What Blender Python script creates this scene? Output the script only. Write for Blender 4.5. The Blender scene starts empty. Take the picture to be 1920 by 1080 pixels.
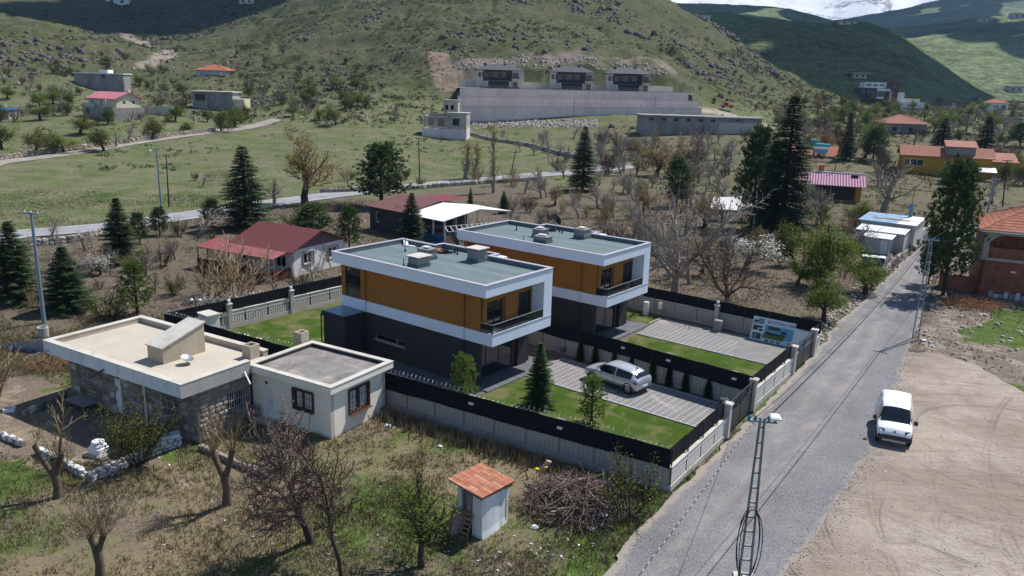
import bpy, bmesh, math, random
import numpy as np
from mathutils import Vector, Matrix
R = math.radians
scene = bpy.context.scene
col = scene.collection
rng = np.random.default_rng(7)
random.seed(7)

# ---------------------------------------------------------------- camera
CH = 18.762                     # drone height above the lots
FPX, PITCH, ROLL = 1493.0, R(14.367), R(1.718)
cam_data = bpy.data.cameras.new('camera')
cam_data.sensor_width = 36.0
cam_data.lens = FPX / 1920 * 36
cam_data.clip_start, cam_data.clip_end = 0.5, 40000
cam = bpy.data.objects.new('camera', cam_data)
col.objects.link(cam)
cam.matrix_world = Matrix.Translation((0, 0, CH)) @ Matrix.Rotation(math.pi/2 - PITCH, 4, 'X') @ Matrix.Rotation(ROLL, 4, 'Z')
scene.camera = cam

# ---------------------------------------------------------------- sky, sun, exposure
SUN_AZ, SUN_EL = 39.0, 55.0     # azimuth from +x towards +y
world = bpy.data.worlds.new('World')
scene.world = world
world.use_nodes = True
wn = world.node_tree
bg = wn.nodes['Background']
sky = wn.nodes.new('ShaderNodeTexSky')
sky.sky_type = 'NISHITA'
sky.sun_disc = False
sky.sun_elevation = R(SUN_EL)
sky.sun_rotation = R(90 - SUN_AZ)
sky.air_density, sky.dust_density, sky.ozone_density = 1.0, 0.3, 3.0
sky.altitude = 1100
wn.links.new(sky.outputs[0], bg.inputs[0])
bg.inputs[1].default_value = 0.104
sun_d = bpy.data.lights.new('sun', 'SUN')
sun_d.energy, sun_d.angle, sun_d.color = 4.8, R(0.53), (1.0, 0.965, 0.92)
sun = bpy.data.objects.new('sun', sun_d)
col.objects.link(sun)
sdir = Vector((math.cos(R(SUN_EL))*math.cos(R(SUN_AZ)), math.cos(R(SUN_EL))*math.sin(R(SUN_AZ)), math.sin(R(SUN_EL))))
sun.rotation_euler = sdir.to_track_quat('Z', 'Y').to_euler()
sun.location = sdir * 200
vs = scene.view_settings
vs.view_transform, vs.look, vs.exposure, vs.gamma, vs.use_curve_mapping = 'Standard', 'None', 0.38, 1.0, False

# ---------------------------------------------------------------- pixel rays -> places on the ground
_cp, _sp, _cr, _sr = math.cos(PITCH), math.sin(PITCH), math.cos(ROLL), math.sin(ROLL)
def ray(u, v):
    u, v = u - 960, v - 540
    a = (_cr*u + _sr*v)/FPX
    b = -(-_sr*u + _cr*v)/FPX
    return np.array([a, _cp + b*_sp, -_sp + b*_cp])
def G(u, v, z=0.0):             # point of the level z seen at pixel u, v of the 1920 px photograph
    r = ray(u, v); t = (z - CH)/r[2]
    return np.array([r[0]*t, r[1]*t, z])
def at_y(u, v, y):              # point at forward distance y
    r = ray(u, v); t = y/r[1]
    return np.array([r[0]*t, y, CH + r[2]*t])
def height_over(p, u, v):       # height of what stands over ground point p and ends at pixel u, v
    r = ray(u, v); t = math.hypot(p[0], p[1])/math.hypot(r[0], r[1])
    return CH + r[2]*t - p[2]

# ---------------------------------------------------------------- noise
def _hash(i, j, s):
    n = (i*374761393 + j*668265263 + s*1274126177) & 0xFFFFFFFF
    n = ((n ^ (n >> 13))*1103515245) & 0xFFFFFFFF
    return ((n ^ (n >> 16)) & 0xFFFF)/65535.0
def vnoise(x, y, s=0):
    x = np.asarray(x, float); y = np.asarray(y, float)
    i = np.floor(x).astype(np.int64); j = np.floor(y).astype(np.int64)
    fx, fy = x - i, y - j
    fx = fx*fx*(3 - 2*fx); fy = fy*fy*(3 - 2*fy)
    a, b = _hash(i, j, s), _hash(i+1, j, s)
    c, d = _hash(i, j+1, s), _hash(i+1, j+1, s)
    return (a*(1-fx) + b*fx)*(1-fy) + (c*(1-fx) + d*fx)*fy
def fbm(x, y, s=0, o=4):
    r = 0; amp = .5
    for k in range(o):
        r = r + amp*vnoise(np.asarray(x)*2**k, np.asarray(y)*2**k, s + 17*k); amp *= .5
    return r/(1 - .5**o)
def sstep(a, b, x):
    t = np.clip((np.asarray(x, float) - a)/(b - a), 0, 1); return t*t*(3 - 2*t)

# ---------------------------------------------------------------- objects
def tag(o, label=None, cat=None, group=None, kind=None):
    if label: o['label'] = label
    if cat: o['category'] = cat
    if group: o['group'] = group
    if kind: o['kind'] = kind
    return o
def empty(name, loc=(0, 0, 0), rz=0.0, label=None, cat=None, group=None):
    o = bpy.data.objects.new(name, None)
    o.location = [float(c) for c in loc][:3]; o.rotation_euler = (0, 0, rz)
    o.empty_display_size = .3
    col.objects.link(o)
    return tag(o, label, cat, group)
def link(name, me, parent=None, loc=None, rot=None, scale=None):
    o = bpy.data.objects.new(name, me); col.objects.link(o)
    if parent is not None: o.parent = parent
    if loc is not None: o.location = [float(c) for c in loc]
    if rot is not None: o.rotation_euler = rot
    if scale is not None: o.scale = scale if hasattr(scale, '__len__') else (scale,)*3
    return o
def copy_tree(o, parent=None):
    c = o.copy(); col.objects.link(c); c.parent = parent
    for ch in list(o.children): copy_tree(ch, c)
    return c

class MB:
    """collects shapes and links them as one mesh object"""
    def __init__(s): s.v, s.f = [], []
    def add(s, vs, fs):
        n = len(s.v); s.v += [tuple(map(float, p)) for p in vs]; s.f += [tuple(i + n for i in f) for f in fs]; return s
    def box(s, x0, x1, y0, y1, z0, z1):
        return s.add([(x0,y0,z0),(x1,y0,z0),(x1,y1,z0),(x0,y1,z0),(x0,y0,z1),(x1,y0,z1),(x1,y1,z1),(x0,y1,z1)],
                     [(0,3,2,1),(4,5,6,7),(0,1,5,4),(1,2,6,5),(2,3,7,6),(3,0,4,7)])
    def cbox(s, x0, x1, y0, y1, z0, z1, c=.03):      # box with chamfered upright and top edges
        A = [(x0+c,y0),(x1-c,y0),(x1,y0+c),(x1,y1-c),(x1-c,y1),(x0+c,y1),(x0,y1-c),(x0,y0+c)]
        cx, cy = (x0+x1)/2, (y0+y1)/2
        def sh(p): return (p[0] + (c if p[0] < cx else -c), p[1] + (c if p[1] < cy else -c))
        vs = [(*p, z0) for p in A] + [(*p, z1-c) for p in A] + [(*sh(p), z1) for p in A]
        fs = [tuple(range(7, -1, -1)), tuple(range(16, 24))]
        for k in (0, 8):
            for i in range(8): j = (i+1) % 8; fs.append((k+i, k+j, k+8+j, k+8+i))
        return s.add(vs, fs)
    def prism(s, poly, z0, z1):
        n = len(poly)
        return s.add([(p[0], p[1], z0) for p in poly] + [(p[0], p[1], z1) for p in poly],
                     [tuple(range(n-1, -1, -1)), tuple(range(n, 2*n))] + [(i, (i+1) % n, n+(i+1) % n, n+i) for i in range(n)])
    def quad(s, a, b, c, d): return s.add([a, b, c, d], [(0, 1, 2, 3)])
    def slab(s, a, b, c, d, t):                       # quad with thickness t along -normal
        a, b, c, d = [np.array(p, float) for p in (a, b, c, d)]
        n = np.cross(b-a, d-a); n /= np.linalg.norm(n); n = n*t
        return s.add([a, b, c, d, a-n, b-n, c-n, d-n], [(0,1,2,3),(7,6,5,4),(0,4,5,1),(1,5,6,2),(2,6,7,3),(3,7,4,0)])
    def beam(s, a, b, w, h=None):                     # square bar from a to b
        h = h or w
        a, b = np.array(a, float), np.array(b, float); d = b-a; d /= (np.linalg.norm(d) + 1e-9)
        up = np.array([0, 0, 1.]) if abs(d[2]) < .95 else np.array([1., 0, 0])
        x = np.cross(d, up); x /= np.linalg.norm(x); y = np.cross(x, d)
        q = [x*w/2+y*h/2, -x*w/2+y*h/2, -x*w/2-y*h/2, x*w/2-y*h/2]
        return s.add([a+k for k in q] + [b+k for k in q], [(3,2,1,0),(4,5,6,7),(0,1,5,4),(1,2,6,5),(2,3,7,6),(3,0,4,7)])
    def tube(s, pts, rad, n=6, cap=True):
        pts = [np.array(p, float) for p in pts]
        if not hasattr(rad, '__len__'): rad = [rad]*len(pts)
        vs, fs = [], []
        px = None
        for i, p in enumerate(pts):
            d = pts[min(i+1, len(pts)-1)] - pts[max(i-1, 0)]; d = d/(np.linalg.norm(d) + 1e-9)
            if px is None:
                up = np.array([0, 0, 1.]) if abs(d[2]) < .9 else np.array([1., 0, 0]); px = np.cross(d, up)
            px = px - d*(px@d); px /= (np.linalg.norm(px) + 1e-9); py = np.cross(d, px)
            for k in range(n):
                a = 2*math.pi*k/n; vs.append(p + (px*math.cos(a) + py*math.sin(a))*rad[i])
        for i in range(len(pts)-1):
            for k in range(n):
                j = (k+1) % n; fs.append((i*n+k, i*n+j, (i+1)*n+j, (i+1)*n+k))
        if cap: fs += [tuple(range(n-1, -1, -1)), tuple(range((len(pts)-1)*n, len(pts)*n))]
        return s.add(vs, fs)
    def lathe(s, prof, n=12, c=(0, 0, 0)):            # prof: (radius, z)
        vs, fs = [], []
        for r, z in prof:
            for k in range(n):
                a = 2*math.pi*k/n; vs.append((c[0]+r*math.cos(a), c[1]+r*math.sin(a), c[2]+z))
        for i in range(len(prof)-1):
            for k in range(n):
                j = (k+1) % n; fs.append((i*n+k, i*n+j, (i+1)*n+j, (i+1)*n+k))
        fs += [tuple(range(n-1, -1, -1)), tuple(range((len(prof)-1)*n, len(prof)*n))]
        return s.add(vs, fs)
    def mesh(s, name, mat, smooth=False):
        me = bpy.data.meshes.new(name); me.from_pydata(s.v, [], s.f)
        if mat is not None: me.materials.append(mat)
        if smooth: me.polygons.foreach_set('use_smooth', [True]*len(me.polygons))
        me.update(); return me
    def build(s, name, mat, parent=None, smooth=False, kind=None, label=None, **kw):
        o = link(name, s.mesh(name, mat, smooth), parent, **kw)
        if kind: o['kind'] = kind
        if label: o['label'] = label
        return o
def np_mesh(name, V, F, mat=None, smooth=False):
    me = bpy.data.meshes.new(name)
    V = np.asarray(V, np.float32); F = np.asarray(F, np.int32); k = F.shape[1]
    me.vertices.add(len(V)); me.vertices.foreach_set('co', V.ravel())
    me.loops.add(F.size); me.loops.foreach_set('vertex_index', F.ravel())
    me.polygons.add(len(F)); me.polygons.foreach_set('loop_start', np.arange(0, F.size, k, dtype=np.int32))
    me.update(calc_edges=True)
    if smooth: me.polygons.foreach_set('use_smooth', np.ones(len(F), bool))
    if mat is not None: me.materials.append(mat)
    return me
def vcol(me, rgb, name='Col'):
    a = me.color_attributes.new(name, 'FLOAT_COLOR', 'POINT')
    c = np.ones((len(rgb), 4), np.float32); c[:, :3] = rgb
    a.data.foreach_set('color', c.ravel())

# ---------------------------------------------------------------- materials
class NT:
    def __init__(s, name):
        s.m = bpy.data.materials.new(name); s.m.use_nodes = True
        s.t = s.m.node_tree; s.b = s.t.nodes['Principled BSDF']; s.o = s.t.nodes['Material Output']
    def n(s, typ, **kw):
        nd = s.t.nodes.new('ShaderNode' + typ)
        for k, v in kw.items():
            if k.startswith('i_'): nd.inputs[int(k[2:]) if k[2:].isdigit() else k[2:]].default_value = v
            else: setattr(nd, k, v)
        return nd
    def l(s, a, b): s.t.links.new(a, b)
    def coord(s, kind='Object'): return s.n('TexCoord').outputs[kind]
    def pos(s): return s.n('NewGeometry').outputs['Position']
    def mapping(s, vec, scale=(1, 1, 1), rot=(0, 0, 0), loc=(0, 0, 0)):
        m = s.n('Mapping'); m.inputs['Scale'].default_value = scale; m.inputs['Rotation'].default_value = rot; m.inputs['Location'].default_value = loc
        s.l(vec, m.inputs[0]); return m.outputs[0]
    def noise(s, vec, scale, detail=4, rough=.55, dist=0):
        nd = s.n('TexNoise'); nd.inputs['Scale'].default_value = scale; nd.inputs['Detail'].default_value = detail
        nd.inputs['Roughness'].default_value = rough; nd.inputs['Distortion'].default_value = dist
        s.l(vec, nd.inputs['Vector']); return nd.outputs[0]
    def ramp(s, fac, stops):
        r = s.n('ValToRGB'); e = r.color_ramp.elements
        while len(e) < len(stops): e.new(.5)
        for el, (p, c) in zip(e, stops):
            el.position = p; el.color = (*c, 1) if hasattr(c, '__len__') else (c, c, c, 1)
        s.l(fac, r.inputs[0]); return r.outputs[0]
    def mix(s, fac, a, b, mode='MIX'):
        m = s.n('MixRGB', blend_type=mode)
        for sock, v in ((m.inputs[0], fac), (m.inputs[1], a), (m.inputs[2], b)):
            if hasattr(v, 'is_output'): s.l(v, sock)
            elif hasattr(v, '__len__'): sock.default_value = (*v, 1) if len(v) == 3 else v
            else: sock.default_value = v
        return m.outputs[0]
    def math(s, op, a, b=0.0, c=0.0):
        m = s.n('Math', operation=op)
        for sock, v in zip(m.inputs, (a, b, c)):
            if hasattr(v, 'is_output'): s.l(v, sock)
            else: sock.default_value = v
        return m.outputs[0]
    def bump(s, h, strength=.3, dist=.05):
        b = s.n('Bump'); b.inputs['Strength'].default_value = strength; b.inputs['Distance'].default_value = dist
        s.l(h, b.inputs['Height']); s.l(b.outputs[0], s.b.inputs['Normal'])
    def done(s, c=None, rough=.8, metal=0, spec=.3):
        if c is not None:
            if hasattr(c, 'is_output'): s.l(c, s.b.inputs['Base Color'])
            else: s.b.inputs['Base Color'].default_value = (*c, 1)
        if hasattr(rough, 'is_output'): s.l(rough, s.b.inputs['Roughness'])
        else: s.b.inputs['Roughness'].default_value = rough
        s.b.inputs['Metallic'].default_value = metal
        s.b.inputs['Specular IOR Level'].default_value = spec
        return s.m
def plain(name, c, var=.18, scale=1.5, rough=.8, metal=0, bump=0, bscale=None, spec=.3, fine=12.0, dirt=None):
    """painted or natural surface: base colour with blotches, fine grain and, if asked, dirt"""
    t = NT(name); p = t.coord('Object')
    c = np.array(c, float)
    n1 = t.noise(p, scale, 5, .6); n2 = t.noise(p, scale*fine, 3, .6)
    f = t.math('ADD', t.math('MULTIPLY', n1, .65), t.math('MULTIPLY', n2, .35))
    lo, hi = c*(1-var), np.minimum(c*(1+var), .95)
    out = t.ramp(f, [(.3, tuple(lo)), (.7, tuple(hi))])
    if dirt is not None:
        d = t.ramp(t.noise(t.mapping(p, (1, 1, .35)), scale*.8, 6, .7, .6), [(.5, 0.0), (.72, 1.0)])
        out = t.mix(t.math('MULTIPLY', d, .75), out, dirt)
    if bump: t.bump(t.noise(p, bscale or scale*8, 4, .6), bump, .03)
    return t.done(out, rough, metal, spec)
# ================================================================ TERRAIN
CTRL = [  # pixel u, v of a place on the slope and its forward distance
 (-250,330,130),(0,305,150),(250,268,185),(480,236,228),(-250,240,200),(-300,100,300),(-500,-40,480),
 (210,214,215),(390,197,255),(395,148,305),(180,158,285),(60,190,240),(-100,170,250),
 (350,330,150),(500,300,168),(700,300,172),(620,255,215),(800,252,238),(1000,275,212),(950,300,190),
 (860,224,266),(1080,222,266),(1310,225,268),(1420,225,275),
 (1300,248,240),(1200,270,215),(1100,290,195),(1430,250,240),
 (840,112,314),(1000,112,312),(1120,105,318),(1240,128,312),
 (840,60,350),(1000,60,355),(1000,0,425),(800,0,425),(1000,-80,570),(800,-80,570),(1130,-60,560),
 (1250,0,480),(1330,45,465),(1400,92,445),(1470,137,425),(1540,172,405),(1590,198,385),
 (1150,50,395),(1250,80,385),(1300,120,358),(1400,160,345),(1450,195,320),(1500,215,310),(1380,200,295),
 (640,0,490),(560,60,405),(500,100,365),(450,150,305),(600,150,300),(700,150,300),(720,90,345),(680,200,255),(560,200,255),
 (270,85,430),(320,108,375),(370,130,325),(230,60,520),(480,8,590),(560,-60,640),(300,8,640),(100,-10,660),(300,-80,800),
 (-60,20,370),(60,40,350),(160,75,330),(240,110,318),(0,100,290),(120,130,285),(0,160,250),
 (1600,225,300),(1700,215,320),(1800,225,300),(1900,225,300),(2050,230,300),(1650,200,430),(1760,200,470),(1870,207,390),(1950,200,450),(2200,200,450),(2300,240,260),
 (1600,280,215),(1740,290,215),(1880,290,215),(2050,300,200),
]
_cpts = np.array([at_y(*c) for c in CTRL])
_extra = [(-600,500,60),(-900,900,60),(0,900,60),(250,700,14),(500,700,16),(700,400,14),(300,1000,20),(900,1000,20),(160,520,11),(230,560,12),
          (-500,200,6),(-700,100,4),(500,150,0),(700,100,0),(0,1400,20),(-900,1400,30),(900,1500,20),(120,640,20),(60,700,50)]
_cpts = np.vstack([_cpts, np.array(_extra, float)])
def _tps(r2): return np.where(r2 > 0, r2*np.log(r2 + 1e-12), 0)
_S = 100.0
_X = _cpts[:, :2]/_S
_d2 = ((_X[:, None] - _X[None])**2).sum(-1)
_n = len(_X)
_A = np.zeros((_n+3, _n+3)); _A[:_n, :_n] = _tps(_d2) + np.eye(_n)*.004
_A[:_n, _n] = 1; _A[:_n, _n+1:] = _X; _A[_n, :_n] = 1; _A[_n+1:, :_n] = _X.T
_W = np.linalg.solve(_A, np.concatenate([_cpts[:, 2], [0, 0, 0]]))
def _rbf(x, y):
    x = np.asarray(x, float).ravel()/_S; y = np.asarray(y, float).ravel()/_S
    out = np.empty(len(x))
    for i in range(0, len(x), 20000):
        a, b = x[i:i+20000], y[i:i+20000]
        d2 = (a[:, None]-_X[None, :, 0])**2 + (b[:, None]-_X[None, :, 1])**2
        out[i:i+20000] = _tps(d2)@_W[:_n] + _W[_n] + a*_W[_n+1] + b*_W[_n+2]
    return out
def yflat(x): return np.clip(92 + (np.asarray(x) + 57)*1.05, 84, 150) + 4
def T(x, y, fine=True):
    x = np.asarray(x, float); y = np.asarray(y, float); sh = x.shape
    x = x.ravel(); y = y.ravel()
    w = sstep(0, 70, y - yflat(x))
    z = np.zeros(len(x)); k = w > 0
    if k.any():
        h = np.maximum(_rbf(x[k], y[k]), -1)
        far = sstep(900, 1500, np.hypot(x[k], y[k])); h = h*(1-far) + 15*far
        if fine:
            st = sstep(8, 30, h)
            h = h + st*((fbm(x[k]/38, y[k]/38, 3)-.5)*7 + (fbm(x[k]/9, y[k]/9, 5, 3)-.5)*3.4 - 3.2*np.maximum(0, .5-np.abs(fbm(x[k]/33, y[k]/60, 15, 3)-.5)*9))
            # terraces worked into the slopes
            h = h + st*.5*np.sin(h*.8 + 9*fbm(x[k]/45, y[k]/45, 9))*sstep(.45, .6, fbm(x[k]/60, y[k]/60, 13))
        z[k] = h*w[k]
    # the terraces cut into the slope below the hillside villas
    inx = sstep(-23, -19, x)*sstep(72, 66, x)
    cap = np.where(y < 269.5, 99, np.where(y < 275, 9.5, np.where(y < 281, 13.0, 16.7)))
    cap = np.where((y > 267) & (y < 301) & (inx > .5), cap, 99); z = np.minimum(z, cap)
    z = z - .45*sstep(-12.5, -16.5, x + .25*(y-42))*(1 - sstep(58, 78, y))*sstep(-60, 10, y)
    z = z - .05 - (.09*fbm(x/2.5, y/2.5, 11, 3) if fine else .04)
    return z.reshape(sh)
def P(u, v):                    # place on the land seen at a pixel
    r = ray(u, v)
    d = np.concatenate([np.arange(15, 260, 1.0), np.arange(260, 900, 2.0)])
    t = d/math.hypot(r[0], r[1])
    zz = CH + r[2]*t - T(r[0]*t, r[1]*t, False)
    i = np.argmax(zz < 0)
    if zz[i] >= 0: i = len(d)-1
    a, b = zz[i-1], zz[i]; f = a/(a-b) if a != b else 0
    tt = t[i-1] + (t[i]-t[i-1])*f
    x, y = r[0]*tt, r[1]*tt
    return np.array([x, y, float(T(np.array([x]), np.array([y]))[0])])
def Pz(x, y): return float(T(np.array([x]), np.array([y]))[0])

def dist_poly(x, y, pts):       # distance to a polyline
    best = np.full(len(x), 1e9)
    for (ax, ay), (bx, by) in zip(pts[:-1], pts[1:]):
        dx, dy = bx-ax, by-ay; L = dx*dx + dy*dy
        t = np.clip(((x-ax)*dx + (y-ay)*dy)/L, 0, 1)
        best = np.minimum(best, np.hypot(x-ax-t*dx, y-ay-t*dy))
    return best
def in_poly(x, y, poly):
    c = np.zeros(len(x), bool); n = len(poly)
    for i in range(n):
        x0, y0 = poly[i][:2]; x1, y1 = poly[(i+1) % n][:2]
        k = ((y0 > y) != (y1 > y)) & (x < (x1-x0)*(y-y0)/(y1-y0 + 1e-12) + x0); c ^= k
    return c

# ground polygons, from places read off the photograph
g2 = lambda *ps: [tuple(G(*p)[:2]) for p in ps]
ROAD_L = g2((1010,1180),(1120,1085),(1200,990),(1252,938),(1368,824),(1418,774),(1490,702),(1532,660),(1565,612),(1610,572),(1660,524),(1700,484),(1733,458))
ROAD_R = g2((1405,1180),(1471,1080),(1538,987),(1600,898),(1635,840),(1671,747),(1702,660),(1716,632),(1732,580),(1748,525),(1764,480),(1780,462))
SAND = g2((1340,1180),(1420,1080),(1490,987),(1560,898),(1600,840),(1645,747),(1685,660),(1760,662),(1830,685),(1920,735),(2050,790),(2400,850),(2600,1180))
ASPH = g2((-250,490),(30,438),(210,424),(400,396),(520,378),(660,360),(800,347),(1000,329),(1190,319))
TRACK = [tuple(P(*p)[:2]) for p in ((-150,350),(0,305),(120,290),(250,268),(360,252),(440,243),(480,236),(520,224))]
LOT1 = g2((600,1080))  # placeholder, replaced below

# ---------------------------------------------------------------- ground materials
def ground_material():
    t = NT('ground_cover'); p = t.pos()
    base = t.n('VertexColor', layer_name='Col').outputs[0]
    gm = t.n('VertexColor', layer_name='Mix').outputs[0]
    sep = t.n('SeparateColor'); t.l(gm, sep.inputs[0])
    green, dirt, hill = sep.outputs[0], sep.outputs[1], sep.outputs[2]
    big = t.noise(p, .16, 5, .62); mid = t.noise(p, .9, 5, .68, .3); fine = t.noise(p, 7.0, 4, .7); vf = t.noise(p, 26.0, 3, .7)
    patch = t.math('ADD', t.math('MULTIPLY', big, .45), t.math('ADD', t.math('MULTIPLY', mid, .35), t.math('MULTIPLY', fine, .2)))
    gfac = t.ramp(t.math('ADD', patch, t.math('SUBTRACT', t.math('MULTIPLY', green, .5), .25)), [(.44, 0.0), (.6, 1.0)])
    dfac = t.ramp(t.math('ADD', t.noise(p, .55, 6, .7, .5), t.math('SUBTRACT', t.math('MULTIPLY', dirt, .5), .25)), [(.48, 0.0), (.62, 1.0)])
    gcol = t.ramp(mid, [(.3, (.042, .075, .014)), (.55, (.075, .115, .026)), (.8, (.12, .142, .045))])
    dcol = t.ramp(fine, [(.25, (.07, .053, .041)), (.75, (.2, .156, .122))])
    gcol = t.mix(hill, gcol, t.ramp(mid, [(.3, (.03, .048, .014)), (.55, (.053, .075, .023)), (.8, (.085, .1, .037))]))
    c = t.mix(gfac, base, gcol)
    c = t.mix(t.math('MULTIPLY', dfac, .8), c, dcol)
    g = t.ramp(t.math('ADD', t.math('MULTIPLY', fine, .5), t.math('MULTIPLY', vf, .5)), [(.3, .55), (.7, 1.45)])
    c = t.mix(1.0, c, g, 'MULTIPLY')
    # stones lying about
    vo = t.n('TexVoronoi', feature='F1'); vo.inputs['Scale'].default_value = 2.6; t.l(p, vo.inputs['Vector'])
    st = t.math('MULTIPLY', t.ramp(vo.outputs['Distance'], [(.05, 1.0), (.12, 0.0)]), t.ramp(t.noise(p, .35, 3), [(.5, 0.0), (.62, 1.0)]))
    c = t.mix(t.math('MULTIPLY', st, .7), c, (.42, .38, .33))
    t.bump(t.math('ADD', fine, t.math('MULTIPLY', mid, 1.5)), .55, .12)
    return t.done(c, .95, 0, .1)
M = {}
M['ground'] = ground_material()
def gravel_material():
    t = NT('road_gravel'); p = t.pos()
    uv = t.n('UVMap').outputs[0]
    f = t.noise(p, 9, 4, .75); vf = t.noise(p, 34, 3, .8); big = t.noise(p, .25, 5, .6)
    c = t.ramp(t.math('ADD', t.math('MULTIPLY', f, .45), t.math('MULTIPLY', vf, .55)), [(.36, (.07, .07, .078)), (.5, (.178, .175, .185)), (.64, (.36, .352, .355))])
    c = t.mix(t.ramp(t.noise(p, .33, 6, .72, .6), [(.4, 0.0), (.62, .55)]), c, (.22, .2, .185))
    c = t.mix(1.0, c, t.ramp(big, [(.3, .78), (.7, 1.15)]), 'MULTIPLY')
    # sandy wheel tracks worn along the road
    sx = t.n('SeparateXYZ'); t.l(uv, sx.inputs[0])
    wob = t.math('MULTIPLY', t.math('SUBTRACT', t.noise(t.mapping(uv, (1.2, .12, 1)), 2.0, 3), .5), .35)
    xx = t.math('ADD', sx.outputs[0], wob)
    tr = None
    for c0, w in ((.30, .11), (.54, .13)):
        d = t.math('DIVIDE', t.math('ABSOLUTE', t.math('SUBTRACT', xx, c0)), w)
        k = t.math('MAXIMUM', t.math('SUBTRACT', 1.0, d), 0.0)
        tr = k if tr is None else t.math('MAXIMUM', tr, k)
    br = t.ramp(t.noise(t.mapping(uv, (4, .35, 1)), 1.6, 6, .75), [(.36, 0.0), (.66, 1.0)])
    tr = t.math('MULTIPLY', tr, br)
    c = t.mix(t.math('MULTIPLY', tr, .75), c, t.ramp(f, [(.3, (.25, .225, .2)), (.7, (.4, .365, .33))]))
    # sand carried in from the verges
    ed = t.math('ADD', t.ramp(sx.outputs[0], [(0, 1.0), (.09, 0.0), (.93, 0.0), (1, .6)]), 0.0)
    ef = t.ramp(t.math('ADD', t.math('MULTIPLY', ed, .5), t.noise(p, .8, 5, .7)), [(.62, 0.0), (.8, 1.0)])
    c = t.mix(ef, c, (.3, .262, .225))
    t.bump(t.math('ADD', f, vf), .6, .04)
    return t.done(c, .95, 0, .15)
def sand_material():
    t = NT('bare_sand'); p = t.pos()
    f = t.noise(p, 5, 5, .7); vf = t.noise(p, 28, 3, .7); big = t.noise(p, .13, 5, .6); mid = t.noise(p, .8, 6, .7, .8)
    c = t.ramp(t.math('ADD', t.math('MULTIPLY', mid, .6), t.math('MULTIPLY', f, .4)), [(.3, (.25, .2, .158)), (.5, (.375, .315, .26)), (.72, (.48, .415, .352))])
    c = t.mix(t.ramp(big, [(.42, 0.0), (.6, .8)]), c, (.255, .205, .163))
    # tyre marks: arcs about turning circles
    acc = None
    for cx, cy, sc, w in ((29.0, 41.0, 1.05, .5), (24.0, 30.0, .8, .5), (60.0, 20.0, .7, .55)):
        m = t.mapping(p, (1, 1, 0), (0, 0, 0), (-cx, -cy, 0))
        wv = t.n('TexWave', wave_type='RINGS', rings_direction='SPHERICAL', wave_profile='SAW')
        wv.inputs['Scale'].default_value = sc*.16; wv.inputs['Distortion'].default_value = 2.2; wv.inputs['Detail'].default_value = 2.5
        wv.inputs['Detail Scale'].default_value = .35
        t.l(m, wv.inputs['Vector'])
        k = t.math('MULTIPLY', t.ramp(wv.outputs['Fac'], [(.0, 0.0), (.05, .9), (.09, .15), (.14, .6), (.2, .0)]), t.ramp(f, [(.25, .35), (.6, 1.0)]))
        k = t.math('MULTIPLY', k, t.ramp(t.noise(t.mapping(p, (1, 1, 1), (0, 0, 0), (cx, cy*2, 0)), .16, 3), [(.46, 0.0), (.6, 1.0)]))
        acc = k if acc is None else t.math('MAXIMUM', acc, k)
    c = t.mix(t.math('MULTIPLY', acc, .75), c, (.14, .11, .085))
    tr2 = t.ramp(t.noise(t.mapping(p, (.8, 1.9, 1), (0, 0, R(28))), .7, 6, .7, 2.2), [(.36, .93), (.5, 1.0), (.64, 1.04)])
    c = t.mix(1.0, c, tr2, 'MULTIPLY')
    g = t.ramp(vf, [(.3, .78), (.7, 1.2)])
    c = t.mix(1.0, c, g, 'MULTIPLY')
    rut = t.noise(t.mapping(p, (.35, 1.6, 1), (0, 0, R(24))), .8, 6, .7, 3.0)
    t.bump(t.math('ADD', t.math('MULTIPLY', rut, 1.4), t.math('ADD', t.math('MULTIPLY', mid, 2.0), t.math('SUBTRACT', f, acc))), .75, .12)
    return t.done(c, .95, 0, .1)
M['gravel'] = gravel_material(); M['sand'] = sand_material()
t_ = NT('road_asphalt'); p_ = t_.pos()
M['asphalt'] = t_.done(t_.ramp(t_.math('ADD', t_.math('MULTIPLY', t_.noise(p_, .3, 4), .6), t_.math('MULTIPLY', t_.noise(p_, 9, 3), .4)), [(.3, (.2, .2, .21)), (.7, (.33, .33, .34))]), .85, 0, .3)
t_ = NT('lane_paint'); M['lane'] = t_.done((.62, .61, .58), .8)

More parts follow.
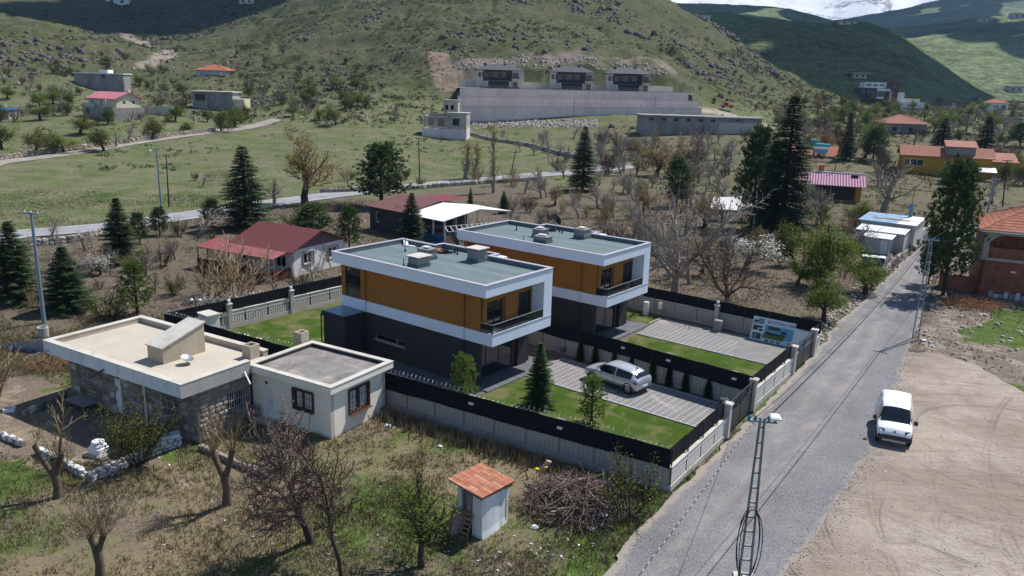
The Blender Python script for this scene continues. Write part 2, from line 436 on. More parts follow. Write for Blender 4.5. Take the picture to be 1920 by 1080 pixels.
# ---------------------------------------------------------------- the land: one sheet, fine near the lens, out to the horizon
def build_terrain():
    th = np.concatenate([np.linspace(-180, -46, 46, endpoint=False), np.linspace(-46, 46, 560), np.linspace(46, 180, 47)[1:]])
    rr = np.concatenate([[0.0], np.geomspace(10, 900, 560), np.geomspace(930, 4400, 40)])
    TH, RR = np.meshgrid(R(1)*th, rr)
    X, Y = RR*np.sin(TH), RR*np.cos(TH)
    Z = T(X, Y)
    nr, nc = X.shape
    V = np.stack([X, Y, Z], -1).reshape(-1, 3)
    i, j = np.meshgrid(np.arange(nr-1), np.arange(nc-1), indexing='ij')
    F = np.stack([i*nc+j, i*nc+j+1, (i+1)*nc+j+1, (i+1)*nc+j], -1).reshape(-1, 4)[:, ::-1]
    me = np_mesh('terrain', V, F, M['ground'], True)
    x, y, z = V.T
    n1, n2 = fbm(x/30, y/30, 21), fbm(x/7, y/7, 23)
    rgb = np.empty((len(x), 3)); mixv = np.zeros((len(x), 3))
    straw, field, earth, hillc, rubble = map(np.array, ((.185, .15, .09), (.165, .155, .095), (.118, .09, .068), (.1, .095, .052), (.29, .245, .2)))
    rgb[:] = straw
    mixv[:, 0] = .34 + .5*sstep(.3, .68, fbm(x/6, y/6, 27)); mixv[:, 1] = .16 + .5*sstep(.42, .75, fbm(x/4.5, y/4.5, 29))
    yf = yflat(x)
    def paint(w, c, g, d):
        w = np.clip(w, 0, 1)
        rgb[:] = rgb*(1-w[:, None]) + c*w[:, None]; mixv[:, 0] = mixv[:, 0]*(1-w) + g*w; mixv[:, 1] = mixv[:, 1]*(1-w) + d*w
    wob = (n2-.5)*6
    wx, wy = x + (fbm(x/2.2, y/2.2, 61)-.5)*5, y + (fbm(x/2.2, y/2.2, 67)-.5)*5
    paint(sstep(48, 60, y + wob - .25*x), earth, .42, .7)                       # orchards behind the houses
    paint(sstep(85, 110, y + wob)*sstep(-5, 25, x), earth, .42, .55)
    paint(sstep(-8, 8, y - yf + wob), field, .52, .36)                           # meadow past the asphalt road
    paint(sstep(9, 20, z + wob), hillc, .6, .46)                                # hill slopes
    mixv[:, 2] = sstep(9, 22, z + wob)
    paint(sstep(140, 165, y + wob)*sstep(268, 240, y)*sstep(0, 22, x - .02*y + wob)*.8, np.array((.15, .118, .082)), .46, .5)
    right = in_poly(wx, wy, g2((1705,655),(1735,560),(1770,470),(1960,440),(2500,500),(2700,900),(1920,745),(1830,690)))
    paint(right*1.0, rubble, .33, .7)
    gl = in_poly(wx, wy, g2((1820,640),(1860,585),(2000,570),(2100,640),(1920,655)))
    paint(gl*sstep(.35, .5, n2), np.array((.13, .17, .05)), .85, .1)
    cut = sstep(6, 2, np.abs(dist_poly(x, y, [tuple(at_y(835, 110, 305)[:2]), tuple(at_y(1245, 118, 318)[:2])])) - 1.5) * (z > 15)
    paint(cut*sstep(.3, .6, n2), np.array((.21, .17, .145)), .3, .5)
    cutl = sstep(5, 2, dist_poly(x, y, [tuple(P(822, 105)[:2]), tuple(P(838, 160)[:2])])); paint(cutl, np.array((.4, .29, .2)), 0, .8)
    path = sstep(5, 2.5, dist_poly(x, y, [tuple(P(*q)[:2]) for q in ((230,62),(270,84),(322,100),(300,112),(275,122))])); paint(path, np.array((.26, .22, .18)), .0, .4)
    dr = sstep(4, 2, dist_poly(x, y, [tuple(P(*q)[:2]) for q in ((1312,205),(1360,213),(1410,228),(1440,240))])); paint(dr, np.array((.4, .33, .27)), 0, .5)
    yard = in_poly(wx, wy, g2((-100,700),(60,690),(330,800),(330,880),(120,860),(-100,820)))
    paint(yard*.9, np.array((.3, .235, .17)), .2, .8)
    vcol(me, rgb); vcol(me, mixv, 'Mix')
    o = link('terrain', me); tag(o, kind='structure'); return o
build_terrain()

def sheet(name, poly, z, mat, kind='structure', jit=0.0, seed=1, sub=1.0):
    """flat sheet with a finely broken, uneven outline"""
    pts = []
    n = len(poly)
    for i in range(n):
        a, b = np.array(poly[i][:2]), np.array(poly[(i+1) % n][:2]); L = np.linalg.norm(b-a); k = max(1, int(L/sub))
        nrm = np.array([-(b-a)[1], (b-a)[0]])/(L+1e-9)
        for q in range(k):
            p = a + (b-a)*q/k
            if jit: p = p + nrm*jit*2*(float(fbm(p[0]*1.1, p[1]*1.1, seed, 3))-.5)
            pts.append(p)
    bm = bmesh.new()
    vs_ = [bm.verts.new((p[0], p[1], z)) for p in pts]
    f = bm.faces.new(vs_)
    if f.calc_area() and f.normal.z < 0: f.normal_flip()
    bmesh.ops.triangulate(bm, faces=[f])
    bmesh.ops.recalc_face_normals(bm, faces=bm.faces)
    me = bpy.data.meshes.new(name); bm.to_mesh(me); bm.free(); me.materials.append(mat)
    if me.polygons[0].normal.z < 0: me.flip_normals()
    o = link(name, me); tag(o, kind=kind); return o
def resample(pts, n):
    p = np.array(pts); d = np.concatenate([[0], np.cumsum(np.hypot(*np.diff(p, axis=0).T))]); s = np.linspace(0, d[-1], n)
    return np.stack([np.interp(s, d, p[:, 0]), np.interp(s, d, p[:, 1])], 1), d[-1]
def strip(name, L, Rr, z, mat, n=160, m=12, jl=0.0, jr=0.0, follow=False):
    l, ll = resample(L, n); r, _ = resample(Rr, n)
    k = np.arange(n)
    l = l + (fbm(k*.13, k*0+3.3, 5)[:, None]-.5)*2*jl*np.array([1, .3]); r = r + (fbm(k*.13, k*0+7.7, 6)[:, None]-.5)*2*jr*np.array([1, .3])
    s = np.linspace(0, 1, m)
    XY = l[:, None]*(1-s[None, :, None]) + r[:, None]*s[None, :, None]
    Zz = T(XY[..., 0], XY[..., 1], False) + z + .05 if follow else np.full(XY.shape[:2], z)
    V = np.concatenate([XY, Zz[..., None]], -1).reshape(-1, 3)
    i, j = np.meshgrid(np.arange(n-1), np.arange(m-1), indexing='ij')
    F = np.stack([i*m+j, i*m+j+1, (i+1)*m+j+1, (i+1)*m+j], -1).reshape(-1, 4)
    me = np_mesh(name, V, F, mat, True)
    uvl = me.uv_layers.new(name='UVMap')
    uvv = np.stack([np.tile(s, n), np.repeat(np.linspace(0, ll, n), m)], 1)
    uvl.data.foreach_set('uv', uvv[F.ravel()].astype(np.float32).ravel())
    o = link(name, me); tag(o, kind='structure'); return o
sheet('sand_lot', SAND, .004, M['sand'], jit=.35, seed=4)
strip('gravel_road', ROAD_L, ROAD_R, .010, M['gravel'], 620, 12, jl=.45, jr=.6)
# the lane bends right behind the big pine
strip('gravel_road_bend', g2((1733,458),(1745,446),(1790,428),(1860,410),(1960,392)), g2((1780,462),(1800,455),(1840,440),(1890,425),(1980,410)), .014, M['gravel'], 60, 8, .3, .3)
def offset_line(pts, d):
    p = np.array(pts, float); t = np.gradient(p, axis=0); t /= np.linalg.norm(t, axis=1)[:, None]
    return [tuple(q) for q in p + np.stack([-t[:, 1], t[:, 0]], 1)*d]
strip('asphalt_road', offset_line(ASPH, 2.9), offset_line(ASPH, -2.9), .02, M['asphalt'], 120, 6, .2, .2, True)
strip('road_edge_line', offset_line(ASPH, -2.35), offset_line(ASPH, -2.5), .026, M['lane'], 120, 2, 0, 0, True)
strip('road_edge_line', offset_line(ASPH, 2.5), offset_line(ASPH, 2.35), .026, M['lane'], 120, 2, 0, 0, True)
t_ = NT('farm_track'); p_ = t_.pos()
M['track'] = t_.done(t_.ramp(t_.noise(p_, .8, 5, .7), [(.3, (.2, .18, .15)), (.7, (.36, .32, .28))]), .95)
strip('farm_track', offset_line(TRACK, 2.0), offset_line(TRACK, -2.0), .05, M['track'], 90, 6, .5, .5, True)

# ---------------------------------------------------------------- far hills and the snow mountain
def hill_material(name, g1, g2_, sc, hz=0):
    t = NT(name); p = t.pos()
    a = t.noise(p, sc, 6, .65, .4); b = t.noise(p, sc*7, 5, .7); cns = t.noise(p, sc*28, 3, .7)
    c = t.ramp(t.math('ADD', t.math('MULTIPLY', a, .45), t.math('MULTIPLY', b, .55)), [(.38, g1), (.5, g2_), (.62, tuple(np.array(g2_)*1.5))])
    c = t.mix(1.0, c, t.ramp(cns, [(.3, .55), (.7, 1.4)]), 'MULTIPLY')
    t.bump(t.math('ADD', a, b), .8, 6)
    return t.done(c, .95, 0, .1)
M['hill_mid'] = hill_material('scrub_hill', (.04, .06, .02), (.12, .145, .055), .02)
M['hill_far'] = hill_material('distant_hill', (.05, .078, .034), (.125, .155, .07), .008)
def hill(name, sil, Y, Yf, vf, mat, rough=10.0, seed=1, deep=1.0, nx=220, ny=90):
    """ridge with outline sil at distance Y, coming down to a foot at Yf"""
    us = np.array([s[0] for s in sil], float); top = np.array([at_y(s[0], s[1], Y) for s in sil])
    fu = np.array([s[0] for s in vf], float); ft = np.array([at_y(s[0], s[1], Yf) for s in vf])
    u = np.linspace(us[0], us[-1], nx)
    tx, tz = np.interp(u, us, top[:, 0]), np.interp(u, us, top[:, 2])
    fx, fz = np.interp(u, fu, ft[:, 0]), np.interp(u, fu, ft[:, 2])
    s = np.linspace(0, 2, ny)
    X = np.empty((ny, nx)); Yy = np.empty((ny, nx)); Z = np.empty((ny, nx))
    for i, k in enumerate(s):
        if k <= 1:
            e = k; X[i] = fx*(1-e) + tx*e; Yy[i] = Yf*(1-e) + Y*e; Z[i] = fz*(1-e) + tz*(.25*e + .75*math.sin(e*math.pi/2)) - fz*0 + fz*0
            Z[i] = fz + (tz-fz)*(.45*e + .55*math.sin(e*math.pi/2))
        else:
            e = k-1; X[i] = tx*(1 + e*.3); Yy[i] = Y + (Y-Yf)*e*deep; Z[i] = tz*(1-e**1.5) + fz*e**1.5 - 20*e
    wgt = np.clip(np.minimum(s*2, 1), 0, 1)[:, None]
    Z += wgt*rough*((fbm(X/(rough*12), Yy/(rough*12), seed)-.5)*1.5 + (fbm(X/(rough*2.5), Yy/(rough*2.5), seed+9, 3)-.5)*.5)
    i, j = np.meshgrid(np.arange(ny-1), np.arange(nx-1), indexing='ij')
    F = np.stack([i*nx+j, i*nx+j+1, (i+1)*nx+j+1, (i+1)*nx+j], -1).reshape(-1, 4)
    o = link(name, np_mesh(name, np.stack([X, Yy, Z], -1).reshape(-1, 3), F, mat, True)); tag(o, kind='structure'); return o
HILL2 = hill('hill', [(1100,60),(1230,25),(1330,30),(1450,33),(1560,38),(1625,42),(1700,78),(1760,118),(1820,158),(1880,188),(1960,205),(2100,225)], 760, 500,
     [(1100,205),(1500,205),(1700,205),(1900,212),(2100,235)], M['hill_mid'], 7.0, 31)
HILL3 = hill('hill', [(1500,90),(1600,62),(1700,48),(1800,38),(1860,28),(1960,25),(2100,10),(2400,-20)], 1450, 800, [(1500,190),(1800,192),(1960,195),(2400,200)], M['hill_far'], 14.0, 41)
HILL4 = hill('hill', [(900,30),(1150,5),(1280,2),(1400,8),(1480,18),(1560,40),(1640,62),(1760,90),(1900,120)], 1900, 1100, [(900,180),(1500,180),(1900,190)], M['hill_far'], 16.0, 51)
HILL5 = hill('hill', [(1300,60),(1480,42),(1580,36),(1650,24),(1700,12),(1760,0),(1850,-25),(2000,-50),(2400,-70)], 3600, 2000, [(1300,170),(1900,180),(2400,185)], M['hill_far'], 30.0, 61)
HILL6 = hill('hill', [(-700,-60),(-200,-30),(0,-14),(200,-8),(400,-20),(700,-60),(1000,-90)], 1100, 760, [(-700,60),(0,60),(500,50),(1000,60)], M['hill_mid'], 9.0, 71)
t_ = NT('snow_mountain'); p_ = t_.pos()
sn = t_.ramp(t_.math('ADD', t_.math('MULTIPLY', t_.noise(t_.mapping(p_, (1, .4, 1.6)), .0022, 7, .68, .8), .7), t_.math('MULTIPLY', t_.noise(p_, .02, 4), .3)), [(.44, (.8, .82, .86)), (.54, (.7, .73, .78)), (.6, (.17, .16, .17))])
M['snow'] = t_.done(sn, .7, 0, .2)
hill('mountain', [(700,20),(1100,-30),(1350,-25),(1480,-15),(1560,-22),(1640,-60),(1720,-50),(1800,-70),(2100,-90),(2600,-40)], 10500, 7200, [(700,150),(1500,150),(2600,165)], M['snow'], 130.0, 81)
# ================================================================ SHARED BUILDING HELPERS
M['white'] = plain('white_stucco', (.72, .78, .87), .04, .6, .75, bump=.1, bscale=60, dirt=(.64, .69, .77))
M['orange'] = plain('ochre_render', (.31, .125, .024), .1, .8, .85, bump=.15, bscale=70)
M['dark'] = plain('charcoal_render', (.04, .04, .041), .12, .7, .8, bump=.1, bscale=70)
M['felt'] = plain('roof_felt', (.125, .165, .172), .16, .5, .9, bump=.25, bscale=40, fine=30)
M['felt_b'] = plain('roof_felt_worn', (.142, .182, .186), .16, .4, .9, bump=.25, bscale=40, fine=30)
M['coping'] = plain('metal_coping', (.42, .4, .43), .08, 1, .5, spec=.5)
M['conc'] = plain('concrete', (.4, .385, .35), .22, .7, .9, bump=.2, bscale=18, dirt=(.2, .19, .17))
M['conc_lt'] = plain('pale_concrete', (.52, .49, .43), .14, .9, .9, bump=.15, bscale=20, dirt=(.33, .3, .26))
M['conc_dk'] = plain('grey_concrete', (.27, .262, .25), .25, .6, .9, bump=.25, bscale=14, dirt=(.13, .125, .12))
M['black'] = plain('black_metal', (.018, .018, .02), .2, 3, .45, spec=.5)
M['mesh'] = plain('shade_netting', (.012, .014, .018), .4, 4, .9, bump=.6, bscale=50, spec=.15)
M['steel'] = plain('galvanised_steel', (.36, .38, .4), .14, 2, .45, .7, spec=.5)
M['whitemet'] = plain('white_metal', (.75, .75, .74), .06, 2, .4, spec=.5)
M['pvc'] = plain('white_plastic', (.75, .76, .78), .05, 2, .35, spec=.5)
M['wood'] = plain('old_timber', (.24, .16, .1), .3, 2, .85, bump=.3, bscale=16)
M['greywood'] = plain('weathered_board', (.27, .25, .23), .25, 2, .9, bump=.3, bscale=16)
M['redbrown'] = plain('brown_paint', (.09, .04, .028), .2, 2, .6)
t_ = NT('window_glass')
M['glass'] = t_.done((.012, .016, .02), .04, 0, .6)
t_ = NT('smoked_glass')
M['smoke'] = t_.done((.02, .02, .022), .06, 0, .6); t_.b.inputs['Alpha'].default_value = .8
t_ = NT('curtain'); M['curtain'] = t_.done((.55, .56, .58), .9)

def wall_grid(mb, o, dx, nrm, L, z0, z1, th, holes=()):
    """upright wall from o along dx with rectangular openings (s0, s1, z0, z1)"""
    o, dx, nrm = np.array(o, float), np.array(dx, float), np.array(nrm, float)
    ss = sorted({0.0, float(L), *[h[0] for h in holes], *[h[1] for h in holes]}); zs = sorted({z0, z1, *[h[2] for h in holes], *[h[3] for h in holes]})
    pt = lambda s, z, d: (*(o + dx*s + nrm*d), z)
    def hole(s, z): return any(h[0] < s < h[1] and h[2] < z < h[3] for h in holes)
    for a, b in zip(ss[:-1], ss[1:]):
        for c, d in zip(zs[:-1], zs[1:]):
            if hole((a+b)/2, (c+d)/2): continue
            mb.quad(pt(a,c,0), pt(b,c,0), pt(b,d,0), pt(a,d,0)); mb.quad(pt(b,c,-th), pt(a,c,-th), pt(a,d,-th), pt(b,d,-th))
    for a, b, c, d in list(holes):
        mb.quad(pt(a,c,0), pt(a,d,0), pt(a,d,-th), pt(a,c,-th)); mb.quad(pt(b,d,0), pt(b,c,0), pt(b,c,-th), pt(b,d,-th))
        mb.quad(pt(b,c,0), pt(a,c,0), pt(a,c,-th), pt(b,c,-th)); mb.quad(pt(a,d,0), pt(b,d,0), pt(b,d,-th), pt(a,d,-th))
    mb.quad(pt(0,z0,0), pt(0,z1,0), pt(0,z1,-th), pt(0,z0,-th)); mb.quad(pt(L,z1,0), pt(L,z0,0), pt(L,z0,-th), pt(L,z1,-th))
    mb.quad(pt(0,z1,0), pt(L,z1,0), pt(L,z1,-th), pt(0,z1,-th))
def window(parent, o, dx, nrm, s0, s1, z0, z1, frame, pane, fw=.06, mull=(.5,), tr=(), inset=.09, name='window', curtain=None):
    o, dx, nrm = np.array(o, float), np.array(dx, float), np.array(nrm, float)
    pt = lambda s, z, d=-inset: np.array([*(o + dx*s + nrm*d), z])
    m = MB(); h = fw/2
    m.beam(pt(s0, z0+h), pt(s1, z0+h), fw, fw); m.beam(pt(s0, z1-h), pt(s1, z1-h), fw, fw)
    for s in (s0+h, s1-h): m.beam(pt(s, z0+fw), pt(s, z1-fw), fw, fw)
    for q in mull: m.beam(pt(s0+(s1-s0)*q, z0+fw), pt(s0+(s1-s0)*q, z1-fw), fw, fw)
    for q in tr: m.beam(pt(s0+fw, z0+(z1-z0)*q), pt(s1-fw, z0+(z1-z0)*q), fw*.7, fw*.7)
    f = m.build(name, frame, parent)
    e = .012
    m = MB().slab(pt(s0+e,z0+e,-inset), pt(s1-e,z0+e,-inset), pt(s1-e,z1-e,-inset), pt(s0+e,z1-e,-inset), .012)
    m.build('pane', pane, f)
    if curtain is not None:
        m = MB(); n = 14
        for q0, q1 in curtain:
            a0, a1 = s0+(s1-s0)*q0, s0+(s1-s0)*q1
            xs = np.linspace(a0, a1, n); ds = -inset + .008 + .006*np.sin(np.arange(n)*2.2)
            for i in range(n-1): m.quad(pt(xs[i], z0+.06, ds[i]), pt(xs[i+1], z0+.06, ds[i+1]), pt(xs[i+1], z1-.06, ds[i+1]), pt(xs[i], z1-.06, ds[i]))
        m.build('curtain', M['curtain'], f)
    return f
def inset_poly(poly, t):
    n = len(poly); out = []
    for i in range(n):
        p0, p1, p2 = [np.array(poly[k % n][:2], float) for k in (i-1, i, i+1)]
        d1 = (p1-p0)/np.linalg.norm(p1-p0); d2 = (p2-p1)/np.linalg.norm(p2-p1)
        n1 = np.array([-d1[1], d1[0]]); n2 = np.array([-d2[1], d2[0]])
        q = (n1+n2); q = q/(1 + n1@n2)
        out.append(tuple(p1 + q*t))
    return out
def ring(mb, poly, t_in, z0, z1, t_out=0.0):
    a, b = inset_poly(poly, -t_out), inset_poly(poly, t_in); n = len(poly)
    vs = [(*p, z0) for p in a] + [(*p, z0) for p in b] + [(*p, z1) for p in a] + [(*p, z1) for p in b]
    fs = []
    for i in range(n):
        j = (i+1) % n
        fs += [(i, j, 2*n+j, 2*n+i), (n+j, n+i, 3*n+i, 3*n+j), (2*n+i, 2*n+j, 3*n+j, 3*n+i), (j, i, n+i, n+j)]
    mb.add(vs, fs); return mb
def dish(parent, base, r, aim, mat, name='satellite_dish', h=.9, tilt=.5):
    """satellite dish on a short mast"""
    m = MB(); n = 20; k = 5
    a = np.array([math.cos(aim)*math.cos(tilt), math.sin(aim)*math.cos(tilt), math.sin(tilt)]); x = np.array([-math.sin(aim), math.cos(aim), 0]); y = np.cross(a, x)
    c = np.array(base, float) + np.array([0, 0, h])
    vs, fs = [], []
    for j in range(k+1):
        q = j/k
        for i in range(n):
            t = 2*math.pi*i/n; vs.append(c + (x*math.cos(t) + y*math.sin(t))*r*q + a*(.22*r*q*q))
    for j in range(k):
        for i in range(n): fs.append((j*n+i, j*n+(i+1) % n, (j+1)*n+(i+1) % n, (j+1)*n+i))
    m.add(vs, fs)
    d = m.build(name, mat, parent, True)
    m = MB().tube([base, c - a*.06], .025, 6); m.box(base[0]-.12, base[0]+.12, base[1]-.12, base[1]+.12, base[2]-.02, base[2]+.02)
    m.build('mast', M['steel'], d)
    f = c + a*r*.95 - y*r*.2
    m = MB().tube([c - y*r*.9 + a*.15*r, f], .012, 4).tube([f, f + a*.1], .04, 6); m.build('feed_arm', M['steel'], d)
    return d
X2, Y2 = (1., 0.), (0., 1.)

# ================================================================ THE TWO VILLAS
PHI = R(37.6)
O1 = (-1.561, 46.202, 0.0); O2 = (6.555, 55.978, 0.03)
def LW(a, b, z=0.0):            # lot frame of the first villa -> world
    c, s = math.cos(PHI), math.sin(PHI)
    return np.array([O1[0] + a*c + b*s, O1[1] - a*s + b*c, z])
ROOFP = [(-14.16, 0), (0, 0), (0, 6.96), (-5.3, 6.96), (-5.3, 7.85), (-10.75, 7.85), (-10.75, 6.96), (-14.16, 6.96)]
def chimney(v, x0, x1, y0, y1, h, zd, flat=True, stub=False):
    c = MB().cbox(x0, x1, y0, y1, zd, zd+h, .015).build('chimney', M['conc_dk'], v)
    MB().box(x0-.03, x1+.03, y0-.03, y1+.03, zd-.002, zd+.24).build('flashing', M['felt'], c)
    if flat: MB().cbox(x0-.13, x1+.13, y0-.13, y1+.13, zd+h+.09, zd+h+.16, .015).build('cap', M['conc_lt'], c)
    else:
        MB().box(x0-.04, x1+.04, y0-.04, y1+.04, zd+h, zd+h+.05).build('cap', M['conc_dk'], c)
        MB().box(x0+.2, x1-.3, y0+.25, y1-.25, zd+h+.13, zd+h+.17).build('lid', M['whitemet'], c)
    for x in (x0+.08, x1-.08):
        for y in (y0+.08, y1-.08): MB().box(x-.04, x+.04, y-.04, y+.04, zd+h, zd+h+.1).build('cap_block', M['conc_dk'], c)
    return c
def villa(origin, label, second):
    v = empty('villa', origin, -PHI, label, 'house', 'twin flat-roofed villas')
    # upper slab with parapet
    m = MB().prism(ROOFP, 6.21, 6.66); m.build('roof_slab', M['white'], v)
    ring(MB(), ROOFP, .2, 6.655, 6.985).build('parapet', M['white'], v)
    ring(MB(), inset_poly(ROOFP, .2), .012, 6.665, 6.96).build('parapet_lining', M['felt'], v)
    ring(MB(), ROOFP, .23, 6.985, 7.015, .05).build('coping', M['coping'], v)
    # felt laid in lapped strips
    n = 8; ys = np.linspace(.215, 6.745, n+1)
    for i in range(n):
        z = 6.672 + .006*(i % 2); y1 = ys[i+1] + (.05 if i < n-1 else 0)
        MB().slab((-13.94, ys[i], z), (-.22, ys[i], z), (-.22, y1, z+.004), (-13.94, y1, z+.004), .01).build('felt_strip', M['felt' if i % 2 else 'felt_b'], v)
    MB().slab((-10.53, 6.8, 6.685), (-5.52, 6.8, 6.685), (-5.52, 7.63, 6.685), (-10.53, 7.63, 6.685), .01).build('felt_strip', M['felt_b'], v)
    # first-floor band
    MB().box(-14.07, 0, .735, 6.96, 2.954, 3.754).build('floor_band', M['white'], v)
    m = MB()
    for y in (.71, 6.97): pass
    m.box(-14.09, .03, .71, .735, 3.725, 3.757); m.box(0, .03, .735, 6.985, 3.725, 3.757); m.build('band_sill', M['coping'], v)
    MB().box(-1.0, -.002, 6.05, 6.96, 3.756, 6.208).build('frame_column', M['white'], v)
    # ochre upper storey
    m = MB()
    wall_grid(m, (-14.03, .745), X2, (0, -1), 13.03, 3.755, 6.209, .25, [(.4, 2.0, 3.80, 5.86)])
    wall_grid(m, (-1.0, .746), Y2, (1, 0), 5.9, 3.756, 6.208, .25, [(.62, 2.2, 3.82, 5.52), (3.85, 5.2, 3.82, 5.52)])
    m.box(-14.02, -1.26, 6.7, 6.94, 3.756, 6.208); m.box(-14.025, -13.8, 1.0, 6.7, 3.757, 6.207)
    m.build('upper_wall', M['orange'], v)
    w = window(v, (-14.03, .745), X2, (0, -1), .4, 2.0, 4.5, 5.86, M['black'], M['glass'], .07, (.55,))
    MB().box(-13.63, -12.03, .77, .8, 3.8, 4.46).build('glass_guard', M['smoke'], v)
    MB().beam((-13.63, .76, 4.46), (-12.03, .76, 4.46), .05).build('guard_rail', M['black'], v)
    for s0, s1 in ((.62, 2.2), (3.85, 5.2)):
        window(v, (-1.0, .746), Y2, (1, 0), s0, s1, 3.82, 5.52, M['black'], M['glass'], .06, (.5,), (.62,) if s0 < 1 else (), .1)
        MB().box(-1.0, -.995, .746+s1+.02, .746+s1+.32, 3.8, 5.55).build('shutter', M['redbrown'], v)
    # rain pipes
    for x in (-11.5, -2.33):
        p = MB().tube([(x, .68, 6.2), (x, .68, 3.82)], .05, 8).build('rain_pipe', M['orange'], v, True)
        MB().tube([(x, .68, 3.82), (x, .66, 3.74), (x, .66, 2.95)], .05, 8).build('white_length', M['white'], p, True)
        MB().tube([(x, .66, 2.95), (x, .68, 2.8), (x, .68, .05)], .05, 8).build('dark_length', M['dark'], p, True)
    # balcony guard of smoked glass
    g_ = MB()
    for (a, b) in (((-1.0, .775), (-.04, .775)), ((-.04, .775), (-.04, 6.05))):
        a, b = np.array(a), np.array(b); L = np.linalg.norm(b-a); k = max(1, round(L/1.3))
        for i in range(k):
            p, q = a + (b-a)*(i+.02)/k, a + (b-a)*(i+.98)/k
            MB().slab((*p, 3.77), (*q, 3.77), (*q, 4.3), (*p, 4.3), .012).build('glass_guard', M['smoke'], v)
        for i in range(k+1):
            p = a + (b-a)*i/k; MB().beam((*p, 3.75), (*p, 4.33), .03).build('guard_post', M['black'], v)
    MB().beam((-1.0, .775, 4.345), (-.02, .775, 4.345), .05, .04).beam((-.04, .75, 4.345), (-.04, 6.05, 4.345), .05, .04).build('handrail', M['steel'], v)
    # charcoal ground floor
    m = MB()
    wall_grid(m, (-14.03, .75), X2, (0, -1), 13.0, -.02, 2.953, .25, [(3.42, 6.3, 1.14, 1.56)])
    m.box(-14.03, -13.78, 1.0, 6.9, -.02, 2.952); m.box(-13.78, -1.7, 6.65, 6.9, -.02, 2.952)
    m.box(-1.95, -1.55, 5.43, 6.42, -.02, 2.952); m.box(-1.94, -1.6, 1.0, 5.43, 2.6, 2.951)
    m.build('lower_wall', M['dark'], v)
    MB().box(-13.8, -1.98, 1.0, 6.66, -.01, .1).build('floor', M['conc_dk'], v)
    MB().box(-8.2, -8.0, 1.0, 6.6, .1, 2.95).build('inner_wall', M['conc_lt'], v)
    window(v, (-14.03, .75), X2, (0, -1), 3.42, 6.3, 1.14, 1.56, M['coping'], M['glass'], .05, (.74,))
    MB().box(-10.75, -7.6, .69, .76, 1.08, 1.13).build('window_sill', M['coping'], v)
    f = window(v, (-1.86, 1.0), Y2, (1, 0), 0.02, 4.1, .12, 2.6, M['black'], M['glass'], .06, (.33, .66), (), .0, 'glass_front')
    MB().box(-1.85, -1.8, 5.1, 5.42, .12, 2.6).build('door_reveal', M['redbrown'], v)
    MB().lathe([(.05, 0), (.05, .22), (.03, .25)], 8, (-1.6, .7, 1.9)).build('wall_lamp', M['black'], v)
    # side porch box with metal roof
    m = MB().box(-14.0, -11.75, -1.0, .745, 0, 2.55); pb = m.build('porch', M['dark'], v)
    MB().box(-14.1, -11.65, -1.1, .744, 2.55, 2.9).build('porch_fascia', plain('porch_fascia_paint', (.035, .035, .038), .1), pb)
    MB().slab((-14.05, -1.05, 2.93), (-11.7, -1.05, 2.91), (-11.7, .74, 2.93), (-14.05, .74, 2.95), .02).build('porch_roof', plain('bluish_sheet', (.16, .24, .29), .25, 2, .35, .3, spec=.6), pb)
    MB().tube([(-14.12, -1.12, 2.7), (-14.12, -1.12, 0)], .05, 6).build('rain_pipe', M['black'], pb)
    # things fixed on the roof
    zd = 6.69
    if not second:
        chimney(v, -7.95, -7.0, 1.35, 2.5, .62, zd); chimney(v, -9.2, -8.2, 3.5, 4.45, .72, zd, False)
        chimney(v, -6.3, -5.3, 5.5, 6.5, .82, zd)
        m = MB().slab((-14.0, 6.85, 7.02), (-13.0, 5.95, 6.75), (-12.75, 6.2, 6.75), (-13.7, 7.0, 7.03), .02); m.build('loose_board', M['whitemet'], v)
        m = MB().box(-13.0, -12.3, 6.3, 6.6, 6.69, 6.72); m.build('loose_board', M['whitemet'], v)
        h = MB().box(-10.1, -9.2, 6.0, 6.75, zd, zd+.12).build('roof_hatch', M['black'], v); MB().cbox(-10.15, -9.15, 5.95, 6.8, zd+.12, zd+.17, .02).build('lid', plain('red_lid', (.28, .09, .07), .15), h)
        dish(v, (-9.1, 7.1, zd), .55, R(75), M['black'], tilt=.45)
    else:
        chimney(v, -9.05, -8.1, 3.5, 4.5, .6, zd, False); chimney(v, -7.6, -6.4, 1.75, 2.6, .45, zd, False)
        chimney(v, -6.3, -5.3, 5.5, 6.5, .72, zd, False)
        MB().box(-10.3, -9.4, 6.9, 7.5, zd, zd+.1).build('roof_hatch', M['black'], v)
        dish(v, (-9.4, 7.3, zd), .55, R(75), M['black'], tilt=.45)
    for x, y, h in ((-11.6, 4.7, 1.0 if not second else .45), (-8.2, 6.6, .5), (-8.7, 6.9, .35), (-8.1, 1.1, .55)):
        p = MB().tube([(x, y, zd), (x, y, zd+h)], .045, 8).build('vent_pipe', M['steel'] if h > .5 else M['black'], v)
        MB().tube([(x, y, zd), (x, y, zd+.14)], .075, 8).build('collar', M['black'], p)
    MB().box(-5.2, -4.6, 7.0, 7.9, 6.2, 6.9).build('flue_box', M['white'], v)
    # terrace
    m = MB()
    for i in range(9):
        for j in range(2): m.box(-1.9+j*.95, -.96+j*.95, .45+i*.8, 1.24+i*.8, .0, .11)
    return v
villa(O1, 'flat-roofed ochre and white villa with a red hatch on its roof, behind the silver car', False)
villa(O2, 'flat-roofed ochre and white villa farther back, beside the lot with the leaning signboard', True)

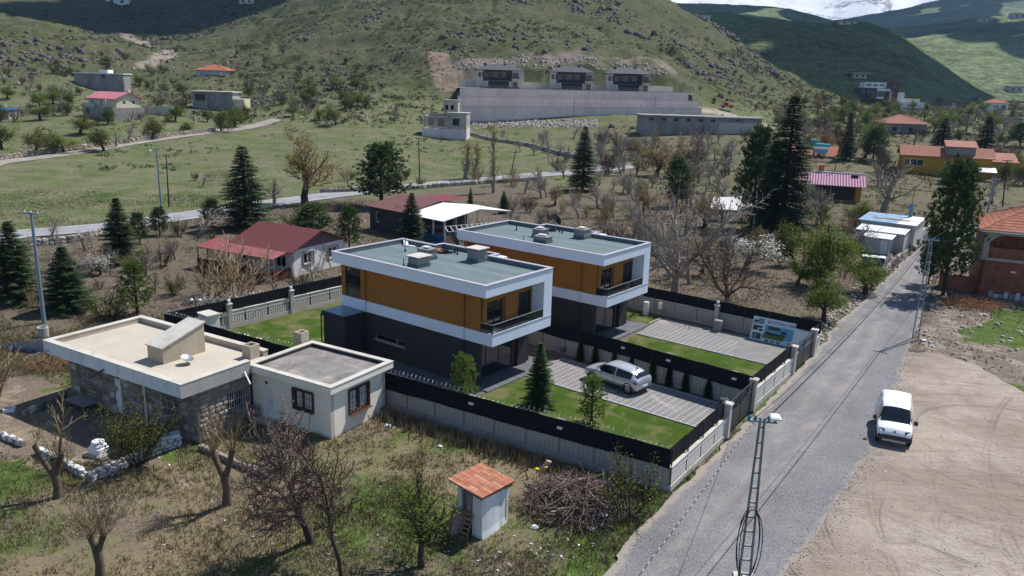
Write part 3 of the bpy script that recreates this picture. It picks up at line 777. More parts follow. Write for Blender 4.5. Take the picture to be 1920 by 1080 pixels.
# ================================================================ LOTS: lawns, paving, beds
def lawn_material():
    t = NT('lawn_turf'); p = t.pos()
    a = t.noise(p, .7, 4, .6); b = t.noise(p, 22, 4, .75)
    c = t.ramp(t.math('ADD', t.math('MULTIPLY', a, .5), t.math('MULTIPLY', b, .5)), [(.3, (.024, .052, .005)), (.55, (.052, .095, .01)), (.75, (.105, .13, .024))])
    d = t.ramp(t.noise(p, .45, 5, .7, .8), [(.46, 0.0), (.66, 1.0)])
    c = t.mix(t.math('MULTIPLY', d, .75), c, (.2, .17, .085))
    t.bump(b, .8, .05); return t.done(c, .95, 0, .1)
def paver_material():
    t = NT('driveway_pavers'); p = t.coord('Object')
    s = t.n('SeparateXYZ'); t.l(p, s.inputs[0])
    def cell(v, pitch, w, off=0.0):
        fr = t.math('FRACT', t.math('ADD', t.math('DIVIDE', v, pitch), off)); return t.math('LESS_THAN', fr, w)
    def edge(v, pitch):
        fr = t.math('FRACT', t.math('DIVIDE', v, pitch)); return t.math('LESS_THAN', t.math('ABSOLUTE', t.math('SUBTRACT', fr, .5)), .44)
    y = t.math('MULTIPLY', cell(s.outputs[0], .44, .32), cell(s.outputs[1], .33, .45))
    n = t.noise(p, 1.0, 5, .65); f = t.noise(p, 18, 3)
    grey = t.ramp(t.math('ADD', t.math('MULTIPLY', n, .5), t.math('MULTIPLY', f, .5)), [(.3, (.12, .128, .155)), (.7, (.24, .25, .285))])
    yel = t.ramp(f, [(.3, (.48, .33, .12)), (.7, (.6, .44, .2))])
    c = t.mix(y, grey, yel)
    j = t.math('MULTIPLY', edge(s.outputs[0], .2), edge(s.outputs[1], .15))
    c = t.mix(t.math('SUBTRACT', 1.0, j), c, (.17, .165, .16))
    dust = t.ramp(t.noise(p, .35, 5, .65, .5), [(.58, 0.0), (.7, .8)])
    c = t.mix(dust, c, (.42, .38, .33))
    t.bump(j, .4, .01); return t.done(c, .8, 0, .3)
M['lawn'] = lawn_material(); M['paver'] = paver_material()
M['slate'] = plain('dark_paving', (.12, .125, .14), .25, 1.2, .55, bump=.15, bscale=10, spec=.4)
M['kerb'] = plain('kerb_concrete', (.3, .3, .31), .2, 1.5, .9)
M['bed'] = plain('bed_soil', (.13, .095, .07), .35, 1.5, .95, bump=.6, bscale=6)
def lot_sheet(name, poly, z, mat, jit=0.0, seed=1):
    o = sheet(name, [LW(*p)[:2] for p in poly], z, mat, 'structure', jit, seed, .5); return o
def lot_sheet_local(name, poly, z, mat):
    m = MB(); m.add([(p[0], p[1], z) for p in poly], [tuple(range(len(poly)))])
    o = m.build(name, mat, None, loc=(O1[0], O1[1], 0), rot=(0, 0, -PHI)); tag(o, kind='structure'); return o
W1A, W1B = (14.4, -3.3), (-23.3, -7.6); W3A, W3B = (13.55, 9.15), (-23.2, 11.4); W4A, W4B = (12.8, 24.0), (-23.2, 24.6); W2B = (12.85, 23.6)
LOTS = [W1A, (13.55, 9.1), W4A, W4B, (-23.2, 11.4), W1B]
lot_sheet('lot_ground', LOTS, .004, M['bed'])
lot_sheet('lawn', [(-.1, -3.6), (14.2, -3.1), (14.0, 4.35), (-.1, 4.35)], .012, M['lawn'], .12)
lot_sheet('lawn', [(-22.9, -7.3), (-14.2, -6.3), (-14.2, 9.8), (-22.9, 10.5)], .012, M['lawn'], .05)
lot_sheet('lawn', [(1.2, 9.9), (13.2, 9.4), (12.9, 17.7), (.9, 17.75)], .012, M['lawn'], .1, 3)
lot_sheet('lawn', [(-6.0, 20.5), (0.3, 20.9), (0.3, 23.7), (-6.0, 23.8)], .012, M['lawn'], .1, 5)
lot_sheet_local('driveway', [(-.1, 4.5), (13.4, 4.5), (13.2, 8.75), (-.3, 9.1)], .016, M['paver'])
lot_sheet_local('driveway', [(.7, 17.9), (12.9, 17.9), (12.6, 23.3), (.2, 23.2)], .016, M['paver'])
for poly in ([(-.1, 4.36), (13.4, 4.36), (13.4, 4.5), (-.1, 4.5)], [(-.1, 8.8), (13.2, 8.6), (13.2, 8.74), (-.1, 8.98)], [(-.24, 4.36), (-.1, 4.36), (-.1, 9.0), (-.24, 9.0)],
             [(.7, 17.76), (12.9, 17.76), (12.9, 17.9), (.7, 17.9)], [(.06, 20.9), (.2, 20.9), (.2, 23.2), (.06, 23.2)]):
    o = MB().prism([LW(*p)[:2] for p in poly], 0, .075).build('kerb', M['kerb']); tag(o, kind='structure')
for d_, (oa, ob) in enumerate(((0, 0), (.465, 12.7))):
    tr = empty('terrace', LW(oa, ob, 0), -PHI); tag(tr, kind='structure')
    base = None
    for i in range(9):
        for j in range(3):
            x0, y0 = -1.9 + j*.62, .45 + i*.8
            m_ = MB().cbox(x0+.006, x0+.614, y0+.006, y0+.794, .01, .1 + .003*((i+j) % 2), .006)
            m_.build('paving_slab', M['slate'], tr)
# dark bluish strip of paving along the left flank
lot_sheet('side_path', [(-14.0, -1.2), (-.3, -1.2), (-.3, .7), (-11.6, .7), (-11.6, -1.1)], .018, M['slate'])
lot_sheet('stained_paving', [(8.6, 18.1), (12.7, 18.1), (12.4, 23.1), (1.0, 23.0), (1.0, 22.2), (7.6, 21.6)], .021, plain('damp_mortar_film', (.2, .19, .18), .3, .8, .9), .35, 8)
# inspection cover on the grass
o = MB().cbox(-.7, .7, -.5, .5, .0, .06, .02).build('inspection_cover', M['slate'], None, loc=LW(13.0, 3.5, .012), rot=(0, 0, -PHI))
tag(o, 'dark slate inspection cover on the lawn by the road fence', 'cover')

# ================================================================ BOUNDARY WALLS with netting
def panel_mesh(name, grid):
    """one precast panel 1 m long (scaled), 1.0 high: bricks in relief on both faces"""
    m = MB().box(0, 1, -.05, .05, 0, 1.0)
    if grid: m.box(.01, .99, -.07, .07, .69, .985)
    rows, cols = (6, 9) if grid else (10, 7)
    zt = .66 if grid else .97
    for f in (-1, 1):
        for r in range(rows):
            for c in range(cols):
                off = 0 if grid else (r % 2)*.5/cols
                a = .03 + (c+off)*.94/cols; b = a + .94/cols - (.022 if grid else .014)
                if b > .99: continue
                z0 = .05 + r*(zt-.06)/rows; z1 = z0 + (zt-.06)/rows - (.032 if grid else .016)
                y0, y1 = (.05, .066) if f > 0 else (-.066, -.05)
                e = .008; ys = y1 if f > 0 else y0; yb = y0 if f > 0 else y1
                vs_ = [(a, yb, z0), (b, yb, z0), (b, yb, z1), (a, yb, z1), (a+e, ys, z0+e), (b-e, ys, z0+e), (b-e, ys, z1-e), (a+e, ys, z1-e)]
                m.add(vs_, [(4,5,6,7),(0,1,5,4),(1,2,6,5),(2,3,7,6),(3,0,4,7)] if f < 0 else [(7,6,5,4),(4,5,1,0),(5,6,2,1),(6,7,3,2),(7,4,0,3)])
    return m
M['panel'] = plain('wall_panel', (.42, .39, .345), .16, .9, .9, bump=.2, bscale=20, dirt=(.29, .265, .23))
M['panel_lt'] = plain('pale_wall_panel', (.7, .67, .61), .1, .9, .9, dirt=(.45, .42, .37))
def two_tone(me, back):
    f = me.materials[0]; me.materials.clear(); me.materials.append(back); me.materials.append(f)
    me.polygons.foreach_set('material_index', [0]*6 + [1]*(len(me.polygons)-6)); return me
PANEL = {False: two_tone(panel_mesh('panel', False).mesh('panel', M['panel']), plain('panel_joint', (.25, .235, .215), .2, 1, .95)), True: two_tone(panel_mesh('panel', True).mesh('panel', M['panel_lt']), plain('panel_backing', (.12, .115, .105), .2, 1, .95))}  # panel core coloured darker than the relief bricks on it
def screen_strip(m, L, z0, z1, y, seed, sag=.05):
    n = max(2, int(L/.35)); k = 4
    xs = np.linspace(0, L, n+1)
    top = z1 + sag*(fbm(xs*.8, xs*0+seed, 3)-.5)*2; bot = z0 + .07*(fbm(xs*.6, xs*0+seed+5, 4)-.5)*2
    vs_, fs_ = [], []
    for i in range(n+1):
        for j in range(k+1):
            q = j/k; vs_.append((xs[i], y + .035*(float(fbm(xs[i]*1.3, q*2.2+seed, 6))-.5), bot[i]*(1-q) + top[i]*q))
    for i in range(n):
        for j in range(k): a = i*(k+1)+j; fs_.append((a, a+k+1, a+k+2, a+1))
    m.add(vs_, fs_)
def coil(m, L, z, r=.17, y=0.0, pitch=.3, x0=0.0):
    n = int(L/pitch*9); pts = []
    for i in range(n):
        t = i/9*2*math.pi; x = x0 + L*i/n; pts.append((x, y + r*math.cos(t)*.9, z + r*.75 + r*.75*math.sin(t)))
    m.tube(pts, .007, 3, False)
M['wire'] = plain('razor_wire', (.4, .43, .44), .1, 2, .4, .6, spec=.5)
def boundary(a, b, label, grid=False, conc=1.22, top=2.2, plinth=.25, scr_side=-1, wire=True, lamps=(), z=0.0, screen=True, posts=(), pl=2.0, scr=None):
    A_, B_ = LW(*a), LW(*b); d = B_[:2]-A_[:2]; L = float(np.linalg.norm(d)); ang = math.atan2(d[1], d[0])
    w = empty('boundary_wall', (A_[0], A_[1], z), ang, label, 'wall')
    MB().box(0, L, -.1, .1, -.7, plinth).build('plinth', M['conc_lt'] if grid else M['conc'], w)
    n = max(1, round(L/pl)); st = L/n
    for i in range(n):
        o = link('panel', PANEL[grid], w, (i*st+.012, 0, plinth), None, (st-.024, 1, conc-plinth))
    m = MB().box(-.02, L+.02, -.1, .1, conc, conc+.05); m.build('cap', M['conc_lt'], w)
    if screen:
        s0, s1 = scr or (0, L)
        m = MB(); screen_strip(m, s1-s0, conc-.06 if scr_side < 0 else conc+.04, top, scr_side*.12, abs(a[0])+b[1])
        so = m.build('netting', M['mesh'], w); so.location.x = s0
        m = MB()
        for x in np.arange(s0+.1, s1, 2.0): m.box(x-.025, x+.025, -.03, .03, conc+.05, top+.02)
        m.build('fence_posts', M['black'], w)
    for x in posts:
        p = MB().cbox(x-.17, x+.17, -.17, .17, -.3, top-.35, .02).build('post', M['conc_lt'], w)
        MB().cbox(x-.23, x+.23, -.23, .23, top-.35, top-.25, .03).build('post_cap', M['conc_lt'], p)
        MB().lathe([(.05, 0), (.05, .05), (.11, .1), (.14, .18), (.11, .27), (.03, .31)], 10, (x, 0, top-.25)).build('globe_lamp', M['pvc'], p, True)
    if wire:
        m = MB(); coil(m, L, top, .17); m.build('razor_coil', M['wire'], w)
    for x in lamps:
        MB().box(x-.14, x+.14, scr_side*.16-.05, scr_side*.16+.05, top-.5, top-.38).box(x-.2, x+.2, -.04, .0, top-.06, top+.02).build('floodlight', M['pvc'], w)
    return w
boundary(W1B, W1A, 'long grey boundary wall with black netting beside the cream annex', False, 1.25, 2.22, .3, -1, True, (20.0, 26.5, 32.0))
boundary((-23.2, -7.5), (-23.2, 11.2), 'garden wall with globe lamps behind the green back lawn', True, 1.3, 2.22, .3, 1, True, (), posts=(4.9, 10.6))
boundary(W3B, W3A, 'boundary wall with black netting between the two villas, behind the silver car', False, 1.2, 2.15, .2, -1, False, (27.5, 31.0, 35.6))
boundary(W4B, (12.9, 23.9), 'boundary wall with netting behind the leaning signboard', False, 1.22, 2.15, .2, 1, False, (), posts=(27.8,))
boundary(W4B, (-23.2, 11.4), 'rear boundary wall behind the farther villa', False, 1.22, 2.15, .2, 1, False)
boundary(W1A, (13.95, 4.3), 'pale gridded roadside wall with netting in front of the lawn with three young conifers', True, 1.22, 2.18, .28, 1, False, pl=1.9)
boundary((13.55, 9.15), (13.2, 17.1), 'pale gridded roadside wall with netting between the two gates', True, 1.22, 2.18, .28, 1, False, pl=1.95)
boundary((13.0, 22.2), (12.9, 23.9), 'short pale gridded wall end beyond the far gate', True, 1.22, 2.15, .28, 1, False, pl=1.7)
def gate(a, b, label):
    A_, B_ = LW(*a), LW(*b); d = B_[:2]-A_[:2]; L = float(np.linalg.norm(d)); ang = math.atan2(d[1], d[0])
    g_ = empty('driveway_gate', (A_[0], A_[1], 0), ang, label, 'gate')
    m = MB()
    for x in (0, L):
        pc = MB().cbox(x-.18, x+.18, -.2, .2, 0, 1.95, .03).build('gate_post', M['conc_lt'], g_)
        MB().cbox(x-.26, x+.26, -.26, .26, 1.95, 2.07, .04).build('post_cap', M['conc_lt'], pc)
    for h0, h1 in ((.2, L/2-.02), (L/2+.02, L-.2)):
        lf = MB(); lf.beam((h0, 0, .12), (h1, 0, .12), .05).beam((h0, 0, 1.18), (h1, 0, 1.18), .05).beam((h0, 0, 1.95), (h1, 0, 1.95), .06)
        for x in (h0+.025, h1-.025): lf.beam((x, 0, .1), (x, 0, 1.95), .05)
        leaf = lf.build('gate_leaf', M['black'], g_)
        k = 7
        for i in range(k):
            x0 = h0 + .05 + (h1-h0-.1)*i/k; x1 = h0 + .05 + (h1-h0-.1)*(i+1)/k - .012
            MB().box(x0, x1, -.012, .012, .14, 1.16).build('board', M['black'], leaf)
        sc = MB()
        for i in range(4):
            cx = h0 + (h1-h0)*(i+.5)/4; cz = 1.56
            for r_, ph in ((.26, 0), (.14, 1.2)):
                pts = [(cx + r_*math.cos(t*.5+ph)*(1-t/14), 0, cz + r_*math.sin(t*.5+ph)*(1-t/14)) for t in range(13)]
                sc.tube(pts, .018, 4)
            sc.beam((cx+.24, 0, 1.2), (cx+.24, 0, 1.93), .02)
        sc.build('scrollwork', M['black'], leaf)
    return g_
gate((13.95, 4.35), (13.58, 9.05), 'black scrollwork driveway gate nearest the lattice pole')
gate((13.2, 17.15), (13.0, 22.1), 'black scrollwork driveway gate farther up the gravel road')
# lanterns on the gate wings
for a, b, lab in ((13.5, 4.9, 'black cage lantern inside the near gate'), (12.8, 17.8, 'black cage lantern inside the far gate')):
    p0 = LW(a, b, 0); ln = empty('gate_lantern', p0, 0, lab, 'lantern')
    m = MB().box(-.1, .1, -.1, .1, 0, 1.5); m.build('pillar', M['black'], ln)
    m = MB()
    for x in (-.2, .2):
        for y in (-.2, .2): m.beam((x, y, 1.5), (x, y, 1.95), .04)
    m.box(-.24, .24, -.24, .24, 1.95, 2.0); m.box(-.24, .24, -.24, .24, 1.48, 1.52); m.build('cage', M['black'], ln)
    MB().lathe([(.08, 0), (.1, .12), (.02, .3)], 8, (0, 0, 1.55)).build('bulb', plain('amber_glass', (.5, .25, .04), .2), ln)
# utility boxes on the far wall, tiny lean-to box
o = empty('utility_cabinet', LW(-1.4, 23.2, 0), -PHI, 'pale utility cabinet standing against the far boundary wall', 'cabinet')
MB().cbox(-.22, .22, -.14, .14, 0, 1.15, .02).build('body', M['pvc'], o); MB().box(-.18, .18, -.155, -.142, .1, 1.05).build('door', M['whitemet'], o)
o = empty('gas_meter_box', LW(-.3, 23.45, 0), -PHI, 'yellow framed gas meter box beside the pale utility cabinet', 'box')
MB().beam((-.3, 0, 0), (-.3, 0, 1.4), .06).beam((.3, 0, 0), (.3, 0, 1.4), .06).beam((-.3, 0, 1.4), (.3, 0, 1.4), .06).build('frame', plain('ochre_pipe', (.3, .2, .06), .2), o)
MB().cbox(-.05, .3, -.15, .1, .75, 1.25, .02).build('box', M['pvc'], o)
o = MB().prism([(-.3, -.25), (.3, -.25), (.3, .25), (-.3, .25)], 0, .9).build('rubbish_bin', M['conc_dk'], None, loc=LW(5.2, 23.1, 0), rot=(0, 0, -PHI)); tag(o, 'dark grey box against the far wall beside the lamp post', 'box')
# the signboards leaning on the wall
def signboard():
    b = empty('signboard', LW(7.9, 22.9, .02), -PHI, 'leaning picture signboard of a building project in the far lot', 'signboard')
    lean = lambda x, z, d=0.0: np.array([x, .62*z/1.9 + d, z])
    def q(m, x0, x1, z0, z1, d, t=.004): m.slab(lean(x0, z0, -d), lean(x1, z0, -d), lean(x1, z1, -d), lean(x0, z1, -d), t)
    m = MB(); q(m, 0, 3.3, 0, 1.75, 0, .04); m.build('board', plain('sign_white', (.62, .7, .72), .04), b)
    m = MB(); q(m, 1.05, 3.25, .35, 1.25, .004); m.build('sky_print', plain('sign_blue', (.12, .36, .45), .25, 1), b)
    m = MB(); q(m, .95, 2.6, .28, .6, .009); m.build('lawn_print', plain('sign_green', (.1, .16, .04), .3, 2), b)
    m = MB()
    for x0, x1, z0, z1 in ((1.3, 2.2, .95, 1.2), (2.3, 2.75, .8, 1.0), (1.1, 2.7, .58, .75), (.1, .8, 1.35, 1.5), (.1, .85, .95, 1.1), (.1, .5, .75, .95), (.6, .9, .72, .88), (.15, .85, .12, .55)): q(m, x0, x1, z0, z1, .014)
    m.build('house_prints', plain('sign_dark', (.05, .06, .07), .6, 6), b)
    m = MB()
    for x0, x1, z0, z1 in ((.08, .4, 1.2, 1.34), (.45, .9, 1.25, 1.65), (.2, .55, .2, .45), (1.2, 1.5, .04, .22), (1.65, 1.95, .04, .22), (2.1, 2.4, .04, .22)): q(m, x0, x1, z0, z1, .017)
    m.build('plan_prints', plain('sign_teal', (.16, .3, .3), .5, 5), b)
    cu = bpy.data.curves.new('lettering', 'FONT'); cu.body = 'BOSTON YAPI'; cu.size = .34; cu.extrude = .003
    cu.materials.append(plain('sign_lettering', (.25, .06, .12), .1)); t = link('lettering', cu, b)
    n = np.cross(lean(1, 0) - lean(0, 0), lean(0, 1) - lean(0, 0)); ex, ey = Vector((1, 0, 0)), Vector(lean(0, 1)).normalized(); ez = ex.cross(ey)
    t.matrix_local = Matrix.Translation(Vector(lean(1.15, 1.38, -.02))) @ Matrix((ex, ey, ez)).transposed().to_4x4()
    bpy.context.view_layer.update()
    dg = bpy.context.evaluated_depsgraph_get(); me = bpy.data.meshes.new_from_object(t.evaluated_get(dg)); me.name = 'lettering'
    t2 = link('lettering', me, b); t2.matrix_local = t.matrix_local.copy(); bpy.data.objects.remove(t)
    c = empty('blank_board', LW(11.35, 22.85, .02), -PHI, 'blank white board leaning beside the picture signboard', 'board')
    m = MB(); m.slab(lean(-.15, 0), lean(1.7, 0), lean(1.72, 1.35), lean(-.1, 1.4), .03); m.build('panel', M['pvc'], c)
signboard()
# ================================================================ NEIGHBOURING HOUSES
def tiled(m, a, b, c, d, nx, ny, amp=.03, step=.03, seg=4):
    """roof slope a-b (eave) c-d (ridge: c above b, d above a) in barrel tile rows"""
    a, b, c, d = [np.array(p, float) for p in (a, b, c, d)]
    nrm = np.cross(b-a, d-a); nrm /= np.linalg.norm(nrm)
    vs_, fs_ = [], []
    cols = nx*seg+1
    for r in range(ny):
        for e in (0, 1):
            q = (r+e)/ny; off = step*(1-e)
            for i in range(cols):
                s = i/(cols-1); w = abs(math.sin(math.pi*i/seg))
                p = (a*(1-s)+b*s)*(1-q) + (d*(1-s)+c*s)*q
                vs_.append(p + nrm*(amp*w + off))
    for r in range(2*ny-1):
        for i in range(cols-1): k = r*cols+i; fs_.append((k, k+1, k+cols+1, k+cols))
    m.add(vs_, fs_); return m
def corrugated(m, a, b, c, d, n, amp=.025):
    a, b, c, d = [np.array(p, float) for p in (a, b, c, d)]
    nrm = np.cross(b-a, d-a); nrm /= np.linalg.norm(nrm); vs_ = []
    k = n*4+1
    for i in range(k):
        s = i/(k-1); o = nrm*amp*math.sin(i*math.pi/2)
        vs_ += [(a*(1-s)+b*s)+o, (d*(1-s)+c*s)+o]
    m.add(vs_, [(2*i, 2*i+2, 2*i+3, 2*i+1) for i in range(k-1)]); return m
def house(name, origin, rz, L, W, h, mat, label, cat='house', front=(), right=(), left=(), back=(), frame=None, pane=None, th=.25, z0=-.3, group=None, door=None, fw=.07, gable=0.0, inset=.09, bars=None):
    """walls on all four sides; openings (s0, s1, z0, z1[, 'd'])"""
    e = empty(name, origin, rz, label, cat, group)
    frame = frame or M['pvc']; pane = pane or M['glass']
    m = MB()
    sides = (((0, 0), X2, (0, -1), L, front), ((L, 0), Y2, (1, 0), W, right), ((L, W), (-1, 0), (0, 1), L, back), ((0, W), (0, -1), (-1, 0), W, left))
    k = 0
    for o, dx, n, LL, hs in sides:
        # side walls stop inside the front and back walls so that no faces coincide
        if k % 2: o2 = (o[0] + dx[0]*.003, o[1] + dx[1]*.003); wall_grid(m, o2, dx, n, LL-.006, z0, h-.003, th, [q[:4] for q in hs])
        else: wall_grid(m, o, dx, n, LL, z0, h, th, [q[:4] for q in hs])
        k += 1
    if gable:
        for x in (.004, L-.004):
            xx = x; th2 = th if x < 1 else -th
            m.add([(xx, 0, h), (xx, W, h), (xx, W/2, h+gable), (xx+th2, 0, h), (xx+th2, W, h), (xx+th2, W/2, h+gable)], [(0, 1, 2), (3, 4, 5), (0, 1, 4, 3), (1, 2, 5, 4), (2, 0, 3, 5)])
    wl = m.build('wall', mat, e)
    for o, dx, n, LL, hs in sides:
        for q in hs:
            if len(q) > 4 and q[4] == 'd':
                oo = np.array(o, float); d_, n_ = np.array(dx), np.array(n)
                pt = lambda s, z, dd: (*(oo + d_*s + n_*dd), z)
                m2 = MB().slab(pt(q[0], q[2], -.07), pt(q[1], q[2], -.07), pt(q[1], q[3], -.07), pt(q[0], q[3], -.07), .05)
                dd_ = m2.build('door', door or M['whitemet'], e)
                MB().beam(pt(q[1]-.12, (q[2]+q[3])/2, -.03), pt(q[1]-.12, (q[2]+q[3])/2+.14, -.03), .03).build('handle', M['steel'], dd_)
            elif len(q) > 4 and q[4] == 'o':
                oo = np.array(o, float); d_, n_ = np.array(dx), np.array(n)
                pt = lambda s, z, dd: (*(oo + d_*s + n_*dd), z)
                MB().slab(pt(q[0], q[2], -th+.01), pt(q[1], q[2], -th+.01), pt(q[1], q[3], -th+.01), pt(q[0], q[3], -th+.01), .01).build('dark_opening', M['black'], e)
            else:
                window(e, o, dx, n, q[0], q[1], q[2], q[3], frame, pane, fw, (.5,) if q[1]-q[0] > .7 else (), (), inset, curtain=q[5] if len(q) > 5 else None)
    return e
def gable_roof(e, L, W, h, rise, ov, mat, th=.1, tiles=0, ovx=None, name='roof'):
    ovx = ov if ovx is None else ovx
    s = rise/(W/2); ze = h - s*ov
    for sgn, nm in ((0, name), (1, name)):
        y0, y1 = (-ov, W/2) if sgn == 0 else (W+ov, W/2)
        a, b, c, d = (-ovx, y0, ze), (L+ovx, y0, ze), (L+ovx, y1, h+rise), (-ovx, y1, h+rise)
        if sgn: a, b, c, d = b, a, d, c
        up = .05
        a, b, c, d = [(p[0], p[1], p[2]+up) for p in (a, b, c, d)]
        r = MB().slab(a, b, c, d, th).build(nm, mat, e)
        if tiles: tiled(MB(), *[(p[0], p[1], p[2]+.015) for p in (a, b, c, d)], int((L+2*ovx)/tiles), int((W/2+ov)/.35)).build('tiles', mat, r, kind='stuff')
def hip_roof(e, L, W, h, rise, ov, mat, tiles=.3, ridge=None, fascia=None):
    rl = ridge if ridge is not None else max(L-W, .3)
    x0, x1, y0, y1 = -ov, L+ov, -ov, W+ov; a, b = (L-rl)/2, (L+rl)/2; ym = W/2
    A_, B_, C_, D_ = (x0, y0, h), (x1, y0, h), (x1, y1, h), (x0, y1, h); E_, F_ = (a, ym, h+rise), (b, ym, h+rise)
    m = MB(); m.add([A_, B_, C_, D_, E_, F_], [(0, 1, 5, 4), (1, 2, 5), (2, 3, 4, 5), (3, 0, 4), (3, 2, 1, 0)])
    r = m.build('roof', mat, e)
    t = MB()
    if tiles:
        up = lambda p: (p[0], p[1], p[2]+.02)
        tiled(t, up(A_), up(B_), up(F_), up(E_), int((x1-x0)/tiles), max(3, int(W/2/.4))); tiled(t, up(B_), up(C_), up(F_), up(F_), int((y1-y0)/tiles), max(3, int(W/2/.4)))
        tiled(t, up(D_), up(A_), up(E_), up(E_), int((y1-y0)/tiles), max(3, int(W/2/.4)))
        t.build('tiles', mat, r, kind='stuff')
        m = MB()
        for p, q in ((A_, E_), (B_, F_), (C_, F_), (D_, E_), (E_, F_)): m.tube([up(p), up(q)], .09, 6)
        m.build('ridge_tiles', mat, r, kind='stuff')
    if fascia: ring(MB(), [(x0, y0), (x1, y0), (x1, y1), (x0, y1)], .2, h-.16, h-.01).build('fascia', fascia, r)
    return r
def rand_mat(name, stops, rough=.9, bscale=12, bump=.4, var=3.0):
    t = NT(name); oi = t.n('ObjectInfo').outputs['Random']; p = t.coord('Object')
    c = t.ramp(oi, stops); c = t.mix(1.0, c, t.ramp(t.noise(p, var, 4, .6), [(.3, .7), (.7, 1.3)]), 'MULTIPLY')
    t.bump(t.noise(p, bscale, 4), bump, .03); return t.done(c, rough, 0, .2)
M['stone'] = rand_mat('rubble_stone', [(0, (.2, .15, .12)), (.35, (.34, .27, .21)), (.6, (.27, .22, .19)), (.8, (.42, .36, .3)), (1, (.3, .2, .15))])
M['stone_dk'] = rand_mat('field_stone', [(0, (.12, .11, .1)), (.5, (.24, .22, .2)), (.8, (.36, .33, .3)), (1, (.5, .47, .43))])
M['stone_wh'] = rand_mat('limewashed_stone', [(0, (.5, .5, .5)), (.5, (.66, .65, .63)), (1, (.4, .38, .35))])
M['mortar'] = plain('mortar', (.24, .21, .18), .25, 1.5, .95, bump=.4, bscale=12)
M['cream'] = plain('cream_render', (.82, .77, .66), .05, .8, .9, bump=.12, bscale=50, dirt=(.7, .65, .54))
M['tan'] = plain('tan_render', (.45, .385, .29), .14, .9, .9, bump=.15, bscale=20, dirt=(.3, .25, .18))
M['tan_deck'] = plain('tan_screed', (.48, .425, .345), .12, .45, .95, bump=.2, bscale=14, dirt=(.36, .31, .24))
M['lime'] = plain('limewash', (.72, .73, .74), .08, 1.5, .9, dirt=(.36, .37, .38))
M['bitumen'] = plain('old_bitumen', (.2, .185, .17), .35, .9, .95, dirt=(.4, .37, .33))
M['bitumen_dk'] = plain('black_bitumen', (.035, .034, .035), .3, 2, .7)
M['bars'] = plain('window_bars', (.5, .5, .5), .1, 3, .5, .3)
def stone_mesh(i, flat=.5):
    r_ = np.random.default_rng(100+i); bm = bmesh.new(); bmesh.ops.create_icosphere(bm, subdivisions=1, radius=.5)
    for v_ in bm.verts:
        c = np.array(v_.co); c = np.sign(c)*np.abs(c*2)**.72/2; c *= 1 + (r_.random(3)-.5)*.28; c[1] *= flat; v_.co = c
    me = bpy.data.meshes.new('stone'); bm.to_mesh(me); bm.free(); return me
STONES = [stone_mesh(i) for i in range(7)]
def stone_set(mat):
    out = []
    for s in STONES: c = s.copy(); c.materials.clear(); c.materials.append(mat); out.append(c)
    return out
S_RUB, S_FLD, S_WH = stone_set(M['stone']), stone_set(M['stone_dk']), stone_set(M['stone_wh'])
def stone_face(parent, meshes, o, dx, nrm, L, z0, z1, sw, sh, holes=(), seed=0, jit=.18, depth=.16, name='stone'):
    """rubble stones one by one over a wall face"""
    r_ = random.Random(seed); o, dx, nrm = np.array(o, float), np.array(dx, float), np.array(nrm, float)
    ang = math.atan2(dx[1], dx[0]); rows = max(1, round((z1-z0)/sh)); hh = (z1-z0)/rows; cnt = 0
    for r0 in range(rows):
        s = r_.random()*sw*.4
        while s < L-.08:
            w = min(sw*(.6 + .8*r_.random()), L-s)
            cs, cz = s + w/2, z0 + (r0+.5)*hh + (r_.random()-.5)*hh*jit
            s += w
            if w < .1 or any(h[0]-.05 < cs < h[1]+.05 and h[2]-.05 < cz < h[3]+.05 for h in holes): continue
            p = o + dx*cs
            link(name, r_.choice(meshes), parent, (*p, cz), (0, (r_.random()-.5)*.25, ang), (w*.97, depth*(.8+.5*r_.random()), hh*(.85+.22*r_.random()))); cnt += 1
    return cnt

# ---------------------------------------------------------------- stone house
SH = empty('stone_house', (-27.64, 44.68, 0), R(-30.7), 'old rubble-stone house with tan flat roof and white fascia', 'house')
zb = -.6
fh = [(1.83-.42, 2.86-.42, .55, 1.95), (4.87-.42, 5.5-.42, -.5, 1.65), (6.61-.42, 7.45-.42, .65, 1.9), (9.24-.42, 10.44-.42, .5, 1.9)]
rh = [(1.95, 3.2, .45, 1.65)]
m = MB(); wall_grid(m, (.42, 1.1), X2, (0, -1), 11.8, zb, 2.6, .4, fh); wall_grid(m, (12.22, 1.103), Y2, (1, 0), 3.6, zb, 2.598, .4, rh)
m.box(.43, .8, 1.5, 6.2, zb, 2.597); m.box(.8, 11.8, 5.9, 6.21, zb, 2.596)
shw = m.build('wall', M['mortar'], SH)
n_st = stone_face(shw, S_FLD, (.42, 1.1), X2, (0, -1), 11.8, -.5, 2.5, .62, .43, fh, 3, depth=.13)
n_st += stone_face(shw, S_RUB, (12.22, 1.1), Y2, (1, 0), 3.6, -.5, 2.5, .5, .27, rh, 5, depth=.2)
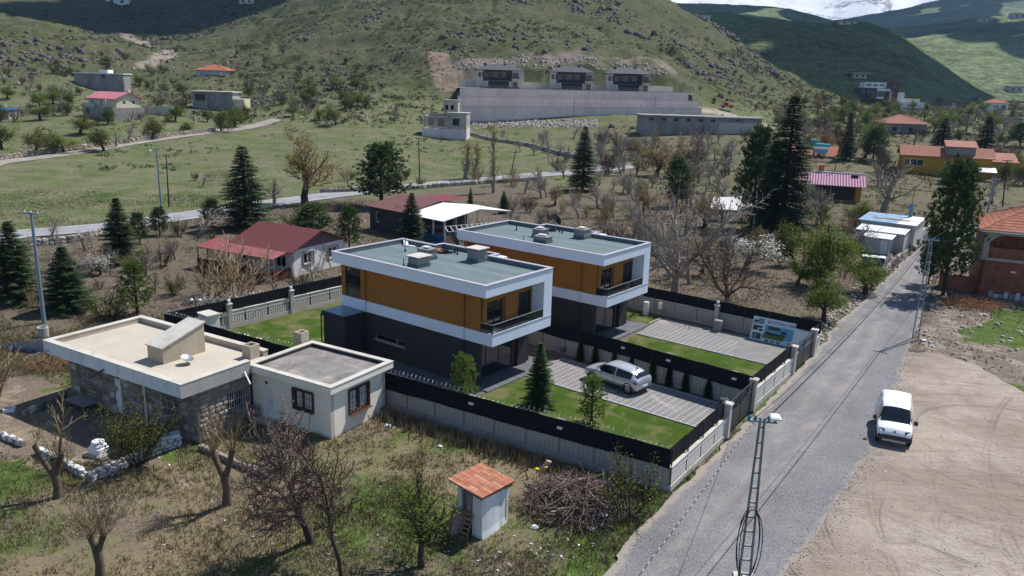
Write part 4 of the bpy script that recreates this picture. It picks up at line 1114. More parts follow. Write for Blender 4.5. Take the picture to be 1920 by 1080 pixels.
for hh_, side in ((fh, 0), (rh, 1)):
    for i, q in enumerate(hh_):
        o_, d_, n_ = ((.42, 1.1), X2, (0, -1)) if side == 0 else ((12.22, 1.103), Y2, (1, 0))
        pt = lambda s, z, d=0.0: np.array([o_[0]+d_[0]*s+n_[0]*d, o_[1]+d_[1]*s+n_[1]*d, z])
        if q[2] < 0:
            MB().slab(pt(q[0], q[2], -.05), pt(q[1], q[2], -.05), pt(q[1], q[3], -.05), pt(q[0], q[3], -.05), .05).build('door', M['lime'], SH); continue
        w_ = window(SH, o_, d_, n_, *q, M['greywood'], M['glass'], .07, (.5,), (), .25)
        MB().box(*sorted((pt(q[0]-.1, 0, .08)[0], pt(q[1]+.1, 0, -.2)[0])), *sorted((pt(q[0]-.1, 0, .08)[1], pt(q[1]+.1, 0, -.2)[1])), q[2]-.1, q[2]-.005).build('sill', M['conc'], w_)
        k = 8
        for j in range(k):
            s = q[0] + (q[1]-q[0])*(j+.5)/k; MB().beam(pt(s, q[2], .05), pt(s, q[3], .05), .025).build('bar', M['bars'], w_)
        for zz_ in (.33, .66): MB().beam(pt(q[0], q[2]+(q[3]-q[2])*zz_, .055), pt(q[1], q[2]+(q[3]-q[2])*zz_, .055), .025).build('bar', M['bars'], w_)
RP = [(0, 0), (12.5, 0), (12.5, 6.45), (0, 6.45)]
MB().prism([(.03, .03), (12.47, .03), (12.47, 4.5), (11.9, 4.5), (11.9, 6.42), (.03, 6.42)], 2.6, 2.929).build('roof_slab', M['conc_dk'], SH)
MB().box(.345, 12.155, .345, 6.105, 2.93, 2.955).build('roof_deck', M['tan_deck'], SH)
for nm_, x0_, x1_, y0_, y1_ in (('front', 0, 12.5, 0, .34), ('left', 0, .34, .343, 6.107), ('back', 0, 11.8, 6.11, 6.45), ('right', 12.16, 12.5, .343, 4.55)):
    pp_ = MB().box(x0_, x1_, y0_, y1_, 2.553, 3.25).build('parapet', M['tan'], SH)
    MB().box(x0_-.03, x1_+.03, y0_-.03 if nm_ in ('front', 'back') else y0_+.028, y1_+.03 if nm_ in ('front', 'back') else y1_-.028*(nm_ == 'left'), 3.25, 3.3).build('coping', M['conc_lt'], pp_)
MB().box(-.012, 12.512, -.014, -.002, 2.52, 3.245).build('fascia', M['lime'], SH)
MB().box(12.502, 12.512, 0, 4.5, 2.5, 3.24).build('fascia', M['conc'], SH)
m = MB(); x0, x1, y0, y1 = 7.05, 8.43, 1.95, 4.75
m.add([(x0,y0,2.95),(x1,y0,2.95),(x1,y1,2.95),(x0,y1,2.95),(x0,y0,3.85),(x1,y0,3.85),(x1,y1,4.72),(x0,y1,4.72)], [(0,1,5,4),(1,2,6,5),(2,3,7,6),(3,0,4,7),(4,5,6,7)])
sth = m.build('stair_house', M['tan'], SH)
MB().slab((x0-.08,y0-.1,3.93),(x1+.08,y0-.1,3.93),(x1+.08,y1+.06,4.81),(x0-.08,y1+.06,4.81), .07).build('sloping_lid', M['conc_lt'], sth)
for x_, y_ in ((11.35, 5.6),):
    ring(MB(), [(x_-.35, y_-.35), (x_+.35, y_-.35), (x_+.35, y_+.35), (x_-.35, y_+.35)], .1, 2.95, 3.75).build('chimney', M['tan'], SH)
MB().tube([(7.9, .98, 2.55), (7.9, .98, -.5)], .06, 8).build('rain_pipe', M['pvc'], SH)
MB().tube([(.5, -.02, 2.75), (.1, -.95, 2.55)], .045, 8).build('spout', M['steel'], SH); MB().tube([(12.5, 4.1, 2.75), (13.4, 3.7, 2.35)], .045, 8).build('spout', M['pvc'], SH)
MB().tube([(5.9, .0, 2.7), (5.7, -.7, 2.45)], .05, 8).build('spout', M['black'], SH)
# the bed-frame bench and small things about the house
bn = empty('slatted_bench', (-27.64, 44.68, 0), R(-30.7), 'dark slatted bench standing below the barred window of the stone house', 'bench')
for i in range(6): MB().box(1.65+i*.33, 1.95+i*.33, -.1, .95, -.08, -.04).build('slat', M['greywood'], bn)
for x_ in (1.65, 3.6): MB().beam((x_, .97, -.5), (x_, .97, .5), .06).build('leg', M['wood'], bn); MB().beam((x_, -.1, -.5), (x_, -.1, -.06), .06).build('leg', M['wood'], bn)
MB().beam((1.65, .97, .5), (3.6, .97, .5), .06).beam((1.65, .97, .2), (3.6, .97, .2), .04).build('back_rail', M['wood'], bn)
def place_local(o, rz, x, y, z=0.0): c, s = math.cos(rz), math.sin(rz); return np.array([o[0]+x*c-y*s, o[1]+x*s+y*c, z])
dl = empty('satellite_dish', place_local((-27.64, 44.68), R(-30.7), 9.4, 2.75, 2.95), 0, 'grey satellite dish lying on the tan roof', 'dish')
dish(dl, (0, 0, .05), .36, R(-20), M['steel'], 'reflector', .25, 1.25)

# ---------------------------------------------------------------- cream annex
CO = (-14.89, 42.46)
CA = house('cream_annex', place_local(CO, R(-30.4), .1, .25), R(-30.4), 6.0, 4.5, 2.6, M['cream'], 'cream rendered annex with dark bitumen roof, joined to the stone house', 'house',
      front=[(.88, 1.62, .0, 1.83, 'd'), (3.3, 4.7, 1.13, 2.2, 'w', ((.1, .4), (.55, .9)))], right=[(1.45, 3.0, .9, 2.2, 'w', ((.05, .4), (.6, .95)))], frame=M['redbrown'], z0=-.5, fw=.09, inset=.06)
RC = [(-.12, -.25), (6.28, -.25), (6.28, 4.92), (-.12, 4.92)]
MB().prism(inset_poly(RC, .05), 2.6, 2.74).build('roof_slab', M['cream'], CA)
ring(MB(), RC, .3, 2.58, 2.95).build('parapet', M['cream'], CA); ring(MB(), RC, .32, 2.95, 3.0, .03).build('coping', M['conc_lt'], CA)
ring(MB(), inset_poly(RC, .3), .012, 2.75, 2.93).build('parapet_lining', M['bitumen_dk'], CA)
xs_ = np.linspace(.2, 5.96, 8)
for i in range(7): MB().slab((xs_[i], .07, 2.755+.008*(i % 2)), (xs_[i+1]+.05, .07, 2.758+.008*(i % 2)), (xs_[i+1]+.05, 4.6, 2.758+.008*(i % 2)), (xs_[i], 4.6, 2.755+.008*(i % 2)), .012).build('felt_strip', M['bitumen'], CA)
ring(MB(), [(-.9, 4.2), (-.3, 4.2), (-.3, 4.85), (-.9, 4.85)], .1, 2.7, 3.6).build('chimney', M['tan'], CA)
MB().box(.7, 1.9, -.62, -.02, -.3, -.02).build('step', M['conc'], CA)
for o_, d_, n_, q in (((0, 0), X2, (0, -1), (3.3, 4.7, 1.13, 2.2)), ((6.0, 0), Y2, (1, 0), (1.45, 3.0, .9, 2.2))):
    pt = lambda s, z, d=.04: np.array([o_[0]+d_[0]*s+n_[0]*d, o_[1]+d_[1]*s+n_[1]*d, z])
    f_ = MB()
    for a_, b_ in (((q[0]-.05, q[2]-.05), (q[1]+.05, q[2]-.05)), ((q[0]-.05, q[3]+.05), (q[1]+.05, q[3]+.05)), ((q[0]-.05, q[2]-.05), (q[0]-.05, q[3]+.05)), ((q[1]+.05, q[2]-.05), (q[1]+.05, q[3]+.05))): f_.beam(pt(*a_), pt(*b_), .1, .1)
    g_ = f_.build('window_surround', M['redbrown'], CA)
    for j in range(6):
        s = q[0] + (q[1]-q[0])*(j+.5)/6; MB().beam(pt(s, q[2], .12), pt(s, q[3], .12), .022).build('bar', M['black'], g_)
    for zz_ in (.3, .7): MB().beam(pt(q[0], q[2]+(q[3]-q[2])*zz_, .125), pt(q[1], q[2]+(q[3]-q[2])*zz_, .125), .022).build('bar', M['black'], g_)
MB().box(6.01, 6.25, 1.35, 3.1, .78, .82).build('window_shelf', M['redbrown'], CA)
MB().lathe([(.05, 0), (.06, .1), (.02, .16)], 8, (1.25, -.1, 2.05)).build('door_lamp', M['black'], CA)

# ---------------------------------------------------------------- garden walls, white trough and sink by the stone house
def rubble_wall(name, pts, h, label, meshes, sw=.4, group=None, w=.35, seed=1, limit=400, ground=True):
    """dry wall of separate stones along ground points"""
    p0 = np.array([*pts[0][:2], 0]); e = empty(name, (p0[0], p0[1], 0), 0, label, 'wall', group)
    r_ = random.Random(seed); n = 0
    core = MB()
    for (a, b) in zip(pts[:-1], pts[1:]):
        a, b = np.array(a[:2]), np.array(b[:2]); L = np.linalg.norm(b-a); dx = (b-a)/L; ang = math.atan2(dx[1], dx[0])
        k = max(1, int(L/4))
        for i in range(k):
            q0, q1 = a + dx*L*i/k, a + dx*L*(i+1)/k; z0, z1 = Pz(*q0), Pz(*q1); nn = np.array([-dx[1], dx[0]])*w*.32
            c_ = [(*(q0-nn-p0[:2]), z0-.2), (*(q1-nn-p0[:2]), z1-.2), (*(q1+nn-p0[:2]), z1-.2), (*(q0+nn-p0[:2]), z0-.2)]
            core.add(c_ + [(c[0], c[1], c[2]+.2+h*.8) for c in c_], [(4,5,6,7),(0,1,5,4),(1,2,6,5),(2,3,7,6),(3,0,4,7)])
        rows = max(1, round(h/(sw*.55)))
        for r0 in range(rows):
            s = r_.random()*.2
            while s < L:
                ww = sw*(.6+.8*r_.random()); p = a + dx*(s+ww/2); s += ww
                if n > limit: break
                z = Pz(*p) + h*(r0+.45)/rows + (r_.random()-.4)*.05
                for sd in ((-1, 1) if r0 < rows-1 else (0,)):
                    q = p + np.array([-dx[1], dx[0]])*sd*w*.3
                    link('stone', r_.choice(meshes), e, (q[0]-p0[0], q[1]-p0[1], z), ((r_.random()-.5)*.4, (r_.random()-.5)*.4, ang + (r_.random()-.5)*.5), (ww, w*(1.1 if sd else 1.9), h/rows*1.25)); n += 1
    core.build('core', M['mortar'], e)
    return e
PG = lambda u, v: tuple(P(u, v)[:2])
rubble_wall('garden_wall', [PG(70, 850), PG(155, 893)], .45, 'low limewashed stone edging left of the white pedestal', S_WH, .45, seed=2)
rubble_wall('garden_wall', [PG(165, 905), PG(225, 880), PG(300, 848), PG(340, 835)], .55, 'whitewashed rubble wall running below the bushy shrub', S_WH, .38, seed=3)
rubble_wall('garden_wall', [PG(375, 842), PG(430, 865), PG(500, 895)], .35, 'low stone edging in front of the cream annex yard', S_RUB, .45, seed=4)
rubble_wall('garden_wall', [PG(0, 820), PG(45, 838)], .4, 'short row of pale edging blocks at the left edge', S_WH, .6, seed=5)
rubble_wall('garden_wall', [PG(45, 780), PG(125, 745)], .4, 'low edging behind the discarded white sink', S_FLD, .6, seed=6)
pd = empty('pedestal', P(186, 852), R(-25), 'white painted stone pedestal standing on the grass', 'pedestal')
MB().cbox(-.62, .62, -.5, .5, 0, .12, .03).build('base', M['conc'], pd); MB().cbox(-.42, .42, -.36, .36, .12, .45, .05).build('lower_block', M['lime'], pd)
MB().cbox(-.34, .34, -.3, .3, .45, .62, .08).build('upper_block', M['lime'], pd); MB().lathe([(.3, 0), (.32, .1), (.28, .14)], 14, (0, 0, .62)).build('rim', M['lime'], pd)
def basin(name, p, rz, L, W, label):
    b = empty(name, p, rz, label, 'sink')
    ring(MB(), [(-L/2, -W/2), (L/2, -W/2), (L/2, W/2), (-L/2, W/2)], .07, 0, .2).build('rim', M['pvc'], b); MB().box(-L/2+.05, L/2-.05, -W/2+.05, W/2-.05, .02, .06).build('bowl', M['pvc'], b)
    MB().tube([(0, W/2-.04, .18), (0, W/2-.04, .38), (0, W/2-.2, .38)], .02, 6).build('tap', M['steel'], b); return b
basin('sink', P(18, 770), R(20), .6, .5, 'white ceramic sink lying near the left edge')
tr_ = basin('sink_unit', P(310, 838) + np.array([0, 0, .5]), R(30), 1.5, .55, 'white double sink unit resting on the whitewashed wall')
wt = empty('work_table', place_local(CO, R(-30.4), .25, -1.0, -.1), R(-30), 'small cluttered table in the corner between stone house and annex', 'table')
MB().box(-.5, .5, -.35, .35, .75, .8).build('top', M['greywood'], wt)
for x_ in (-.45, .45):
    for y_ in (-.3, .3): MB().beam((x_, y_, 0), (x_, y_, .75), .05).build('leg', M['wood'], wt)
cv = MB()
for i in range(30):
    a_ = i*.7; cv.tube([(math.cos(a_)*.4*random.random(), random.random()*.5-.2, .0), (math.cos(a_+1)*.5, random.random()*.6-.2, .5+random.random()*.3), (math.cos(a_+2)*.6, random.random()*.6-.2, .3)], .03, 4)
o = cv.build('rag_heap', M['conc_dk'], None, loc=place_local(CO, R(-30.4), .5, -.35, -.05)); tag(o, 'heap of grey rags and netting beside the annex door', 'heap')

# ---------------------------------------------------------------- red-roofed house
M['redtile'] = plain('red_shingle', (.13, .035, .036), .16, 1.0, .85, bump=.3, bscale=8)
M['redsheet'] = plain('red_sheet', (.19, .02, .026), .1, 1.2, .5, spec=.5)
M['whitewall'] = plain('white_render', (.7, .68, .63), .05, .8, .9, dirt=(.6, .57, .5))
M['brownboard'] = plain('brown_gable', (.15, .1, .1), .2, 1.5, .85)
M['fencered'] = plain('brown_plank', (.12, .035, .02), .3, 2, .8)
RH = house('red_roof_house', (*place_local((-28.52, 78.58), R(-28.5), .3, .3), 0), R(-28.5), 7.7, 7.7, 2.6, M['whitewall'], 'white house with dark red gable roof and red awning behind the back wall', 'house',
      right=[(1.6, 2.9, .95, 2.05, 'w'), (5.2, 6.5, .95, 2.05, 'w')], front=[(1.0, 2.2, .9, 2.0, 'w'), (4.0, 4.9, 0, 2.05, 'd'), (5.6, 6.9, .8, 2.0, 'w')])
gable_roof(RH, 7.7, 7.7, 2.62, 1.45, .45, M['redtile'], .1, .0)
m = MB(); m.add([(7.72, -.1, 2.6), (7.72, 7.8, 2.6), (7.72, 3.85, 4.02)], [(0, 1, 2)]); m.add([(7.78, -.1, 2.6), (7.78, 7.8, 2.6), (7.78, 3.85, 4.02)], [(0, 1, 2)]); m.build('gable_boarding', M['brownboard'], RH)
for q in ((1.6, 2.9), (5.2, 6.5)):
    f_ = MB()
    for a_, b_ in (((q[0]-.12, .85), (q[1]+.12, .85)), ((q[0]-.12, 2.15), (q[1]+.12, 2.15)), ((q[0]-.12, .85), (q[0]-.12, 2.15)), ((q[1]+.12, .85), (q[1]+.12, 2.15))): f_.beam((7.73, a_[0], a_[1]), (7.73, b_[0], b_[1]), .05, .12)
    f_.build('window_surround', M['conc_dk'], RH)
n = 7; xs_ = np.linspace(-2.9, 7.5, n+1)
for i in range(n): corrugated(MB(), (xs_[i], -2.35, 2.12), (xs_[i+1]+.06, -2.35, 2.12), (xs_[i+1]+.06, .25, 2.62), (xs_[i], .25, 2.62), 6, .03).build('awning_sheet', M['redsheet'], RH)
for i in range(n+1): MB().beam((xs_[i] if i else -2.8, -2.2, 0), (xs_[i] if i else -2.8, -2.2, 2.08), .09).build('awning_post', M['wood'], RH)
MB().beam((-2.9, -2.2, 2.06), (7.5, -2.2, 2.06), .1).build('awning_beam', M['wood'], RH)
xs_ = np.arange(-2.9, 7.5, .3)
for x_ in xs_: MB().box(x_, x_+.285, -2.3, -2.27, .02, .95 + .02*random.random()).build('plank', M['fencered'], RH)
for y_ in np.arange(-2.25, .2, .3): MB().box(7.5, 7.53, y_, y_+.285, .02, .95).build('plank', M['fencered'], RH)
MB().box(-.3, 8.2, 7.9, 8.0, 0, .01).build('path', M['conc'], RH)
MB().lathe([(.1, 0), (.1, .05)], 8, (0, 0, 0)).build('lamp_base', M['steel'], RH, loc=(7.8, 3.6, 2.35), rot=(0, R(90), 0))
sb = empty('curved_wall', (-27.0, 70.5, 0), R(-25), 'low brown plank fence left of the red awning', 'fence')
for i in range(14): MB().box(-3.5+i*.3, -3.22+i*.3, 1.5+.05*i*i*.1, 1.53+.05*i*i*.1, 0, 1.1).build('plank', M['fencered'], sb)

# ---------------------------------------------------------------- dark house and white-roofed pavilion
DK = house('grey_house', (-18.7, 102.2, 0), R(-42), 7.4, 10.6, 3.05, M['dark'], 'dark grey house with faded maroon roof beside the white-roofed pavilion', 'house',
      front=[(1.2, 1.9, 1.0, 2.4, 'w')])
M['maroon'] = plain('faded_maroon_roof', (.15, .065, .06), .25, .9, .9, bump=.3, bscale=8)
gable_roof(DK, 7.4, 10.6, 3.05, .95, .4, M['maroon'], .08, 0, .3)
MB().box(3.2, 7.7, 5.8, 10.4, 3.95, 3.96).build('roof_patch', M['redsheet'], DK)
PV = empty('pavilion', place_local((-18.7, 102.2), R(-42), 7.75, 0), R(-42), 'open steel pavilion with white sheet roof and blue panels', 'pavilion')
Lp, Wp = 6.7, 11.2
for i in range(7):
    a_, b_ = i*Lp/7, (i+1)*Lp/7 + .05
    corrugated(MB(), (a_, -.5, 2.95), (b_, -.5, 2.95), (b_, 5.6, 3.85), (a_, 5.6, 3.85), 4, .012).build('roof_sheet', M['whitemet'], PV)
    corrugated(MB(), (a_, 5.6, 3.85), (b_, 5.6, 3.85), (b_, 11.4, 3.05), (a_, 11.4, 3.05), 4, .012).build('roof_sheet', M['whitemet'], PV)
for x_ in (.2, 2.3, 4.5, 6.5):
    for y_ in (0, 3.7, 7.4, 10.9): MB().beam((x_, y_, -.2), (x_, y_, 2.95 + (.6 if 2 < y_ < 9 else 0)), .09).build('column', M['whitemet'], PV)
m = MB()
for x_ in (.2, 6.5): m.beam((x_, -.4, 2.9), (x_, 5.6, 3.75), .07).beam((x_, 5.6, 3.75), (x_, 11.2, 3.0), .07)
m.beam((0, 0, 2.85), (6.7, 0, 2.85), .07).beam((0, 10.9, 2.9), (6.7, 10.9, 2.9), .07); m.build('rafters', M['whitemet'], PV)
m = MB()
p_, q_ = np.array([6.9, -.4, 2.35]), np.array([7.6, 11.0, 2.0])
for z_, dx_ in ((0, 0), (-.55, .55)):
    m.beam(p_ + [dx_, 0, z_], q_ + [dx_, 0, z_], .05)
for i in range(15):
    s_ = i/14; a_ = p_*(1-s_) + q_*s_; m.beam(a_, a_ + np.array([.55, .0, -.55]), .05)
m.build('lean_to_frame', M['whitemet'], PV)
M['bluepanel'] = plain('blue_panel', (.02, .12, .3), .15, 1.5, .5)
for x_ in np.arange(0.3, 6.4, 1.55): MB().box(x_, x_+1.5, -.06, -.03, .1, 1.05).build('side_panel', M['bluepanel'], PV)
for y_ in np.arange(6.2, 10.5, 1.5): MB().box(6.6, 6.63, y_, y_+1.45, .1, 1.05).build('side_panel', M['bluepanel'], PV)
for y_ in np.arange(0.1, 5.9, .3): MB().box(6.6, 6.63, y_, y_+.22, .1, 1.1).build('baluster', M['wood'], PV)
MB().box(0, 6.6, 0, 11, -.1, .02).build('floor', M['conc_dk'], PV)

# ---------------------------------------------------------------- outhouse in the foreground
def outhouse():
    p = P(903, 1013); rz = math.atan2(31.58-30.03, .12+.97)   # right wall runs away along rz
    e = empty('outhouse', (p[0], p[1], p[2]), rz, 'small limewashed outhouse with a single-pitch terracotta tile roof', 'outhouse')
    # local x along the right wall (away), y to the left
    L, W = 1.9, 1.35
    def wallq(mb, pts, t=.1): mb.slab(*pts, t)
    m = MB(); n = 12
    # right wall, slightly bulging and uneven at the foot
    for i in range(n):
        a, b = L*i/n, L*(i+1)/n; f = lambda x, z: -.05*math.sin(x*2.2) - .05*(z < .3)
        for z0, z1 in ((-.1, .35), (.35, 1.1), (1.1, 2.0 - .27*a/L)):
            m.quad((a, f(a, z0), z0), (b, f(b, z0), z0), (b, f(b, z1), z1 if z1 < 1.5 else 2.0-.27*b/L), (a, f(a, z1), z1))
    m.box(.0, .12, .0, .52, -.1, 1.98); m.box(0, .12, 1.12, W, -.1, 2.1); m.box(L-.12, L, .0, W, -.1, 1.74); m.box(.1, L-.1, W-.12, W, -.1, 1.9)
    m.build('wall', M['lime'], e)
    m = MB().beam((-.12, -.1, 2.0), (-.12, W+.15, 2.3), .09).beam((L, -.1, 1.75), (L, W+.15, 2.05), .08).beam((-.2, -.08, 2.06), (L+.1, -.08, 1.8), .08).beam((-.2, W+.05, 2.3), (L+.1, W+.05, 2.05), .08)
    m.build('roof_timbers', M['wood'], e)
    # roof plane over (x,y): falls to the right-hand wall side and to the back
    zr = lambda x, y: 2.12 + .2*(y/W) - .14*(x/L)
    tm = MB(); k = 6; vs_ = []
    for j in (0, 1):
        for i in range(k+1): a = math.pi*i/k; vs_.append((j, .5*math.cos(a), .3*math.sin(a)*(1 + .1*(1-j))))
    tm.add(vs_, [(i, i+1, k+2+i, k+1+i) for i in range(k)])
    tm.add([(0, .5, -.02), (0, -.5, -.02), (1, -.5, -.02), (1, .5, -.02)], [(0, 1, 2, 3)])
    M['terracotta'] = rand_mat('terracotta', [(0, (.33, .125, .075)), (.5, (.42, .18, .11)), (.85, (.47, .25, .14)), (1, (.52, .33, .22))], .85, 20, .2)
    tile = tm.mesh('roof_tile', M['terracotta'])
    nx, ny = 16, 4
    for i in range(nx):
        for j in range(ny):
            x = -.28 + (L+.48)*(i+.5)/nx; y = -.2 + (W+.5)*j/ny; l = (W+.5)/ny*1.12
            z = zr(x, y) + .015
            o = link('roof_tile', tile, e, (x + random.uniform(-.01, .01), y, z), (0, 0, 0), ((l), (L+.48)/nx*1.02, .14))
            o.rotation_euler = (0, -math.atan(.2/W), math.pi/2)
            o.location.z += .02*(1 if j == 0 else 0)
    m = MB().slab((-.26, -.18, zr(-.26, -.18)), (L+.18, -.18, zr(L+.18, -.18)), (L+.18, W+.28, zr(L+.18, W+.28)), (-.26, W+.28, zr(-.26, W+.28)), .03); m.build('roof_boards', M['wood'], e)
    # loose door and pallet
    d = empty('old_door_plank', e.matrix_world @ Vector((0, 0, 0)), 0, 'faded mauve planks leaning in the outhouse doorway', 'plank'); d.location = (p[0], p[1], p[2]); d.rotation_euler = (0, 0, rz)
    mv = plain('faded_mauve_paint', (.3, .2, .23), .15, 3, .8)
    MB().slab((-.05, .8, 1.0), (-.02, .55, 1.0), (.02, .6, 2.0), (0, .85, 2.0), .03).build('plank', mv, d); MB().slab((-.5, 1.35, .05), (-.45, 1.05, .05), (-.15, .95, 1.0), (-.18, 1.25, 1.0), .03).build('plank', mv, d)
    q = empty('pallet', (p[0], p[1], p[2]), rz, 'wooden pallet leaning against the outhouse doorway', 'pallet')
    for y_ in (.5, 1.02, 1.5): MB().beam((-.42, y_, 0), (-.12, y_ - .1, 1.1), .06).build('bearer', M['wood'], q)
    for i in range(6):
        s = .05 + i*.19; MB().beam((-.45 + .3*s, .45, 1.1*s), (-.45 + .3*s, 1.55, 1.1*s), .03, .09).build('slat', M['wood'], q)
    return e
outhouse()

# ---------------------------------------------------------------- brick house at the right edge
def brick_material(name, c1, c2, mortar, sc, rot=(R(90), 0, 0)):
    t = NT(name); p = t.coord('Object')
    s = t.n('SeparateXYZ'); t.l(p, s.inputs[0]); cmb = t.n('CombineXYZ')
    t.l(t.math('ADD', s.outputs[0], s.outputs[1]), cmb.inputs[0]); t.l(s.outputs[2], cmb.inputs[1])
    b = t.n('TexBrick'); b.inputs['Scale'].default_value = sc; b.inputs['Color1'].default_value = (*c1, 1); b.inputs['Color2'].default_value = (*c2, 1); b.inputs['Mortar'].default_value = (*mortar, 1)
    b.inputs['Mortar Size'].default_value = .015; b.inputs['Brick Width'].default_value = .3; b.inputs['Row Height'].default_value = .2
    t.l(cmb.outputs[0], b.inputs['Vector'])
    c = t.mix(1.0, b.outputs[0], t.ramp(t.noise(p, 1.2, 5), [(.3, .7), (.7, 1.3)]), 'MULTIPLY')
    t.bump(b.outputs['Fac'], -.4, .02); return t.done(c, .9, 0, .2)
M['brick'] = brick_material('hollow_brick', (.28, .085, .04), (.2, .055, .03), (.26, .18, .14), 1.0)
BH = empty('brick_house', (45.9, 76.6, 0), R(-25), 'unplastered red brick house with tile roof at the right edge', 'house')
m = MB(); wall_grid(m, (0, 0), X2, (0, -1), 9, -.3, 3.45, .3, [(2.6, 3.1, 2.4, 2.6)]); wall_grid(m, (0, 9), (0, -1), (-1, 0), 9, -.3, 6.4, .3, [(3, 4.2, 4.4, 5.6)])
m.build('wall', M['brick'], BH)
MB().box(.3, 9, 1.6, 1.85, 3.6, 6.4).build('loggia_wall', M['brick'], BH)
MB().box(.45, 9, .0, .2, 3.7, 4.75).build('loggia_parapet', M['brick'], BH)
MB().box(-.02, 9, -.06, 1.6, 3.45, 3.7).build('floor_slab', M['conc'], BH)
m = MB(); m.box(-.02, .45, -.05, .4, 3.7, 6.4); m.box(.45, 9, -.05, .3, 6.0, 6.4); m.add([(.45, -.04, 6.0), (1.3, -.04, 6.0), (.45, -.04, 5.3), (.45, .3, 6.0), (1.3, .3, 6.0), (.45, .3, 5.3)], [(0, 2, 1), (3, 4, 5), (1, 2, 5, 4)]); m.build('concrete_frame', M['conc'], BH)
M['rooftile'] = rand_mat('clay_tile', [(0, (.36, .14, .085)), (1, (.36, .14, .085))], .85, 6, .2, 2.0)
hip_roof(BH, 12, 9, 6.42, 2.3, .55, M['rooftile'], .3, 3.2, M['pvc'])
m = MB(); wall_grid(m, (-3.2, .6), X2, (0, -1), 3.1, -.3, 1.5, .25, []); m.box(-3.2, -3.0, .85, 2.6, -.3, 2.2); m.build('low_wall', M['brick'], BH)
jp = empty('scrap_heap', place_local((45.9, 76.6), R(-25), 1.0, -.6, -.05), R(-25), 'scrap metal and boards leaning along the brick house foot', 'scrap')
for i in range(9): MB().box(i*.45, i*.45+.4, -.1*random.random(), .06, 0, .35+.5*random.random()).build('scrap_sheet', M['steel'] if i % 2 else M['greywood'], jp, rot=(R(-18), 0, random.uniform(-.2, .2)))

# ---------------------------------------------------------------- low white-roofed sheds by the road
WS = empty('workshop_shed', (50.0, 98.3, 0), R(-37), 'white rendered shed with stepped corrugated roofs beside the gravel road', 'shed')
# local x along the road-facing wall is away (y'), build with x to the right = toward road
M['palewall'] = plain('pale_rough_wall', (.52, .5, .46), .12, .8, .9, dirt=(.4, .38, .34))
m = MB(); m.box(-6.5, 0, 0, 5.2, -.2, 3.1); m.build('main_block', M['palewall'], WS)
m = MB(); m.box(-6.0, -.5, -3.0, -.005, -.2, 2.3); m.build('front_block', M['palewall'], WS)
m = MB(); m.box(-4.5, -1.6, -5.4, -3.005, -.2, 1.9); m.build('lean_to', M['palewall'], WS)
m = MB(); m.box(-.3, 0, 5.2, 11.0, -.2, 1.9); m.build('yard_wall', M['conc'], WS)
sheet_m = plain('galvanised_sheet', (.4, .42, .45), .1, 1, .4, .5, spec=.5)
for i in range(6):
    a_, b_ = -6.8 + i*1.15, -6.8 + (i+1)*1.15 + .05
    mt = plain('blue_white_sheet', (.22, .34, .46), .5, 1.2, .45) if i < 4 else M['whitemet']
    MB().slab((a_, -.2, 3.15), (b_, -.2, 3.15), (b_, 5.3, 3.55), (a_, 5.3, 3.55), .03).build('roof_sheet', mt, WS)
    if i < 5: corrugated(MB(), (a_+.6, -3.3, 2.35), (b_+.6, -3.3, 2.35), (b_+.6, -.02, 2.75), (a_+.6, -.02, 2.75), 4).build('roof_sheet', sheet_m, WS)
    if i < 3: corrugated(MB(), (a_+2.0, -5.7, 1.95), (b_+2.0, -5.7, 1.95), (b_+2.0, -3.1, 2.25), (a_+2.0, -3.1, 2.25), 4).build('roof_sheet', sheet_m, WS)
MB().box(-5.5, -1.2, 1.8, 2.1, 3.33, 3.36).build('orange_strip', plain('orange_sheet', (.6, .14, .05), .1), WS)
MB().tube([(-1.7, 4.9, 3.4), (-1.7, 4.9, 5.2)], .24, 10).build('flue', plain('blue_drum', (.1, .22, .32), .2), WS)
MB().beam((-1.7, 4.9, 5.2), (-1.7, 4.9, 7.0), .09).beam((-3.6, 4.9, 7.0), (.8, 4.9, 7.0), .12).build('pole_bar', M['wood'], WS)
MB().box(-2.6, -1.8, -5.44, -5.41, 0, 1.7).build('door', M['whitemet'], WS)
rubble_wall('roadside_wall', [PG(1655, 522), PG(1672, 500), PG(1690, 486), PG(1700, 478)], .9, 'dark dry-stone wall with pale cap stones in front of the sheds', S_FLD, .6, seed=8, limit=120)
o = empty('blue_tank', P(1642, 498), R(-20), 'blue sheet-metal tank standing in front of the sheds', 'tank')
MB().box(-1.4, .8, -.6, .6, 0, 1.0).build('body', plain('deep_blue_sheet', (.03, .06, .2), .2, 2, .5), o); MB().box(-1.5, .9, -.7, .7, 1.0, 1.06).build('lid', M['pvc'], o)
for i in range(7): MB().box(1.0 + i*.2, 1.1 + i*.2, -.05, .0, 0, 1.0).build('slat', M['greywood'], o)
# ================================================================ FARTHER HOUSES
def far_house(name, u, v, rz, L, W, h, mat, label, cat='house', **kw):
    p = P(u, v); return house(name, p, R(rz), L, W, h, mat, label, cat, z0=kw.pop('z0', -1.5), **kw)
M['pinkroof'] = plain('pink_sheet_roof', (.5, .17, .2), .1, .8, .6)
M['yellowwall'] = plain('pale_yellow_render', (.62, .55, .4), .06, .8, .9)
M['greywall'] = plain('bare_grey_wall', (.28, .265, .25), .25, .4, .95, dirt=(.12, .115, .11))
M['retain'] = plain('retaining_stone', (.68, .58, .55), .16, .35, .95, bump=.5, bscale=1.5, fine=8, dirt=(.52, .44, .41))
M['orangetile'] = plain('orange_tile', (.38, .14, .075), .14, .8, .85)
M['browntile'] = plain('brown_tile', (.33, .15, .11), .2, .8, .9)
M['magenta'] = plain('magenta_sheet', (.2, .05, .125), .1, .8, .5, spec=.5)
